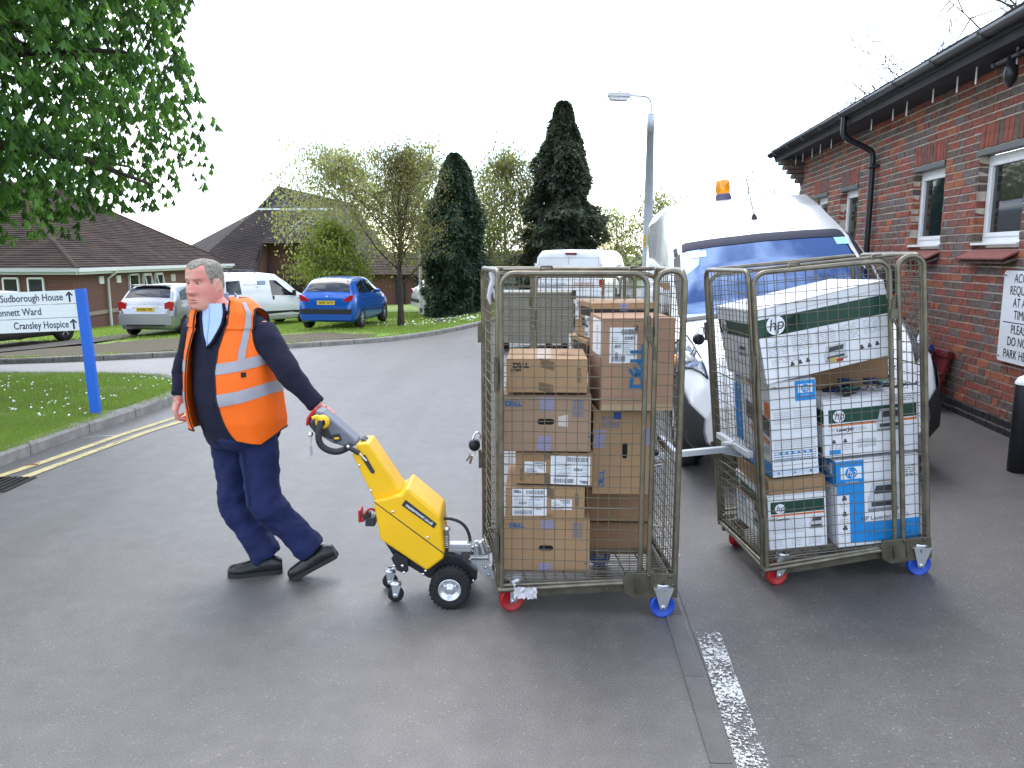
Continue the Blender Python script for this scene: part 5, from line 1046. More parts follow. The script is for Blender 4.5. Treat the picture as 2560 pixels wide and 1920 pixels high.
class Box:
    def __init__(s, label, px0, px1, pt, pb, y, dep, m, yaw=0, roll=0, name='carton', grp='cartons in the first cage', flap=True, cat='box'):
        a, b_ = at(px0, (pb[0] if isinstance(pb, tuple) else pb), y), at(px1, (pb[1] if isinstance(pb, tuple) else pb), y); t0 = at(px0, (pt[0] if isinstance(pt, tuple) else pt), y)
        s.w = math.hypot(b_.x - a.x, b_.z - a.z); s.h = math.hypot(t0.x - a.x, t0.z - a.z) if roll else t0.z - a.z; s.d = dep
        rt = MX.Rotation(roll, 3, 'Y') @ MX.Rotation(yaw, 3, 'Z'); org = (a + b_) / 2 + rt @ V((0, dep / 2, 0))
        s.o = thing(name, label, cat, org, rt.to_euler(), grp); w_, h, d = s.w / 2, s.h, dep / 2
        b = M(); b.box((0, 0, h / 2), (s.w, dep, h)); s.o2 = b.build('shell', m, s.o, bev=.004)
        q = M(); q.add([(-w_ * .99, -.0015, h + .0006), (w_ * .99, -.0015, h + .0006), (w_ * .99, .0015, h + .0006), (-w_ * .99, .0015, h + .0006)], [(0, 1, 2, 3)]); q.build('flap_seam', m_seam, s.o)
        if flap:
            q = M(); q.rect(-w_ * .985, w_ * .985, h - .006, h - .004, -d - .0006); q.build('flap_edge', m_seam, s.o)
    def pos(s, f, x, z, e=.001):                         # fractions: x 0..1 left to right, z 0..1 bottom to top
        if f == 'f': return V(((x - .5) * s.w, -s.d / 2 - e, z * s.h))
        if f == 'l': return V((-s.w / 2 - e, (.5 - x) * s.d, z * s.h))
        if f == 't': return V(((x - .5) * s.w, (z - .5) * s.d, s.h + e))
    def quads(s, name, f, L_, m, e=.001):                # L_: (x0, x1, z0, z1[, material index]) or 4 corner pairs
        b = M()
        for q in L_:
            if len(q) == 4 and isinstance(q[0], tuple): b.add([s.pos(f, *p, e) for p in q], [(0, 1, 2, 3)]); continue
            x0, x1, z0, z1 = q[:4]; mi = q[4] if len(q) > 4 else 0; b.add([s.pos(f, x, z, e + .0006 * (mi > 0)) for x, z in ((x0, z0), (x1, z0), (x1, z1), (x0, z1))], [(0, 1, 2, 3)], mi)
        return b.build(name, m, s.o)
    def t(s, f, t, size, x, z, m, rot=0, e=.0016, **k):
        base = {'f': MX.Rotation(math.pi / 2, 3, 'X'), 'l': MX.Rotation(-math.pi / 2, 3, 'Z') @ MX.Rotation(math.pi / 2, 3, 'X'), 't': MX.Identity(3)}[f]
        return txt(s.o, t, size, s.pos(f, x, z, e), m, (base @ MX.Rotation(rot, 3, 'Z')).to_euler(), **k)
    def logo(s, f, size, x, z, m, rot=0):                # four capital letters, the second one tipped
        d = V((math.cos(rot), math.sin(rot))); W_ = s.w if f == 'f' else s.d
        for ch, k, tl in (('D', -1.05, 0), ('E', -.33, .62), ('L', .40, 0), ('L', .98, 0)):
            s.t(f, ch, size, x + d.x * k * size * .82 / W_, z + d.y * k * size * .82 / s.h, m, rot + tl, bold=.045, sx=1.18 if ch != 'L' else 1.0)
    def label(s, f, x0, x1, z0, z1, seed, up=1, logo=False):
        r = random.Random(seed); L_ = [(x0, x1, z0, z1)]; W_, H_ = x1 - x0, z1 - z0
        fx = lambda u: x0 + W_ * u if up > 0 else x1 - W_ * u
        fz = lambda v: z0 + H_ * v if up > 0 else z1 - H_ * v
        def q(a, b_, c, d): X = sorted((fx(a), fx(b_))); Z = sorted((fz(c), fz(d))); L_.append((X[0], X[1], Z[0], Z[1], 1))
        def bars(a, b_, c, d):
            u = a
            while u < b_: k = r.choice((.006, .010, .016)); q(u, min(u + k, b_), c, d); u += k + r.choice((.008, .012, .018))
        bars(.06, .58, .04, .20); bars(.42, .92, .80, .95); bars(.55, .9, .66, .75); bars(.2, .42, .42, .52)
        for i in range(9):
            v = .28 + .05 * i + (.0 if i < 5 else .03); 
            for a, b_ in ((.05, .05 + r.uniform(.1, .3)), (.5, .5 + r.uniform(.15, .42))): q(a, b_, v, v + .009)
        q(.48, .485, .26, .58); q(.04, .96, .605, .61); q(.04, .96, .24, .245)
        o = s.quads('shipping_label', f, L_, [m_lab, m_ink], .0012)
        if logo: s.t(f, 'DELL', .018, fx(.16), fz(.9), m_ink, 0 if up > 0 else math.pi, bold=.04, e=.0022)
        return o
    def icons(s, f, x, z, n, m, sz=.022):                # handling symbols in little frames
        L_ = []; W_ = s.w if f == 'f' else s.d; ux, uz = sz / W_, sz / s.h
        for (i, j) in n:
            a, c = x + i * ux * 1.2, z + j * uz * 1.25; e = .08
            L_ += [(a, a + ux, c, c + uz * e), (a, a + ux, c + uz * (1 - e), c + uz), (a, a + ux * e, c, c + uz), (a + ux * (1 - e), a + ux, c, c + uz)]
            k = (i * 3 + j) % 3
            if k == 0: L_ += [(a + ux * .25, a + ux * .35, c + uz * .2, c + uz * .8), (a + ux * .65, a + ux * .75, c + uz * .2, c + uz * .8), (a + ux * .15, a + ux * .45, c + uz * .62, c + uz * .7), (a + ux * .55, a + ux * .85, c + uz * .62, c + uz * .7)]
            elif k == 1: L_ += [((a + ux * .2, c + uz * .55), (a + ux * .8, c + uz * .55), (a + ux * .65, c + uz * .8), (a + ux * .35, c + uz * .8)), (a + ux * .46, a + ux * .54, c + uz * .2, c + uz * .55)]
            else: L_ += [((a + ux * .3, c + uz * .85), (a + ux * .45, c + uz * .5), (a + ux * .55, c + uz * .5), (a + ux * .7, c + uz * .85)), (a + ux * .46, a + ux * .54, c + uz * .25, c + uz * .5), (a + ux * .3, a + ux * .7, c + uz * .18, c + uz * .26)]
        return s.quads('handling_symbols', f, L_, m)
    def hole(s, x, z, w_=.075, h_=.028, vert=False, f='f'):
        b = M(); pts = []; a, c = (w_ / 2 - h_ / 2, h_ / 2)
        for k in range(9): t = -math.pi / 2 + math.pi * k / 8; pts.append((a + c * math.cos(t), c * math.sin(t)))
        for k in range(9): t = math.pi / 2 + math.pi * k / 8; pts.append((-a + c * math.cos(t), c * math.sin(t)))
        if vert: pts = [(-q, p) for p, q in pts]
        o = s.pos(f, x, z, .0012); b.add([o + V((p, 0, q)) for p, q in pts], [list(range(18))]); b.build('hand_hole', m_hole, s.o)
    def tape(s, f, x, z, w_, h_, m, n=7):                # torn strip of printed tape
        W_ = s.w if f == 'f' else s.d; L_ = []
        for i in range(n):
            o = i / n; jl, jr = R.uniform(0, .12), R.uniform(0, .12); L_.append(((x + w_ * jl, z + h_ * o), (x + w_ * (1 - jr), z + h_ * o), (x + w_ * (1 - jr), z + h_ * (o + .72 / n)), (x + w_ * jl, z + h_ * (o + .72 / n))))
        return s.quads('tape', f, L_, m)
    def hatch(s, f, x, z, w_, h_, m, n=9):
        L_ = []
        for i in range(n): o = i / n * h_; L_.append(((x, z + o + h_ * .22), (x + w_, z + o - h_ * .16), (x + w_, z + o - h_ * .11), (x, z + o + h_ * .27)))
        return s.quads('printed_hatching', f, L_, m)
FX = rad(-2)
# first cage, left stack from the deck upwards
A = Box('bottom carton of the left stack with blue logo and oval hand hole', 1260, 1473, 1297, 1431, 3.93, .50, m_card, FX); A.logo('f', .034, .16, .87, m_inkb); A.hole(.49, .46); A.icons('f', .80, .66, [(i, j) for i in range(2) for j in range(3)], m_inkb); A.tape('f', .42, .80, .17, .18, m_tapeb); A.tape('f', .40, .02, .17, .16, m_tapeb)
A.quads('colour_mark', 'f', [(.945, .965, .16, .20), (.03, .033, .18, .26, 0)], m_inkb)
A = Box('low carton with two address labels, second from the bottom of the left stack', 1264, 1461, 1219, 1295, 3.95, .48, m_card, FX); A.label('f', .08, .52, .08, .95, 4, 1, True); A.label('f', .58, .84, .28, .62, 5); A.icons('f', .88, .55, [(0, 0), (0, 1), (0, -1)], m_ink, .018); A.hatch('f', .52, .66, .09, .34, m_ink); A.hatch('f', .42, .0, .18, .16, m_ink, 5); A.t('f', '024', .018, .42, .30, m_ink, e=.003)
A = Box('low carton with upside-down address label, middle of the left stack', 1288, 1480, 1131, 1212, 3.97, .46, m_card, FX + rad(-5)); A.label('f', .46, .97, .03, .90, 6, -1, True); A.label('f', .12, .40, .36, .70, 7, -1); A.icons('f', .06, .10, [(0, 0), (0, 1), (0, 2)], m_ink, .018); A.hatch('f', .38, .76, .2, .24, m_ink, 6); A.hatch('f', .38, .0, .1, .34, m_ink); A.logo('l', .05, .75, .72, m_ink, math.pi); A.quads('tear_flap', 'f', [(.17, .42, .31, .32), (.17, .173, .2, .32), (.27, .31, .30, .33)], m_ink)
A = Box('tall carton with blue logo, oval hand hole and torn clear tape, under the top one', 1257, 1476, 987, 1129, 3.93, .50, m_card2, FX); A.logo('f', .036, .13, .84, m_inkb); A.hole(.49, .53, .085, .030); A.icons('f', .79, .62, [(i, j) for i in range(2) for j in range(3)], m_inkb, .024); A.tape('f', .41, .72, .18, .25, m_tapeb); A.tape('f', .38, .02, .18, .26, m_tapeb); A.quads('clear_tape', 'f', [((.63, .46), (.74, .44), (.74, .66), (.63, .62))], mat('shiny_tape', (.55, .5, .45), .15)); A.quads('colour_mark', 'f', [(.975, .99, .24, .29), (.03, .033, .28, .38)], m_inkb)
A = Box('top carton of the left stack with black logo and code', 1266, 1468, 897, 982, 3.90, .44, m_card, FX); A.logo('f', .034, .19, .80, m_ink); A.t('f', 'E170FP', .018, .12, .66, m_ink, bold=.03); A.icons('f', .87, .46, [(0, 0), (0, 1), (0, -1)], m_ink, .020); A.hatch('f', .42, .70, .17, .26, m_ink); A.hatch('f', .40, .02, .18, .26, m_ink); A.quads('clear_tape', 't', [(.38, .56, 0, 1)], m_tape); A.quads('printed_marks', 't', [(.66, .8, .3, .34), (.68, .84, .42, .46), (.7, .78, .55, .58)], m_cardd); A.quads('printed_marks', 'l', [(.55, .62, .5, .85), (.66, .7, .3, .5), (.7, .74, .6, .9)], m_cardd)
# first cage, right stack
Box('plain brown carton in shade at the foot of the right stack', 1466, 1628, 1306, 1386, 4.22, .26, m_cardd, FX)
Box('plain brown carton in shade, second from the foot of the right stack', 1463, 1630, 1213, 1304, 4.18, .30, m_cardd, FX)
A = Box('carton standing on end with sideways blue logo and upright hand hole, right stack', 1480, 1627, 1027, 1236, 4.0, .40, m_card, FX); A.logo('f', .040, .16, .20, m_inkb, math.pi / 2); A.hole(.54, .53, .085, .026, True); A.icons('f', .14, .80, [(0, 0), (1, 0), (2, 0), (0, 1), (1, 1)], m_inkb, .026); A.quads('colour_mark', 'f', [(.34, .48, .90, .985)], mat('navy_print', (.03, .06, .22), .6)); A.tape('f', .0, .56, .22, .22, m_tapeb); A.tape('f', .86, .60, .12, .2, m_tapeb)
A = Box('largest pinkish carton with big sideways blue logo and address label, right stack', 1502, 1682, 795, 1027, 3.93, .40, mat('cardboard_pink', (.37, .225, .145), .85, n=.12, ns=5, bump=.1), rad(3)); A.label('f', .10, .48, .52, .90, 9); A.logo('f', .095, .50, .50, m_inkb, math.pi / 2); A.t('f', '024', .022, .2, .60, m_ink, math.pi / 2, e=.003); A.t('f', 'DELL', .022, .46, .87, m_ink, -math.pi / 2, e=.003, bold=.04); A.quads('paper_strip', 'l', [(.25, .98, .58, .97)], m_lab); A.quads('printed_marks', 'l', [(.6, .66, .64 + .03 * i, .655 + .03 * i) for i in range(9)], m_ink, .0022); A.quads('clear_tape', 'f', [(.0, 1, .0, .07)], m_tape)
A = Box('carton with black band and labels at the back, topmost of the right stack', 1478, 1652, 757, 850, 4.32, .40, m_card, rad(9)); A.quads('black_band', 'f', [(.02, .98, .52, .84)], m_ink); A.quads('black_band', 'l', [(.35, 1, .62, .86)], m_ink); A.logo('l', .06, .62, .42, m_ink); A.label('l', .60, .96, .05, .62, 12); A.label('l', .02, .22, .45, .98, 13); A.tape('f', .38, .35, .16, .65, m_tapeb, 9); A.quads('printed_marks', 't', [(.1, .9, .49, .51)], m_tape)
for x in (.32, .55, .75):
    b = M(); b.tube([A.pos('f', x, .44, .001) + V((math.cos(a) * .012, 0, math.sin(a) * .012)) for a in [i * math.pi / 6 for i in range(12)]], .002, 4, closed=True); b.build('printed_ring', m_ink, A.o)
A = Box('carton with black band and white label, under the topmost at the back', 1462, 1640, 850, 930, 4.36, .42, m_card, rad(9)); A.quads('black_band', 'f', [(.02, .98, .50, .84)], m_ink); A.quads('black_band', 'l', [(.3, 1, .58, .88)], m_ink); A.label('l', .50, .92, .02, .58, 15); A.label('l', .02, .22, .40, .98, 16)
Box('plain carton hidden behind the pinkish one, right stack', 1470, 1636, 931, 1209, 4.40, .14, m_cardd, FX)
# second cage
G2 = 'printer cartons in the second cage'; T2 = -TL2
def hp(bx, f, x, z, r_, inv=False, rot=0):               # round letter badge
    W_ = bx.w if f == 'f' else bx.d; n = 24; c_ = bx.pos(f, x, z, .0018); b = M(); ax = V((1, 0, 0)) if f == 'f' else V((0, -1, 0))
    if inv:
        b.add([c_ + ax * (p * r_) + V((0, 0, q * r_)) for p, q in ((-1.75, -1.05), (1.75, -1.05), (1.75, 1.05), (-1.75, 1.05))], [(0, 1, 2, 3)], 0)
        c2 = bx.pos(f, x, z, .0024); b.add([c2 + ax * (math.cos(2 * math.pi * i / n) * r_ * 1.02) + V((0, 0, math.sin(2 * math.pi * i / n) * r_ * 1.02)) for i in range(n)], [list(range(n))], 1)
    else: b.add([c_ + ax * (math.cos(2 * math.pi * i / n) * r_) + V((0, 0, math.sin(2 * math.pi * i / n) * r_)) for i in range(n)], [list(range(n))], 0)
    b.build('round_badge', [m_lab, m_cyan], bx.o); bx.t(f, 'hp', r_ * 1.75, x, z + .04 * r_ / bx.h, (m_lab if inv else m_pdk), e=.003, shear=.28, bold=.0, sx=.95)
    if inv: bx.t(f, 'i n v e n t', r_ * .55, x, z - r_ * 1.55 / bx.h, m_lab, e=.002)
def para(bx, f, x0, x1, z0, z1, n, seed=1, m=None):
    r = random.Random(seed); L_ = []
    for i in range(n):
        z = z1 - (z1 - z0) * (i + .5) / n; x = x0
        while x < x1 - .01: w_ = r.uniform(.02, .07); L_.append((x, min(x + w_, x1), z, z + (z1 - z0) / n * .34)); x += w_ + .012
    bx.quads('small_print', f, L_, m or m_gt)
def printer(bx, f, x, z, w_, h_):
    W_ = bx.w if f == 'f' else bx.d; ux, uz = w_ / W_, h_ / bx.h
    bx.quads('printer_picture', f, [(x, x + ux, z, z + uz * .55), ((x + ux * .05, z + uz * .55), (x + ux * .95, z + uz * .55), (x + ux * 1.05, z + uz), (x + ux * .15, z + uz))], m_ppl)
    bx.quads('printer_picture', f, [(x + ux * .12, x + ux * .88, z + uz * .18, z + uz * .34), ((x + ux * .2, z + uz * .62), (x + ux * .85, z + uz * .62), (x + ux * .92, z + uz * .9), (x + ux * .28, z + uz * .9))], m_pdk, .0018)
    bx.quads('printer_picture', f, [(x + ux * .02, x + ux * .98, z + uz * .02, z + uz * .12)], m_pgr, .0018)
def glyphs(bx, f, xs_, z, m=None, s_=.016):
    W_ = bx.w if f == 'f' else bx.d
    for x in xs_:
        bx.quads('pictogram', f, [(x, x + s_ / W_, z, z + s_ * .5 / bx.h), (x + s_ * .2 / W_, x + s_ * .8 / W_, z + s_ * .5 / bx.h, z + s_ / bx.h)], m or m_pdk)
Box('plain brown carton lying between the two lower white cartons in the second cage', 1921, 2064, (1203, 1183), (1242, 1222), 4.16, .56, m_card, rad(1), T2, grp=G2)
A = Box('white carton with green and orange bands, bottom left of the second cage', 1924, 2069, (1245, 1225), (1380, 1358), 4.15, .58, m_wc, rad(1), T2, grp=G2)
for f, x0, x1 in (('f', .05, .96), ('l', .0, 1)): A.quads('green_band', f, [(x0, x1, .66, .88)], m_grn); A.quads('orange_band', f, [(x0, x1, .61, .645)], m_org)
hp(A, 'f', .21, .75, .028); hp(A, 'l', .12, .76, .028); A.t('f', 'HP LaserJet', .022, .20, .555, m_pdk, bold=.01); para(A, 'f', .07, .6, .28, .53, 9, 3); para(A, 'f', .06, .24, .04, .2, 5, 4); para(A, 'f', .38, .56, .04, .2, 5, 5); para(A, 'f', .68, .9, .04, .2, 5, 6); printer(A, 'f', .70, .33, .075, .07); printer(A, 'l', .55, .2, .12, .15); A.t('l', 'HP LaserJet', .03, .18, .54, m_cyan); para(A, 'l', .05, .4, .1, .5, 12, 7)
A = Box('white and blue printer carton, bottom right of the second cage', 2096, 2300, (1156, 1131), (1373, 1346), 4.14, .55, m_wc, rad(1), T2, grp=G2)
A.quads('blue_panel', 'f', [(.0, .33, .60, .985), (.15, .33, .04, .60), (.33, .995, .04, .27)], m_cyan); A.quads('blue_panel', 'l', [(0, 1, .70, .985), (0, .5, .6, .7)], m_cyan); hp(A, 'f', .18, .85, .032, True); hp(A, 'l', .82, .88, .03, True)
A.t('f', 'HP LaserJet', .034, .47, .31, m_pdk, bold=.0, al='CENTER'); A.t('f', 'P2015', .034, .78, .31, m_gt); printer(A, 'f', .37, .38, .17, .16); para(A, 'f', .76, .96, .74, .88, 6, 9, m_pdk); para(A, 'f', .36, .9, .08, .24, 6, 10, m_inkb); glyphs(A, 'f', [.06], .54, s_=.026); glyphs(A, 'f', [.06], .36, s_=.026); glyphs(A, 'f', [.06], .2, s_=.026); para(A, 'f', .03, .13, .46, .5, 2, 11); para(A, 'f', .03, .13, .28, .33, 2, 12); para(A, 'f', .03, .13, .12, .16, 2, 13)
A = Box('white upright printer carton with blue square, middle left of the second cage', 1932, 2048, (957, 944), (1197, 1182), 4.13, .60, m_wc, rad(2), T2, grp=G2)
A.quads('blue_square', 'f', [(.55, .985, .78, .985)], m_cyan); hp(A, 'f', .77, .905, .022, True); A.t('f', 'HP', .018, .10, .93, m_pdk, bold=.03); A.t('f', 'Deskjet 6940', .017, .31, .925, m_gt); A.quads('blue_panel', 'l', [(0, 1, .0, .15), (0, .22, .15, 1)], m_cyan); hp(A, 'l', .12, .90, .035, True)
para(A, 'f', .08, .42, .55, .68, 6, 20); para(A, 'f', .5, .9, .5, .68, 8, 21); para(A, 'f', .06, .94, .30, .40, 5, 22); para(A, 'f', .04, .96, .15, .27, 5, 23, m_inkb); para(A, 'f', .04, .96, .10, .13, 1, 24); A.quads('light_band', 'f', [(0, 1, .02, .085)], mat('pale_blue_print', (.55, .63, .75), .5)); glyphs(A, 'f', [.1, .45, .8], .03, s_=.014); glyphs(A, 'f', [.16 + .13 * i for i in range(6)], .235, m_cyan, .016)
A.quads('printer_picture', 'l', [((.30, .30), (.95, .22), (.98, .62), (.32, .72))], m_ppl); A.quads('printer_picture', 'l', [((.34, .52), (.97, .42), (.98, .60), (.36, .70))], m_pdk, .0018); A.quads('printer_picture', 'l', [((.45, .40), (.96, .33), (.96, .38), (.46, .46))], m_org, .0018); A.quads('orange_tag', 'l', [(.86, .99, .62, .78)], m_org, .0022); A.t('l', '203939', .05, .55, .90, mat('red_pen', (.5, .05, .06), .6)); para(A, 'l', .3, .9, .2, .28, 3, 25)
A = Box('white carton with green and orange bands, cables on top, middle right of second cage', 2062, 2297, (1003, 978), (1148, 1121), 4.14, .52, m_wc, rad(1), T2, grp=G2)
for f, x0, x1 in (('f', .05, .985), ('l', 0, 1)): A.quads('green_band', f, [(x0, x1, .59, .82)], m_grn); A.quads('orange_band', f, [(x0, x1, .53, .57)], m_org)
hp(A, 'f', .16, .70, .032); A.t('f', 'HP', .028, .08, .47, m_gt); A.t('f', 'LaserJet', .028, .22, .47, m_pdk, bold=.025); A.t('f', 'P1505n', .024, .38, .465, m_gt); A.t('f', 'Networked printer', .018, .17, .39, m_gt); printer(A, 'f', .56, .38, .13, .12); glyphs(A, 'f', [.08, .2], .24, s_=.02); para(A, 'f', .05, .3, .10, .2, 3, 30); A.quads('blue_label', 'f', [(.05, .17, .05, .13)], m_cyan); A.quads('printer_picture', 'f', [((.36 + .07 * i, .12 + .09 * j), (.42 + .07 * i, .14 + .09 * j), (.40 + .07 * i, .20 + .09 * j), (.34 + .07 * i, .18 + .09 * j)) for i in range(3) for j in range(2)], m_ppl); para(A, 'f', .76, .96, .86, .95, 3, 31, m_pdk); A.quads('badge', 'l', [(.8, .95, .05, .16)], m_pdk); mid = A
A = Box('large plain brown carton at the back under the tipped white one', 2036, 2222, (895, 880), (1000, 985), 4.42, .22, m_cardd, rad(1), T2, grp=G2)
A = Box('large white carton with green band lying tipped on top of the second cage load', 1912, 2246, (768, 690), (957, 889), 4.13, .58, m_wc, rad(5), rad(-12.8), grp=G2)
w0 = A.w; A.quads('green_band', 'f', [((0, .62), (1, .56), (1, .81), (.32, .845)), ((0, .62), (.34, .60), (.33, .845), (0, .86))], m_grn); A.quads('green_band', 'l', [(0, 1, .60, .80)], m_grn); hp(A, 'f', .14, .745, .050); hp(A, 'l', .15, .70, .048)
A.quads('lid_edge', 'f', [(0, 1, .885, .893)], m_gt); A.quads('lid_edge', 'l', [(0, 1, .885, .893)], m_gt)
for i in range(5): para(A, 'f', .05 + .185 * i, .20 + .185 * i, .34, .54, 8, 40 + i)
glyphs(A, 'f', [.2, .26, .32, .74, .80, .86], .17 , s_=.022); para(A, 'f', .06, .3, .22, .3, 3, 50); printer(A, 'f', .46, .10, .125, .085); A.quads('photo_print', 'f', [(.50, .56, .09, .15)], mat('photo_gold', (.45, .35, .1), .4), .0026); A.quads('photo_print', 'f', [(.55, .6, .08, .12)], m_cred, .0028); printer(A, 'l', .42, .32, .13, .06); glyphs(A, 'l', [.72, .80, .88], .38, m_cyan, .014); para(A, 'l', .3, .6, .2, .26, 2, 51)
# loose cables and wrap lying on the middle right carton
m_cab = [mat('black_cable', (.02, .02, .025), .5), mat('teal_wrap', (.10, .42, .34), .25, trans=.2), mat('blue_cable', (.02, .05, .16), .5), mat('clear_wrap', (.5, .52, .55), .15, trans=.3)]
cb0 = mid.o.matrix_basis @ V((.05, -.08, mid.h)); cbl = thing('cable_bundle', 'tangle of dark cables in green plastic wrap on the middle right carton', 'cables', cb0, (0, -TL2, 0))
r = random.Random(4)
for i in range(14):
    P_ = [V((r.uniform(-.17, .17), r.uniform(-.12, .14), .008 + r.random() * .03))]
    for k in range(7): P_.append(P_[-1] + V((r.uniform(-.09, .09), r.uniform(-.06, .06), r.uniform(-.015, .02))))
    for p in P_: p.z = max(p.z, .006); p.x = max(-.22, min(.22, p.x)); p.y = max(-.15, min(.2, p.y))
    M().tube(P_, .0045, 6).build('cable', m_cab[(0, 2, 0, 0)[i % 4]], cbl)
for i in range(9):
    c_ = V((r.uniform(-.18, .16), r.uniform(-.14, .1), .012)); b = M(); b.grid(lambda u, v: c_ + V((u * .08, v * .06, .02 * noise.noise(V((u * 3 + i, v * 3, i))) + .012)), 5, 4); b.build('plastic_wrap', m_cab[(1, 3, 3)[i % 3]], cbl)
wr = thing('torn_wrap', 'scrap of torn white plastic caught on the red front castor', 'plastic scrap', at(1312, 1478, 3.80)); b = M(); r = random.Random(2)
b.grid(lambda u, v: V((u * .115 - .055 + .012 * noise.noise(V((v * 5, u * 3, 2))), -.02 * u + .02 * noise.noise(V((u * 6, v * 6, 1))), v * .06 - .035 - .02 * noise.noise(V((u * 9, 4, 0))) * (1 - v))), 12, 6); b.build('wrap', mat('white_wrap', (.7, .68, .72), .3, trans=.2), wr)
b = M(); b.tube([(-.05, 0, .03), (-.06, .0, .05), (-.03, 0, .06)], .008, 6); b.build('knot', mats['white_wrap'], wr)
st = thing('string_tie', 'white rag tied round the near top corner of the first cage', 'rag', at(1228, 715, 4.0)); b = M(); b.tube([(.0, 0, .07), (.012, 0, .03), (.0, 0, 0), (-.012, -.01, -.05), (-.006, 0, -.09)], [.014, .018, .013, .011, .004], 7); b.build('rag', mats['white_wrap'], st)
b = M(); b.tube([(.0, 0, .0), (.016, 0, -.04), (.02, 0, -.07)], [.009, .008, .003], 6); b.build('loose_end', mats['white_wrap'], st)
# grey panelled container and carton beyond
m_bin = mat('beige_plastic', (.27, .25, .20), .55, n=.12, ns=4); cx0 = at(1258, 835, 15.5); gc = thing('container_truck', 'beige panelled wheeled container with raised lettering, beyond the first cage', 'container', (at(1340, 835, 15.5).x, 15.5, zt(at(1340, 835, 15.5).x, 15.5)), (0, 0, rad(1)))
wx, hh = 1.46, .98; b = M(); b.box((0, .5, .13 + hh / 2), (wx, .95, hh - .02)); b.build('tub', m_bin, gc, bev=.02)
b = M(); b.box((0, .5, .13 + hh), (wx + .05, 1.0, .05)); b.build('rim', m_bin, gc, bev=.012)
for i in range(1, 4): M().box((-wx / 2 + wx * i / 4 + .02, .018, .13 + hh * .42), (.02, .02, hh * .8)).build('rib', m_bin, gc)
for z in (.35, .72):
    for i in (0, 2): M().lathe([(.015, 0), (.012, .01), (0, .012)], (-wx / 2 + .1 + i * .32, .012, z), (0, -1, 0), 8).build('rivet', m_stl, gc)
r = random.Random(3); b = M()
for row, (x0, n, z) in enumerate(((-.60, 15, 1.0), (.0, 10, .86))):
    for i in range(n):
        if r.random() < .82: b.box((x0 + i * .078, .012, z), (.045 * r.uniform(.5, 1), .012, .055)); 
tag(b.build('raised_lettering', m_bin, gc, bev=.006), kind='stuff')
b = M()
for a_, c_, e_, f_ in ((-.5, -.1, .80, .81), (-.5, -.1, .62, .63), (-.5, -.49, .62, .81), (-.11, -.1, .62, .81)): b.box(((a_ + c_) / 2, .014, (e_ + f_) / 2), (c_ - a_, .01, f_ - e_))
b.build('label_frame', m_bin, gc)
b = M(); b.tube([(wx / 2 + .0, -.0, .13 + hh - .11), (wx / 2 + .0, -.0, .13 + hh + .06)], .045, 12); b.build('corner_roller', m_blk, gc)
for x in (-wx * .4, wx * .18, wx * .4):
    b = M(); b.lathe([(0, -.03), (.07, -.03), (.07, .03), (0, .03)], (x, .2, .07), (0, 1, 0), 16); b.box((x, .2, .12), (.1, .06, .04)); b.build('castor', m_blk, gc)
A = Box('white carton with brown top in the empty cage by the tall van', 1636, 1672, 706, 790, 7.35, .3, m_wc, 0, grp='cartons in the far cage'); A.quads('brown_band', 'f', [(0, 1, .78, 1)], m_card); A.quads('label', 'f', [(.2, .7, .3, .6)], m_lab)
# ---------------------------------------------------------------- electric tug
m_yel = mat('yellow_powder_coat', (.82, .47, .008), .38, n=.06, ns=4, bump=.05, bs=160); m_hgr = mat('handle_grey', (.16, .17, .20), .5, n=.1, ns=8); m_hdk = mat('handle_dark', (.03, .03, .035), .5); m_hred = mat('handle_red', (.45, .015, .02), .4); m_hyel = mat('handle_yellow', (.80, .48, .01), .4); m_grip = mat('grip_rubber', (.018, .019, .022), .55, bump=.08)
tug0 = V((-.5, 4.06, 0)); tug = thing('electric_tug', 'yellow walk-behind electric tug with black wheels, pulling the first roll cage', 'tug', tug0)
def pp(px, py, y): p = at(px, py, y); return (p.x, p.z)
def tb_(b, nm, m, **k): return b.build(nm, m, tug, off=tug0, **k)
yn, yf = 3.92, 4.21
body = [pp(*q, yn) for q in ((932, 1252), (1004, 1236), (1016, 1219), (1102, 1291), (1110, 1384), (1109, 1398), (1067, 1429), (950, 1351))]
b = M(); b.ext(body, yn, yf); tb_(b, 'body', m_yel, bev=.016, seg=3, fix=True)
neck = [pp(*q, 3.97) for q in ((880, 1138), (893, 1110), (920, 1108), (1000, 1226), (1000, 1240), (936, 1252))]
b = M(); b.ext(neck, 3.97, 4.16); tb_(b, 'neck', m_yel, bev=.010, seg=3, fix=True)
b = M(); q = [pp(*k, yn - .001) for k in ((936, 1254), (1112, 1384), (1110, 1386), (935, 1256))]; b.poly([(x, yn - .0012, z) for x, z in q]); tb_(b, 'panel_seam', m_hdk)
for px, py in ((982, 1279), (1069, 1343), (1064, 1427), (898, 1163), (927, 1226)):
    p = at(px, py, yn if px > 930 else 3.97); M().lathe([(.0075, 0), (.006, .004), (0, .005)], V((p.x, p.y - .001, p.z)), (0, -1, 0), 8).build('screw', m_chr, tug, off=tug0)
lab = [pp(*q, yn) for q in ((1014, 1249), (1092, 1309), (1085, 1321), (1004, 1263))]
b = M(); b.ext(lab, yn - .003, yn - .0005); lo_ = tb_(b, 'name_plate', m_hdk, bev=.003, fix=True)
mid_ = sum((V((x, 0, z)) for x, z in lab), V()) / 4; ang = math.atan2(1309 - 1249, 1092 - 1014)
o = txt(tug, 'mastermover.co.uk', .0235, V((mid_.x, yn - .0045, mid_.z)) - tug0, m_sw, (MX.Rotation(ang, 3, 'Y') @ MX.Rotation(math.pi / 2, 3, 'X')).to_euler(), bold=.015, sx=.92)
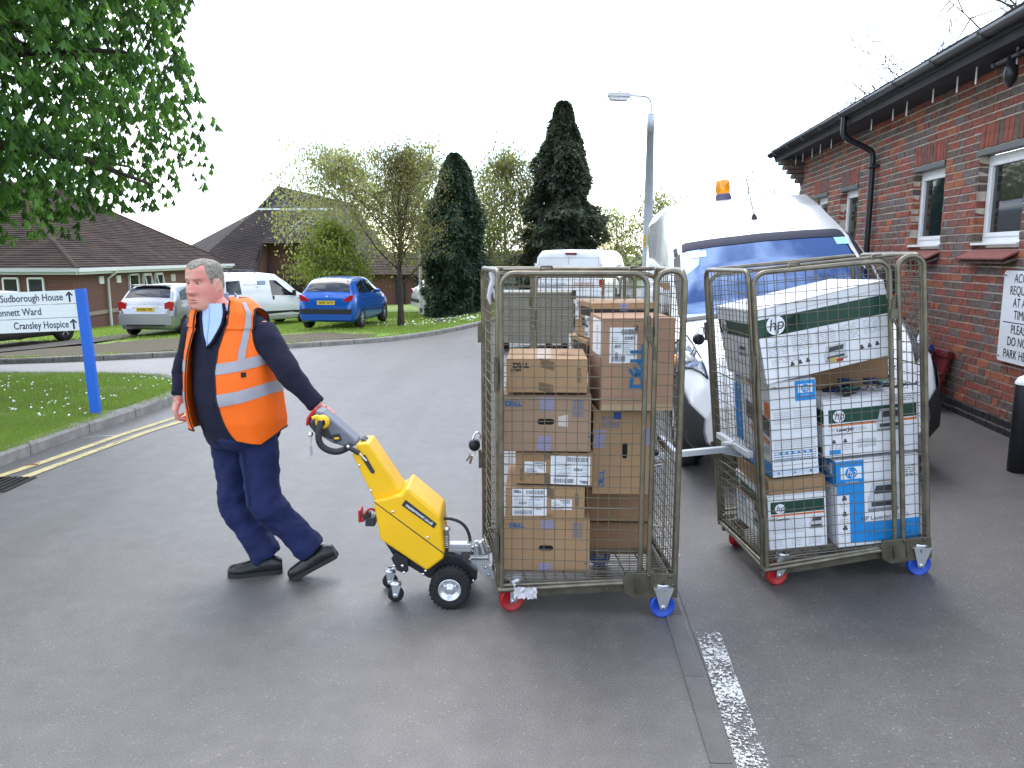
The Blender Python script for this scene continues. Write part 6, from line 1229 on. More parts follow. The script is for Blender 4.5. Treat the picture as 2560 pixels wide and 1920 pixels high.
b = M(); b.ext([pp(*q, 3.97) for q in ((903, 1138), (913, 1137), (937, 1178), (935, 1184), (928, 1182), (905, 1146))], 3.966, 3.9695); tb_(b, 'slot', m_hdk, fix=True)
b = M(); b.ext([pp(*q, 3.97) for q in ((894, 1105), (902, 1103), (914, 1110))], 4.02, 4.1); tb_(b, 'neck_slot', m_hdk)
# tiller head
head = [pp(*q, 4.0) for q in ((769, 1063), (786, 1026), (806, 1030), (850, 1066), (893, 1104), (888, 1116), (862, 1118), (829, 1108), (786, 1082))]
b = M(); b.ext(head, 4.0, 4.12); tb_(b, 'tiller_head', m_hgr, bev=.012, seg=3, fix=True)
b = M(); b.ext([pp(*q, 3.995) for q in ((771, 1062), (790, 1045), (815, 1058), (832, 1100), (800, 1088), (786, 1082))], 3.994, 4.126); tb_(b, 'dark_side_panel', m_hdk, bev=.006, fix=True)
b = M(); b.ext([pp(*q, 3.99) for q in ((763, 1064), (766, 1045), (778, 1028), (787, 1022), (788, 1030), (774, 1048), (769, 1066))], 3.99, 4.13); tb_(b, 'red_belly_button', m_hred, bev=.008, fix=True)
b = M(); b.ext([pp(*q, 3.993) for q in ((829, 1088), (848, 1084), (854, 1100), (838, 1108))], 3.99, 3.9985); tb_(b, 'switch_recess', m_hdk, fix=True)
b = M(); b.ext([pp(*q, 3.993) for q in ((834, 1094), (846, 1092), (850, 1097), (838, 1099))], 3.985, 3.992); tb_(b, 'rocker_switch', m_hyel, bev=.003, fix=True)
for sg, yy in ((-1, 3.95), (1, 4.17)):
    P_ = [at(803, 1050, yy - sg * .02), at(799, 1068, yy), at(796, 1092, yy + sg * .008), at(803, 1113, yy + sg * .008), at(822, 1126, yy + sg * .006), at(845, 1129, yy), at(866, 1121, yy - sg * .02), at(876, 1112, yy - sg * .04)]
    Q_ = []
    for i in range(len(P_) - 1):
        p0, p1, p2, p3 = P_[max(i - 1, 0)], P_[i], P_[i + 1], P_[min(i + 2, len(P_) - 1)]
        for k in range(5): t = k / 5; Q_.append(.5 * ((2 * p1) + (p2 - p0) * t + (2 * p0 - 5 * p1 + 4 * p2 - p3) * t * t + (3 * p1 - p0 - 3 * p2 + p3) * t ** 3))
    b = M(); b.tube(Q_ + [P_[-1]], .0165, 12); tb_(b, 'hand_grip', m_grip)
    c_ = at(806, 1055, yy - sg * .03); b = M(); b.lathe([(0, -.012), (.036, -.012), (.038, 0), (.03, .018), (.02, .022)], c_, (0, sg, 0), 18); e_ = at(782, 1047, yy - sg * .02); b.tube([c_ + V((0, sg * .012, .012)), (c_ + e_) / 2 + V((0, sg * .016, .022)), e_ + V((0, sg * .012, .006))], [.017, .013, .009], 8); tb_(b, 'thumb_throttle', m_hyel)
b = M(); b.tube([at(869, 1117, 3.95), at(898, 1133, 3.96)], .013, 10); b.lathe([(.017, -.004), (.017, .004), (0, .005)], at(869, 1117, 3.945), (0, -1, 0), 12); sr = tb_(b, 'gas_strut', m_hdk)
b = M(); b.tube([at(898, 1133, 3.96), at(916, 1152, 3.966)], .006, 8); b.lathe([(.009, -.005), (.009, .005), (0, .006)], at(870, 1117, 3.94), (0, -1, 0), 10); tb_(b, 'strut_rod', m_chr)
b = M(); b.tube([at(777, 1082, 4.0), at(777, 1090, 3.99)], .012, 8); b.tube([at(778, 1092, 3.985), at(777, 1112, 3.985)], .002, 4); b.box(at(778, 1126, 3.985), (.012, .003, .06)); tb_(b, 'ignition_key', m_chr)
# connector plug with wires
b = M(); b.box(at(928, 1300, 4.05), (.05, .08, .045)); b.box(at(918, 1288, 4.05), (.035, .06, .03)); tb_(b, 'power_plug', m_hdk, bev=.004)
b = M(); b.box(at(902, 1285, 4.05), (.012, .09, .065)); b.box(at(908, 1297, 4.05), (.02, .07, .014)); tb_(b, 'plug_handle', m_hred, bev=.003)
for dy, m_ in ((-.02, m_hred), (.0, m_cblu), (.02, m_hdk), (-.035, m_hred)):
    a, c = at(914, 1284, 4.05 + dy), at(938, 1277, 4.05 + dy); b = M(); b.tube(arc(a, (a + c) / 2 + V((0, -.02, .04)), c, 6), .006, 6); tb_(b, 'wire', m_)
# chassis, wheels
b = M(); b.ext([pp(*q, 3.93) for q in ((950, 1352), (1066, 1430), (1109, 1399), (1125, 1395), (1150, 1400), (1190, 1436), (1192, 1456), (1178, 1470), (1120, 1452), (1070, 1455), (1020, 1425), (985, 1418), (978, 1395))], 3.975, 4.19); tb_(b, 'chassis', m_blk, bev=.006, fix=True)
b = M(); b.ext([pp(*q, 3.92) for q in ((976, 1400), (988, 1385), (1018, 1402), (1020, 1432), (1008, 1438), (990, 1430))], 3.94, 3.95); tb_(b, 'side_bracket', m_blk, bev=.004, fix=True)
for px, py in ((985, 1414), (1006, 1414), (1010, 1431), (1058, 1435), (1183, 1452)): p = at(px, py, 3.935); M().lathe([(.008, 0), (.007, .006), (0, .007)], p, (0, -1, 0), 8).build('bolt', m_chr, tug, off=tug0)
def tyre(c, r_, w_, nm='drive_wheel', knobs=26):
    t = M(); t.lathe([(r_ * .55, -w_ * .4), (r_ * .75, -w_ * .5), (r_ * .93, -w_ * .46), (r_ * .985, -w_ * .3), (r_ * .985, w_ * .3), (r_ * .93, w_ * .46), (r_ * .75, w_ * .5), (r_ * .55, w_ * .4)], c, (0, 1, 0), 36)
    for i in range(knobs):
        a = 2 * math.pi * i / knobs; T = MX.Rotation(-a, 3, 'Y')
        for s_ in (-1, 1): t.box(V(c) + T @ V((r_ * .965, s_ * w_ * .30, 0)), (r_ * .075, w_ * .36, r_ * .11), T=T)
        t.box(V(c) + MX.Rotation(-a - .12, 3, 'Y') @ V((r_ * .97, 0, 0)), (r_ * .06, w_ * .24, r_ * .10), T=MX.Rotation(-a - .12, 3, 'Y'))
    o = tb_(t, nm, m_tyre)
    h = M(); h.lathe([(r_ * .56, -w_ * .46), (r_ * .53, -w_ * .49), (r_ * .48, -w_ * .44), (r_ * .38, -w_ * .26), (r_ * .2, -w_ * .24), (r_ * .16, -w_ * .42), (r_ * .10, -w_ * .46), (0, -w_ * .46)], c, (0, 1, 0), 32); ho = h.build('hub', m_gal, o, off=None); ho.data.transform(MX.Translation(-tug0))
    for i in range(3):
        a = i * 2.09 + .5; h = M(); h.lathe([(r_ * .055, 0), (r_ * .05, .008), (0, .009)], V(c) + V((math.cos(a) * r_ * .3, -w_ * .26, math.sin(a) * r_ * .3)), (0, -1, 0), 8); k = h.build('wheel_nut', m_chr, ho, off=None); k.data.transform(MX.Translation(-tug0))
    return o
R1 = .106; cz = at(1125, 1473, 3.90); tyre(V((cz.x, 3.905, R1)), R1, .085); tyre(V((cz.x, 4.235, R1)), R1, .085)
for px, yy in ((989, 3.97), (976, 4.14)):
    p = at(px, 1457, yy); p.z = .042; b = M(); b.lathe([(0, -.014), (.018, -.015), (.036, -.014), (.042, -.008), (.042, .008), (.036, .014), (0, .014)], p, (0, 1, 0), 22); w_ = tb_(b, 'castor_wheel', m_tyre)
    b = M()
    for s_ in (-1, 1): b.add([p + V((x, s_ * .02, z)) for x, z in ((-.012, -.01), (.012, -.01), (.03, .05), (-.0, .065), (-.02, .06))], [(0, 1, 2, 3, 4)])
    b.lathe([(.03, 0), (.03, .012), (.015, .02)], p + V((0, 0, .055)), n=12); b.lathe([(.012, -.024), (.010, -.026), (0, -.026)], p, (0, 1, 0), 10); tb_(b, 'castor_fork', m_gal)
# hitch
b = M(); b.lathe([(0, .008), (.020, .008), (.021, 0), (.021, -.008), (.013, -.012), (.013, -.09)], at(1116, 1322, 4.0), n=18); tb_(b, 'spring_cap', m_gal)
b = M(); c_ = at(1116, 1335, 4.0); b.tube([c_ + V((math.cos(a) * .017, math.sin(a) * .017, -.0016 * a)) for a in [i * .5 for i in range(88)]], .0028, 5); tb_(b, 'spring', m_gal)
b = M(); e_ = at(1150, 1366, 4.02); b.box(e_, (.12, .05, .045)); tb_(b, 'draw_bar', m_gal, bev=.004)
b = M(); b.box(e_ + V((0, -.0265, .004)), (.075, .002, .010)); tb_(b, 'slot', m_stl)
b = M(); h_ = at(1192, 1370, 4.05); b.box(h_, (.03, .07, .06)); b.tube([h_ + V((.005, -.04, -.04)), h_ + V((.0, -.04, .055))], .011, 10); b.ell(h_ + V((0, -.04, .03)), (.016, .016, .012)); b.box(h_ + V((.03, -.03, .015)), (.014, .03, .07), T=MX.Rotation(-.25, 3, 'Y')); tb_(b, 'coupling', m_gal, bev=.003)
b = M(); s0, s1 = at(1176, 1394, 4.0), at(1222, 1394, 4.0); b.tube([s0.lerp(s1, i / 120) + V((0, math.cos(i * .9) * .012, math.sin(i * .9) * .012)) for i in range(121)], .0026, 5); tb_(b, 'spring', m_gal)
for yy in (4.02, 4.2): b = M(); b.ext([pp(*q, 4.02) for q in ((1172, 1398), (1222, 1396), (1240, 1446), (1226, 1448), (1190, 1425))], yy, yy + .008); tb_(b, 'hitch_plate', m_gal, bev=.002, fix=True)
for px, py in ((1209, 1410), (1214, 1418), (1222, 1437)): M().lathe([(.008, 0), (.007, .005), (0, .006)], at(px, py, 4.019), (0, -1, 0), 8).build('bolt', m_chr, tug, off=tug0)
b = M(); a, c = at(1222, 1394, 4.05), at(1232, 1420, 4.1); b.box((a + c) / 2 + V((0, .02, 0)), (.02, .18, .03)); b.tube([at(1206, 1350, 4.05), at(1218, 1376, 4.05)], .009, 8); tb_(b, 'cage_hook', m_gal, bev=.003)
for dy in (0, .025):
    b = M(); b.tube(arc(at(1102, 1296, 4.05 + dy), at(1172, 1292, 4.05 + dy), at(1176, 1356, 4.05 + dy), 10), .0085, 8); tb_(b, 'cable', m_grip)
# ---------------------------------------------------------------- the man
m_skin = mat('skin', (.66, .34, .26), .5, ns=9, col2=(.62, .235, .185), nd=3, lo=.38, hi=.62, sub=.0, bump=.05, bs=120); m_hair = mat('grey_hair', (.33, .30, .25), .8, n=.5, ns=60, bump=.6, bs=180)
m_swt = mat('navy_knit', (.009, .010, .030), .95, n=.25, ns=12, bump=.25, bs=220); m_trs = mat('navy_cotton', (.006, .014, .075), .85, n=.2, ns=7, bump=.25, bs=30); m_hv = mat('hi_vis_orange', (1.0, .155, .003), .6, n=.08, ns=5, bump=.12, bs=16, em=(1, .16, .0), emst=0.0)
m_ref = mat('reflective_tape', (.36, .35, .39), .45, n=.12, ns=10); m_shirt = mat('pale_blue_cotton', (.42, .55, .80), .85, bump=.15, bs=40); m_pip = mat('black_piping', (.012, .012, .014), .8); m_shoe = mat('black_leather', (.012, .012, .013), .3, n=.3, ns=14, bump=.12); m_sole = mat('rubber_sole', (.02, .02, .02), .7)
man0 = V((-1.45, 4.35, 0)); man = thing('person', 'man in orange hi-vis vest and navy clothes walking, pulling the yellow tug', 'person', man0)
YW = rad(24); fw = V((-math.sin(YW), -math.cos(YW), 0)); lf = V((math.cos(YW), -math.sin(YW), 0)); UP = V((0, 0, 1))
def mb_(b, nm, m, par=None, **k): 
    o = b.build(nm, m, man, off=man0, **k)
    if par: o.parent = par
    return o
def remesh(o, vx, sm=4, disp=0, ds=.12):
    r_ = o.modifiers.new('r', 'REMESH'); r_.mode = 'VOXEL'; r_.voxel_size = vx; r_.use_smooth_shade = True
    if sm: s_ = o.modifiers.new('s', 'SMOOTH'); s_.iterations = sm; s_.factor = .5
    return o
TT = [(-.10, 610, 1115, 4.36, .170, .135, .135), (0, 607, 1088, 4.36, .205, .170, .155), (.15, 604, 1040, 4.36, .228, .202, .165), (.3, 598, 985, 4.355, .234, .214, .16), (.45, 591, 930, 4.35, .233, .195, .155), (.6, 584, 880, 4.345, .230, .165, .15), (.75, 577, 832, 4.34, .222, .138, .14), (.88, 571, 792, 4.335, .196, .105, .112), (.96, 564, 765, 4.335, .140, .085, .085), (1.0, 560, 750, 4.335, .088, .072, .068)]
TT = [(q[0], at(*q[1:4]), *q[4:]) for q in TT]
def TS(phi, t, off=0.0):
    for i in range(len(TT) - 1):
        if t <= TT[i + 1][0]: break
    a, b = TT[i], TT[i + 1]; k = max(0, (t - a[0]) / (b[0] - a[0])); k = k if k < 1 else 1
    c = a[1].lerp(b[1], k); A, BF, BB = [a[j] + (b[j] - a[j]) * k for j in (2, 3, 4)]
    cf, sf = math.cos(phi), math.sin(phi); e = 2 / 2.4; cf2, sf2 = math.copysign(abs(cf) ** e, cf), math.copysign(abs(sf) ** e, sf)
    return c + fw * (cf2 * ((BF if cf > 0 else BB) + off)) + lf * (sf2 * (A + off)) + UP * (off * .9 if t > .85 else 0)
shL, shR = at(651, 812, 4.26), at(499, 818, 4.43)
elL, elR = at(724, 937, 4.17), at(463, 925, 4.52); wrL, wrR = at(792, 1012, 4.165), at(453, 985, 4.46)
hpL, hpR = at(645, 1100, 4.30), at(578, 1100, 4.42); knL, knR = at(660, 1252, 4.27), at(590, 1258, 4.40); anL, anR = at(783, 1376, 4.29), at(668, 1400, 4.37)
# head in its own frame
HY = rad(22); hf = V((-math.sin(HY), -math.cos(HY), 0)); hl_ = V((math.cos(HY), -math.sin(HY), 0)); tiltm = MX.Rotation(rad(4), 3, hl_); hf, hu = tiltm @ hf, tiltm @ UP
hc = at(519, 777, 4.33); HH = .282
HR = [(0, .052, .066, .062), (.06, .084, .074, .076), (.14, .094, .082, .083), (.25, .097, .088, .086), (.36, .096, .096, .086), (.48, .095, .103, .085), (.58, .092, .107, .083), (.68, .096, .109, .083), (.80, .091, .106, .080), (.90, .072, .088, .066), (.965, .045, .058, .043), (1.0, .004, .004, .004)]
def g_(x, s_): return math.exp(-x * x / (2 * s_ * s_))
def HS(phi, u, off=0.0):
    for i in range(len(HR) - 1):
        if u <= HR[i + 1][0]: break
    a, b = HR[i], HR[i + 1]; k = (u - a[0]) / (b[0] - a[0]); FF, BB, W_ = [a[j] + (b[j] - a[j]) * k for j in (1, 2, 3)]
    cf, sf = math.cos(phi), math.sin(phi); e = 2 / 2.25; c2, s2 = math.copysign(abs(cf) ** e, cf), math.copysign(abs(sf) ** e, sf)
    f = c2 * ((FF if cf > 0 else BB) + off); l = s2 * (W_ + off)
    if cf > 0 and off == 0:
        n_ = max(0, 1 - abs(u - .385) / .06) * .004; f += g_(l, .0125) * (.030 * (math.exp(-((u - .39) / .045) ** 2)) + .017 * math.exp(-((u - .48) / .06) ** 2) + .006 * math.exp(-((u - .57) / .04) ** 2)) + n_ * g_(abs(l) - .013, .007) * 1.6
        f -= .013 * g_(abs(l) - .033, .013) * math.exp(-((u - .565) / .045) ** 2); f += .006 * g_(abs(l) - .03, .02) * math.exp(-((u - .645) / .03) ** 2)
        f += .006 * g_(l, .02) * (math.exp(-((u - .265) / .018) ** 2) + math.exp(-((u - .212) / .02) ** 2)) - .008 * g_(l, .021) * math.exp(-((u - .238) / .009) ** 2)
        f += .008 * g_(l, .022) * math.exp(-((u - .10) / .04) ** 2); f += .006 * g_(abs(l) - .048, .018) * math.exp(-((u - .40) / .09) ** 2)
        f -= .004 * g_(abs(l) - .028, .006) * math.exp(-((u - .31) / .05) ** 2)
    return hc + hf * f + hl_ * l + hu * (u * HH)
bd = M(); bd.grid(lambda u, v: HS(u * 2 * math.pi, v), 96, 84); bd.add([hc] + [HS(k * math.pi / 24, 0) for k in range(48)], [(0, (k + 1) % 48 + 1, k + 1) for k in range(48)])
nb = at(560, 790, 4.335); bd.tube([nb - UP * .10, nb, hc + hf * -.020 + hu * .05, hc - hf * .022 + hu * .12], [.086, .080, .076, .066], 16)
for sg in (1, -1):                                      # ears
    e_ = hc + hf * -.012 + hl_ * sg * .084 + hu * (.49 * HH); T = MX((hf * .9 - hl_ * sg * .35, hl_ * sg, hu)).transposed(); b = bd
    bd.ell(e_, (.014, .007, .029), T=T); bd.tube([e_ + T @ V((math.cos(a) * .015, .006, math.sin(a) * .029)) for a in [.2 + i * .45 for i in range(10)]], .0045, 6); bd.ell(e_ - hu * .024 + hf * .002, (.008, .006, .010), T=T)
# trunk, arms and legs under the clothes
bd.grid(lambda u, v: TS(u * 2 * math.pi, -.08 + 1.04 * v, -.03), 24, 12)
bd.tube([shL, elL, wrL], [.04, .038, .030], 12); bd.tube([shR, elR, wrR], [.04, .038, .030], 12); bd.tube([hpL, knL, anL], [.08, .055, .04], 12); bd.tube([hpR, knR, anR], [.08, .055, .04], 12)
def hand(w_, d, n, curl, ln=.19, th=None, thc=.5, spread=.02):
    """w_ wrist, d along the hand, n out of the back of the hand, curl per joint (radians towards the palm)"""
    d = d.normalized(); s_ = d.cross(n).normalized(); n = s_.cross(d).normalized(); pal = ln * .50
    bd.tube([w_ - d * .03, w_, w_ + d * .03], [.029, .027, .030], 10)
    for i in range(4):
        x = (i - 1.5) * .0195; a = w_ + d * .02 + s_ * x * .75; k = w_ + d * (pal - .004 * abs(i - 1.2)) + s_ * x; bd.tube([a, (a + k) / 2 + n * .003, k], [.015, .0145, .0125], 8)
        L_ = [.046, .030, .024]; L_ = [q * (1, 1.08, 1.0, .82)[i] for q in L_]; p = k; ang = 0; P_ = [k]
        for j in range(3):
            ang += curl[i][j] if isinstance(curl[0], (list, tuple)) else curl[j]; p = p + (d * math.cos(ang) - n * math.sin(ang)) * L_[j] + s_ * (i - 1.5) * spread * .12; P_.append(p)
        bd.tube(P_, [.0112, .0102, .0094, .0078], 8); bd.ell(P_[-1], (.0078, .0078, .0078), nu=8, nv=6)
    sg = th or 1; t0 = w_ + d * .03 + s_ * sg * .026; t1 = t0 + d * .035 + s_ * sg * .022 - n * .012; t2 = t1 + (d * math.cos(thc) - n * math.sin(thc) * .6 - s_ * sg * .25).normalized() * .036; t3 = t2 + (d * math.cos(thc * 1.4) - n * math.sin(thc * 1.4) * .6 - s_ * sg * .4).normalized() * .028
    bd.tube([t0 - d * .01, t0, t1, t2, t3], [.015, .016, .0135, .0115, .009], 8); bd.ell(t3, (.009, .009, .009), nu=8, nv=6)
dR = at(436, 1028, 4.44) - wrR; hand(wrR + dR.normalized() * .015, dR, V((-.75, -.55, .25)), (.75, .95, .7), .18, th=1, thc=.35)
dL = at(832, 1042, 4.165) - wrL; hand(wrL + dL.normalized() * .015, dL, V((.25, -.25, .9)), (.9, .95, .6), .18, th=1, thc=.7)
body_ = mb_(bd, 'body', m_skin); remesh(body_, .0042, 2)
# face details and hair
for sg in (1, -1):
    e_ = HS(sg * .355, .562) - hf * .001; b = M(); b.ell(e_, (.0125, .0125, .0058), mi=0, T=MX((hl_, hf, hu)).transposed()); p = e_ + hf * .0105 - hl_ * sg * .001; b.ell(p, (.0058, .0035, .0052), 1, T=MX((hl_, hf, hu)).transposed(), nu=10, nv=6); mb_(b, 'eye', [mat('eye_white', (.55, .5, .47), .25), mat('iris', (.05, .055, .06), .2)])
    b = M(); b.grid(lambda u, v: HS(sg * (.16 + .50 * u), .612 + .018 * v + .014 * math.sin(u * 2.8), .002) + hf * .004, 8, 3); mb_(b, 'eyebrow', mat('eyebrow_hair', (.30, .22, .17), .9, n=.3, ns=80))
    b = M(); b.tube([HS(sg * (.21 + .30 * u), .586 + .012 * math.sin(u * 3.1)) + hf * .0025 for u in [i / 6 for i in range(7)]], .0035, 6); mb_(b, 'eyelid', m_skin)
b = M(); b.tube([HS(-.26 + .52 * u, .236 + .003 * math.cos(u * 6.28)) + hf * .0005 for u in [i / 8 for i in range(9)]], [.002, .0035, .0045, .005, .005, .005, .0045, .0035, .002], 6); mb_(b, 'mouth', mat('mouth_dark', (.10, .03, .03), .5))
b = M(); b.tube([HS(-.22 + .44 * u, .212) + hf * .002 for u in [i / 6 for i in range(7)]], [.001, .003, .004, .0045, .004, .003, .001], 6); mb_(b, 'lip', mat('lip', (.50, .20, .17), .45))
hr = M()
def hline(phi):                                         # where the hair begins, by angle round the head
    a = abs((phi + math.pi) % (2 * math.pi) - math.pi)
    if a < .95: return .86 - .05 * math.cos(a * 3.4) - (.05 if a > .55 else 0) * (a - .55)
    if a < 1.25: return .80 - (a - .95) / .3 * .30
    if a < 1.75: return .50 + .14 * math.sin((a - 1.25) / .5 * math.pi)
    return .50 - (a - 1.75) / 1.4 * .30
hr.grid(lambda u, v: (lambda ph, uu: HS(ph, uu, .0045 + .0015 * noise.noise(V((ph * 9, uu * 30, 1))) - .0045 * (1 - min(1, v * 6))))(u * 2 * math.pi, hline(u * 2 * math.pi) + (.999 - hline(u * 2 * math.pi)) * v), 90, 24)
mb_(hr, 'hair', m_hair)
# jumper, shirt, trousers
sw = M(); sw.grid(lambda u, v: TS(u * 2 * math.pi, -.03 + .96 * v, .004), 40, 22)
for t_ in (-.03, .93): c_ = sum((TS(k * .3927, t_, .004) for k in range(16)), V()) / 16; sw.add([c_] + [TS(k * .3927, t_, .004) for k in range(16)], [(0, k + 1, (k + 1) % 16 + 1) for k in range(16)])
def taper(a, b, c, r0, r1, r2, seed):
    r = random.Random(seed); P_ = [a.lerp(b, i / 5) for i in range(5)] + [b.lerp(c, i / 6) for i in range(7)]; n = len(P_); rr = [(r0 + (r1 - r0) * i / 5 if i < 5 else r1 + (r2 - r1) * (i - 5) / 6) * (1 + r.uniform(-.05, .05)) for i in range(n)]
    return P_, rr
P_, rr = taper(shL + V((.0, 0, -.02)), elL, wrL, .074, .068, .047, 1); sw.tube(P_, rr, 18); sw.ell(shL + V((-.03, .01, -.02)), (.078, .078, .074)); sw.tube([wrL.lerp(elL, .10), wrL.lerp(elL, -.02)], [.054, .052], 16)
P_, rr = taper(shR, elR, wrR, .085, .070, .055, 2); sw.tube(P_, rr, 18); sw.ell(shR + V((.04, 0, -.01)), (.09, .09, .085)); sw.tube([wrR.lerp(elR, .25), wrR.lerp(elR, -.08)], [.056, .057], 16)
def wrinkle(o, tex, st, size):
    tx = bpy.data.textures.new(tex, 'CLOUDS'); tx.noise_scale = size; tx.noise_depth = 2
    md = o.modifiers.new('w', 'DISPLACE'); md.texture = tx; md.strength = st; md.mid_level = .5; md.texture_coords = 'LOCAL'
so = mb_(sw, 'jumper', m_swt); remesh(so, .009, 5); wrinkle(so, 'knit_folds', .018, .10)
tr = M(); tr.grid(lambda u, v: TS(u * 2 * math.pi, -.10 + .12 * v, .004), 32, 6)
for t_ in (-.10, .02): c_ = sum((TS(k * .3927, t_, .006) for k in range(16)), V()) / 16; tr.add([c_] + [TS(k * .3927, t_, .006) for k in range(16)], [(0, k + 1, (k + 1) % 16 + 1) for k in range(16)])
def leg(h, k, a, r0, r1, r2, seed):
    r = random.Random(seed); P_ = [h.lerp(k, i / 6) for i in range(6)] + [k.lerp(a, i / 8) for i in range(9)]; rr = []
    for i in range(15): b_ = r0 + (r1 - r0) * i / 6 if i < 6 else r1 + (r2 - r1) * (i - 6) / 8; rr.append(b_ * (1 + r.uniform(-.06, .06) + (.10 if i >= 12 and i % 2 else 0)))
    return P_, rr
P_, rr = leg(hpL + UP * .05, knL, anL, .112, .096, .080, 4); tr.tube(P_, rr, 20); P_, rr = leg(hpR + UP * .05, knR, anR + V((.01, 0, .02)), .104, .094, .082, 5); tr.tube(P_, rr, 20)
to = mb_(tr, 'trousers', m_trs); remesh(to, .010, 5); wrinkle(to, 'cloth_folds', .042, .13); wrinkle(to, 'fine_folds', .008, .05)
b = M(); P_ = [hpL.lerp(knL, i / 6) + fw * .118 - lf * .01 for i in range(7)]; b.tube([p - fw * .012 * (i / 6) for i, p in enumerate(P_)], .004, 5); mb_(b, 'crease', m_trs, to)
# shirt and collar in the V of the jumper
b = M()
def vneck(u, v): t = .66 + .305 * v; wdt = .01 + .33 * v ** .9; return TS(-.05 + (u - .5) * 2 * wdt * (1.5 if u > .5 else 1), t, .011 + .006 * v)
b.grid(vneck, 12, 14); mb_(b, 'shirt', m_shirt, so)
b = M(); b.tube([vneck(.5, .02 + .9 * i / 8) + fw * .003 for i in range(9)], .0035, 5); mb_(b, 'placket', m_shirt, so)
b = M(); b.tube([vneck(0, 1 - i / 10) + fw * .002 for i in range(11)] + [vneck(1, i / 10) + fw * .002 for i in range(11)], .0085, 8); mb_(b, 'jumper_neckband', m_swt, so)
ncb = at(553, 783, 4.335)
def coll(u, v):                                         # standing collar that folds over
    a = -2.9 + 5.8 * u; rr_ = .086 + .018 * v + .010 * abs(math.cos(a / 2)) * v; h = .050 - .046 * math.cos(a) - (.066 + .026 * max(0, math.cos(a))) * v ** 1.3
    return ncb + fw * (math.cos(a) * rr_ * .95) + lf * (math.sin(a) * rr_) + UP * (h + .012)
b = M(); b.grid(lambda u, v: coll(u, v), 36, 6); co = mb_(b, 'collar', m_shirt, so); sd2 = co.modifiers.new('s', 'SOLIDIFY'); sd2.thickness = .004
b = M(); b.grid(lambda u, v: TS(.33 + .12 * u, .648 + .012 * v, .013), 3, 1); mb_(b, 'chest_mark', m_sw, so)
# hi-vis vest: open front, armholes, bands
def edges(t):                                           # opening: right edge (negative) and left edge
    tb = [(-.08, -.20, .75), (.0, -.26, .52), (.08, -.34, .36), (.2, -.42, .24), (.35, -.45, .17), (.5, -.42, .15), (.65, -.38, .20), (.8, -.34, .36), (.92, -.36, .56), (1.0, -.75, .85)]
    for i in range(len(tb) - 1):
        if t <= tb[i + 1][0]: break
    k = max(0, min(1, (t - tb[i][0]) / (tb[i + 1][0] - tb[i][0]))); return tb[i][1] + (tb[i + 1][1] - tb[i][1]) * k, tb[i][2] + (tb[i + 1][2] - tb[i][2]) * k
def VT(s, t, off=.018):
    """s 0..1 from the left front edge round the back to the right front edge"""
    r_, l_ = edges(t); ph = l_ + (2 * math.pi + r_ - l_) * s; a = (ph + math.pi) % (2 * math.pi) - math.pi
    fl = .036 * max(0, 1 - abs(s - 1) / .18) * (1 if t < .6 else max(0, 1 - (t - .6) * 3)) + .012 * max(0, .25 - t) / .25 + .012 * max(0, 1 - s / .12) + .014 * max(0, .3 - t) * (1 + math.sin(ph * 7)) ; fold = .005 * math.sin(ph * 9 + t * 5) * (1 - t)
    return TS(a, t, off + fl + fold + (.010 if t > .8 else 0))
hemd = lambda s: .045 + .03 * abs(math.sin(s * math.pi)) - .075 * max(0, 1 - abs(s - .10) / .14) + .04 * ss(.75, 1, s)
def vsk(u, v):
    t = hemd(u) + (.985 - hemd(u)) * v; r_, l_ = edges(t); a = (l_ + (2 * math.pi + r_ - l_) * u + math.pi) % (2 * math.pi) - math.pi
    return ((abs(a) - 1.62) / .46) ** 2 + ((t - .735) / .175) ** 2 < 1
b = M(); b.grid(lambda u, v: VT(u, hemd(u) + (.985 - hemd(u)) * v), 190, 130, skip=vsk); vo = mb_(b, 'hi_vis_vest', m_hv); sd2 = vo.modifiers.new('s', 'SOLIDIFY'); sd2.thickness = .004
def band(nm, s0, s1, t0, t1, n=50, slope=0): 
    b = M(); b.grid(lambda u, v: VT(s0 + (s1 - s0) * u, t0 + (t1 - t0) * v + .30 * min(u, .22) + (0 if u < .7 else -.22 * (u - .7)), .0215), n, 4); mb_(b, nm, m_ref, vo)
band('reflective_band', 0, 1, .470, .548, 70); band('reflective_band', 0, 1, .265, .343, 70)
for s0 in (.085, .885):
    b = M(); b.grid(lambda u, v: VT(s0 + .035 * u + (.012 if s0 < .5 else -.012) * v, .56 + .395 * v, .0222), 4, 24); mb_(b, 'reflective_brace', m_ref, vo)
b = M(); b.tube([VT(.002, hemd(0) + (.96 - hemd(0)) * i / 24, .020) for i in range(25)], .0042, 5); mb_(b, 'edge_piping', m_pip, vo)
b = M(); b.tube([VT(.998, hemd(1) + (.96 - hemd(1)) * i / 24, .020) for i in range(25)], .0042, 5); mb_(b, 'edge_piping', m_pip, vo)
for sg in (1, -1):                                      # piping round the armholes
    P_ = []
    for i in range(40):
        q = i * 2 * math.pi / 40; t = .735 + .178 * math.sin(q); a = sg * (1.62 + .468 * math.cos(q)); r_, l_ = edges(t); P_.append(VT(((a - l_) % (2 * math.pi)) / (2 * math.pi + r_ - l_), t, .019))
    b = M(); b.tube(P_, .006, 6, closed=True); mb_(b, 'armhole_piping', m_pip, vo)
b = M(); b.tube([VT(i / 60, hemd(i / 60), .020) for i in range(61)], .0042, 5); mb_(b, 'hem_piping', m_pip, vo)
b = M(); b.grid(lambda u, v: VT(.105 + .022 * u, .455 + .035 * v, .022), 2, 2); mb_(b, 'size_tag', m_pip, vo)
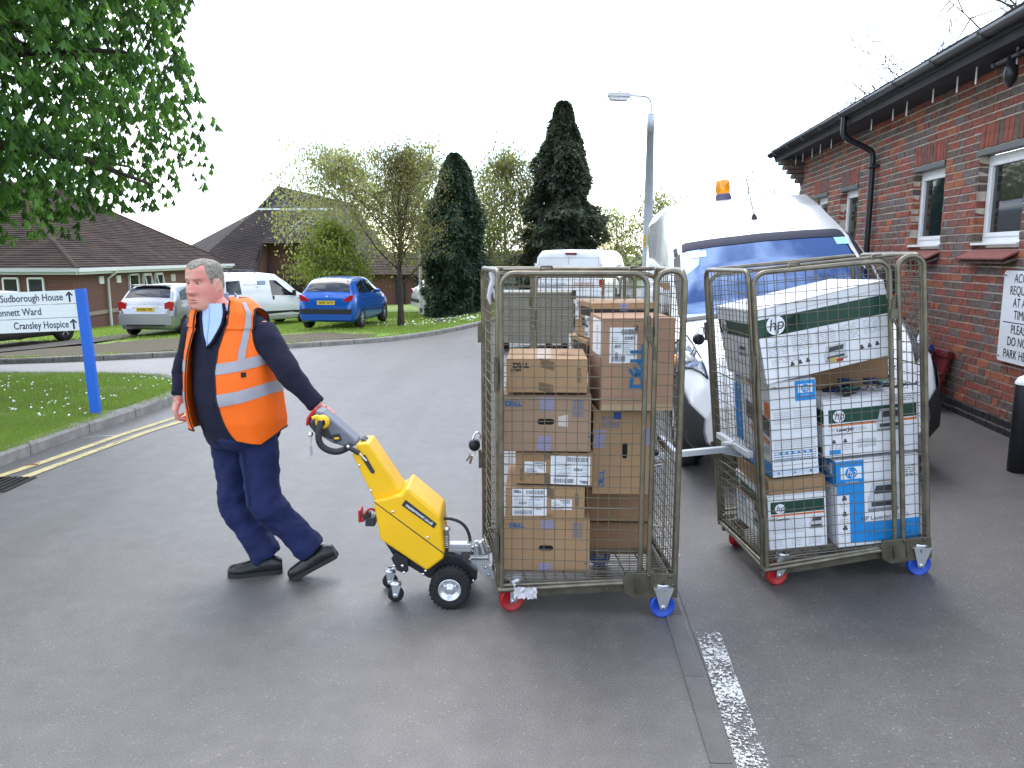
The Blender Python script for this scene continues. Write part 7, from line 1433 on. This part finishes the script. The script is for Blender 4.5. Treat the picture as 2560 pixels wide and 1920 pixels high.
# shoes
def shoe(toe, heel, roll, nm, pitch_):
    d = (toe - heel); d.z = 0; d.normalize(); s_ = UP.cross(d); ln = .30; T = MX((d, s_, UP)).transposed() @ MX.Rotation(pitch_, 3, 'Y')
    prof = [(0, .028, .055), (.03, .036, .075), (.07, .038, .085), (.12, .040, .082), (.16, .044, .068), (.20, .049, .056), (.24, .049, .050), (.27, .042, .044), (.29, .028, .034), (.30, .010, .02)]
    b = M(); n = 14
    def ringp(x, w_, h): return [V((x - .02, math.cos(a) * w_, .022 + max(0, math.sin(a)) ** .7 * h - (.006 if math.sin(a) < 0 else 0))) for a in [2 * math.pi * k / n for k in range(n)]]
    R_ = [ringp(*q) for q in prof]; vs = [T @ p for r_ in R_ for p in r_]; fs = [(i * n + j, i * n + (j + 1) % n, (i + 1) * n + (j + 1) % n, (i + 1) * n + j) for i in range(len(R_) - 1) for j in range(n)]
    org = heel.copy(); b.add([v + org for v in vs], fs, 0, True); b.add([v + org for v in vs[:n]], [list(range(n))]); o = mb_(b, 'shoe', m_shoe, fix=True)
    sl = M(); P2_ = [(x - .02, (w_ + .006) * sg) for sg in (1, -1) for x, w_, h in (prof if sg > 0 else prof[::-1])]
    sl.add([org + T @ V((x, y, z)) for z in (0, .024) for x, y in P2_], [list(range(20))[::-1], list(range(20, 40))] + [(i, (i + 1) % 20, (i + 1) % 20 + 20, i + 20) for i in range(20)]); mb_(sl, 'sole', m_sole, o, fix=True)
    lc = M()
    for k in range(4): x = .105 + .017 * k; lc.tube([org + T @ V((x, -.024, .094 - .008 * k)), org + T @ V((x + .008, 0, .105 - .010 * k)), org + T @ V((x, .024, .094 - .008 * k))], .003, 5)
    lc.tube([org + T @ V((.10, 0, .112)), org + T @ V((.115, -.03, .115)), org + T @ V((.10, -.045, .10))], .0025, 5); mb_(lc, 'laces', m_pip, o)
    return o
tR, hR_ = at(566, 1441, 4.30), at(698, 1434, 4.37); hR_.z = .0; shoe(tR, hR_, 0, 'right', 0)
tL = at(722, 1447, 4.27); hL_ = tL + (V((.27, .02, 0)).normalized()) * .262 + UP * .118; shoe(tL, hL_, 0, 'left', rad(27))
# ---------------------------------------------------------------- direction sign and small things
m_bp = mat('blue_post_paint', (.01, .12, .58), .45, n=.06, ns=5); m_nv = mat('navy_lettering', (.012, .02, .06), .6)
def fit(o, x0, x1):                                      # stretch a line of lettering to its place along x
    xs_ = [v.co.x for v in o.data.vertices]; k = (x1 - x0) / (max(xs_) - min(xs_)); o.scale = (k, 1, 1); o.location.x = x0 - min(xs_) * k
sb = G(240, 1027, .115); sy0 = sb.y; ds = thing('direction_sign', 'white hospital direction sign on leaning blue post in the near lawn', 'sign', (sb.x, sy0, zt(sb.x, sy0) + .08), (0, rad(-2.2), rad(3)))
def loc(px, py): q = at(px, py, sy0) - V((sb.x, 0, zt(sb.x, sy0) + .08)); return q.x + q.z * math.tan(rad(2.2)), q.z
zt_ = loc(212, 722)[1]; zb_ = loc(212, 824)[1]; xr_ = loc(203, 740)[0] + .006; pwd = .052
M().box((.0, 0, zt_ / 2), (.098, .07, zt_)).build('post', m_bp, ds, bev=.004)
M().box((-1.72, 0, zt_ / 2), (.098, .07, zt_)).build('post', m_bp, ds, bev=.004)
ph = (zt_ - zb_) / 3; sc_ = 1 / (F / (sy0 * CT))
rows = (('Sudborough House', -2, 172, True), ('Bennett Ward', -16, 115, False), ('Cransley Hospice', 25, 178, True))
for i, (s_, a, c, arrow) in enumerate(rows):
    z = zt_ - ph * (i + .5) - .006; M().box((-.86, -.008, z), (1.62, .02, ph - .005)).build('panel', m_sw, ds, bev=.003)
    off = -.048 - (203) * 0; X = lambda px: -.05 - (204 - px) * sy0 / F * 1.0
    o = txt(ds, s_, .108, (0, -.0195, z), m_nv, bold=.011); fit(o, X(c) - .87 * (X(c) - X(a)), X(c))
    if arrow:
        b = M(); xx = X(188 if i == 0 else 190); b.rect(xx - .010, xx + .010, z - .055, z + .035, -.0195); b.add([(xx + p, -.0196, z + q) for p, q in ((0, .06), (-.038, .02), (-.030, .006), (0, .038))], [(0, 1, 2, 3)]); b.add([(xx - p, -.0196, z + q) for p, q in ((0, .06), (-.038, .02), (-.030, .006), (0, .038))], [(0, 3, 2, 1)]); b.build('arrow', m_nv, ds)
tw_ = G(80, 1164); o = thing('twig', 'short brown twig lying on the outer yellow line near the kerb', 'twig', tw_ + V((0, 0, .008))); M().tube([(-.05, 0, .004), (0, .004, .006), (.055, -.006, .004)], [.006, .007, .005], 6).build('stick', mat('orange_bark', (.30, .14, .05), .8), o)
tw_ = G(250, 1093); o = thing('scrap', 'thin white paper scrap lying between kerb and yellow lines', 'litter', tw_ + V((0, 0, .006))); b = M(); b.add([(-.16, -.05, 0), (.0, .01, .006), (.16, .06, 0), (.158, .068, .001), (0, .018, .006), (-.162, -.042, 0)], [(0, 1, 4, 5), (1, 2, 3, 4)]); b.build('paper', m_sw, o)
mc = (at(1120, 768, 25.5).x, 25.5); o = thing('manhole_cover', 'dark rectangular cover set in the far lawn right of the bronze tree', 'cover', (mc[0], mc[1], zt(*mc) + .13)); M().box((0, 0, 0), (.7, .6, .03)).build('lid', m_iron, o, bev=.004); M().box((0, 0, -.01), (.82, .72, .03)).build('frame', m_kerb, o, bev=.004)
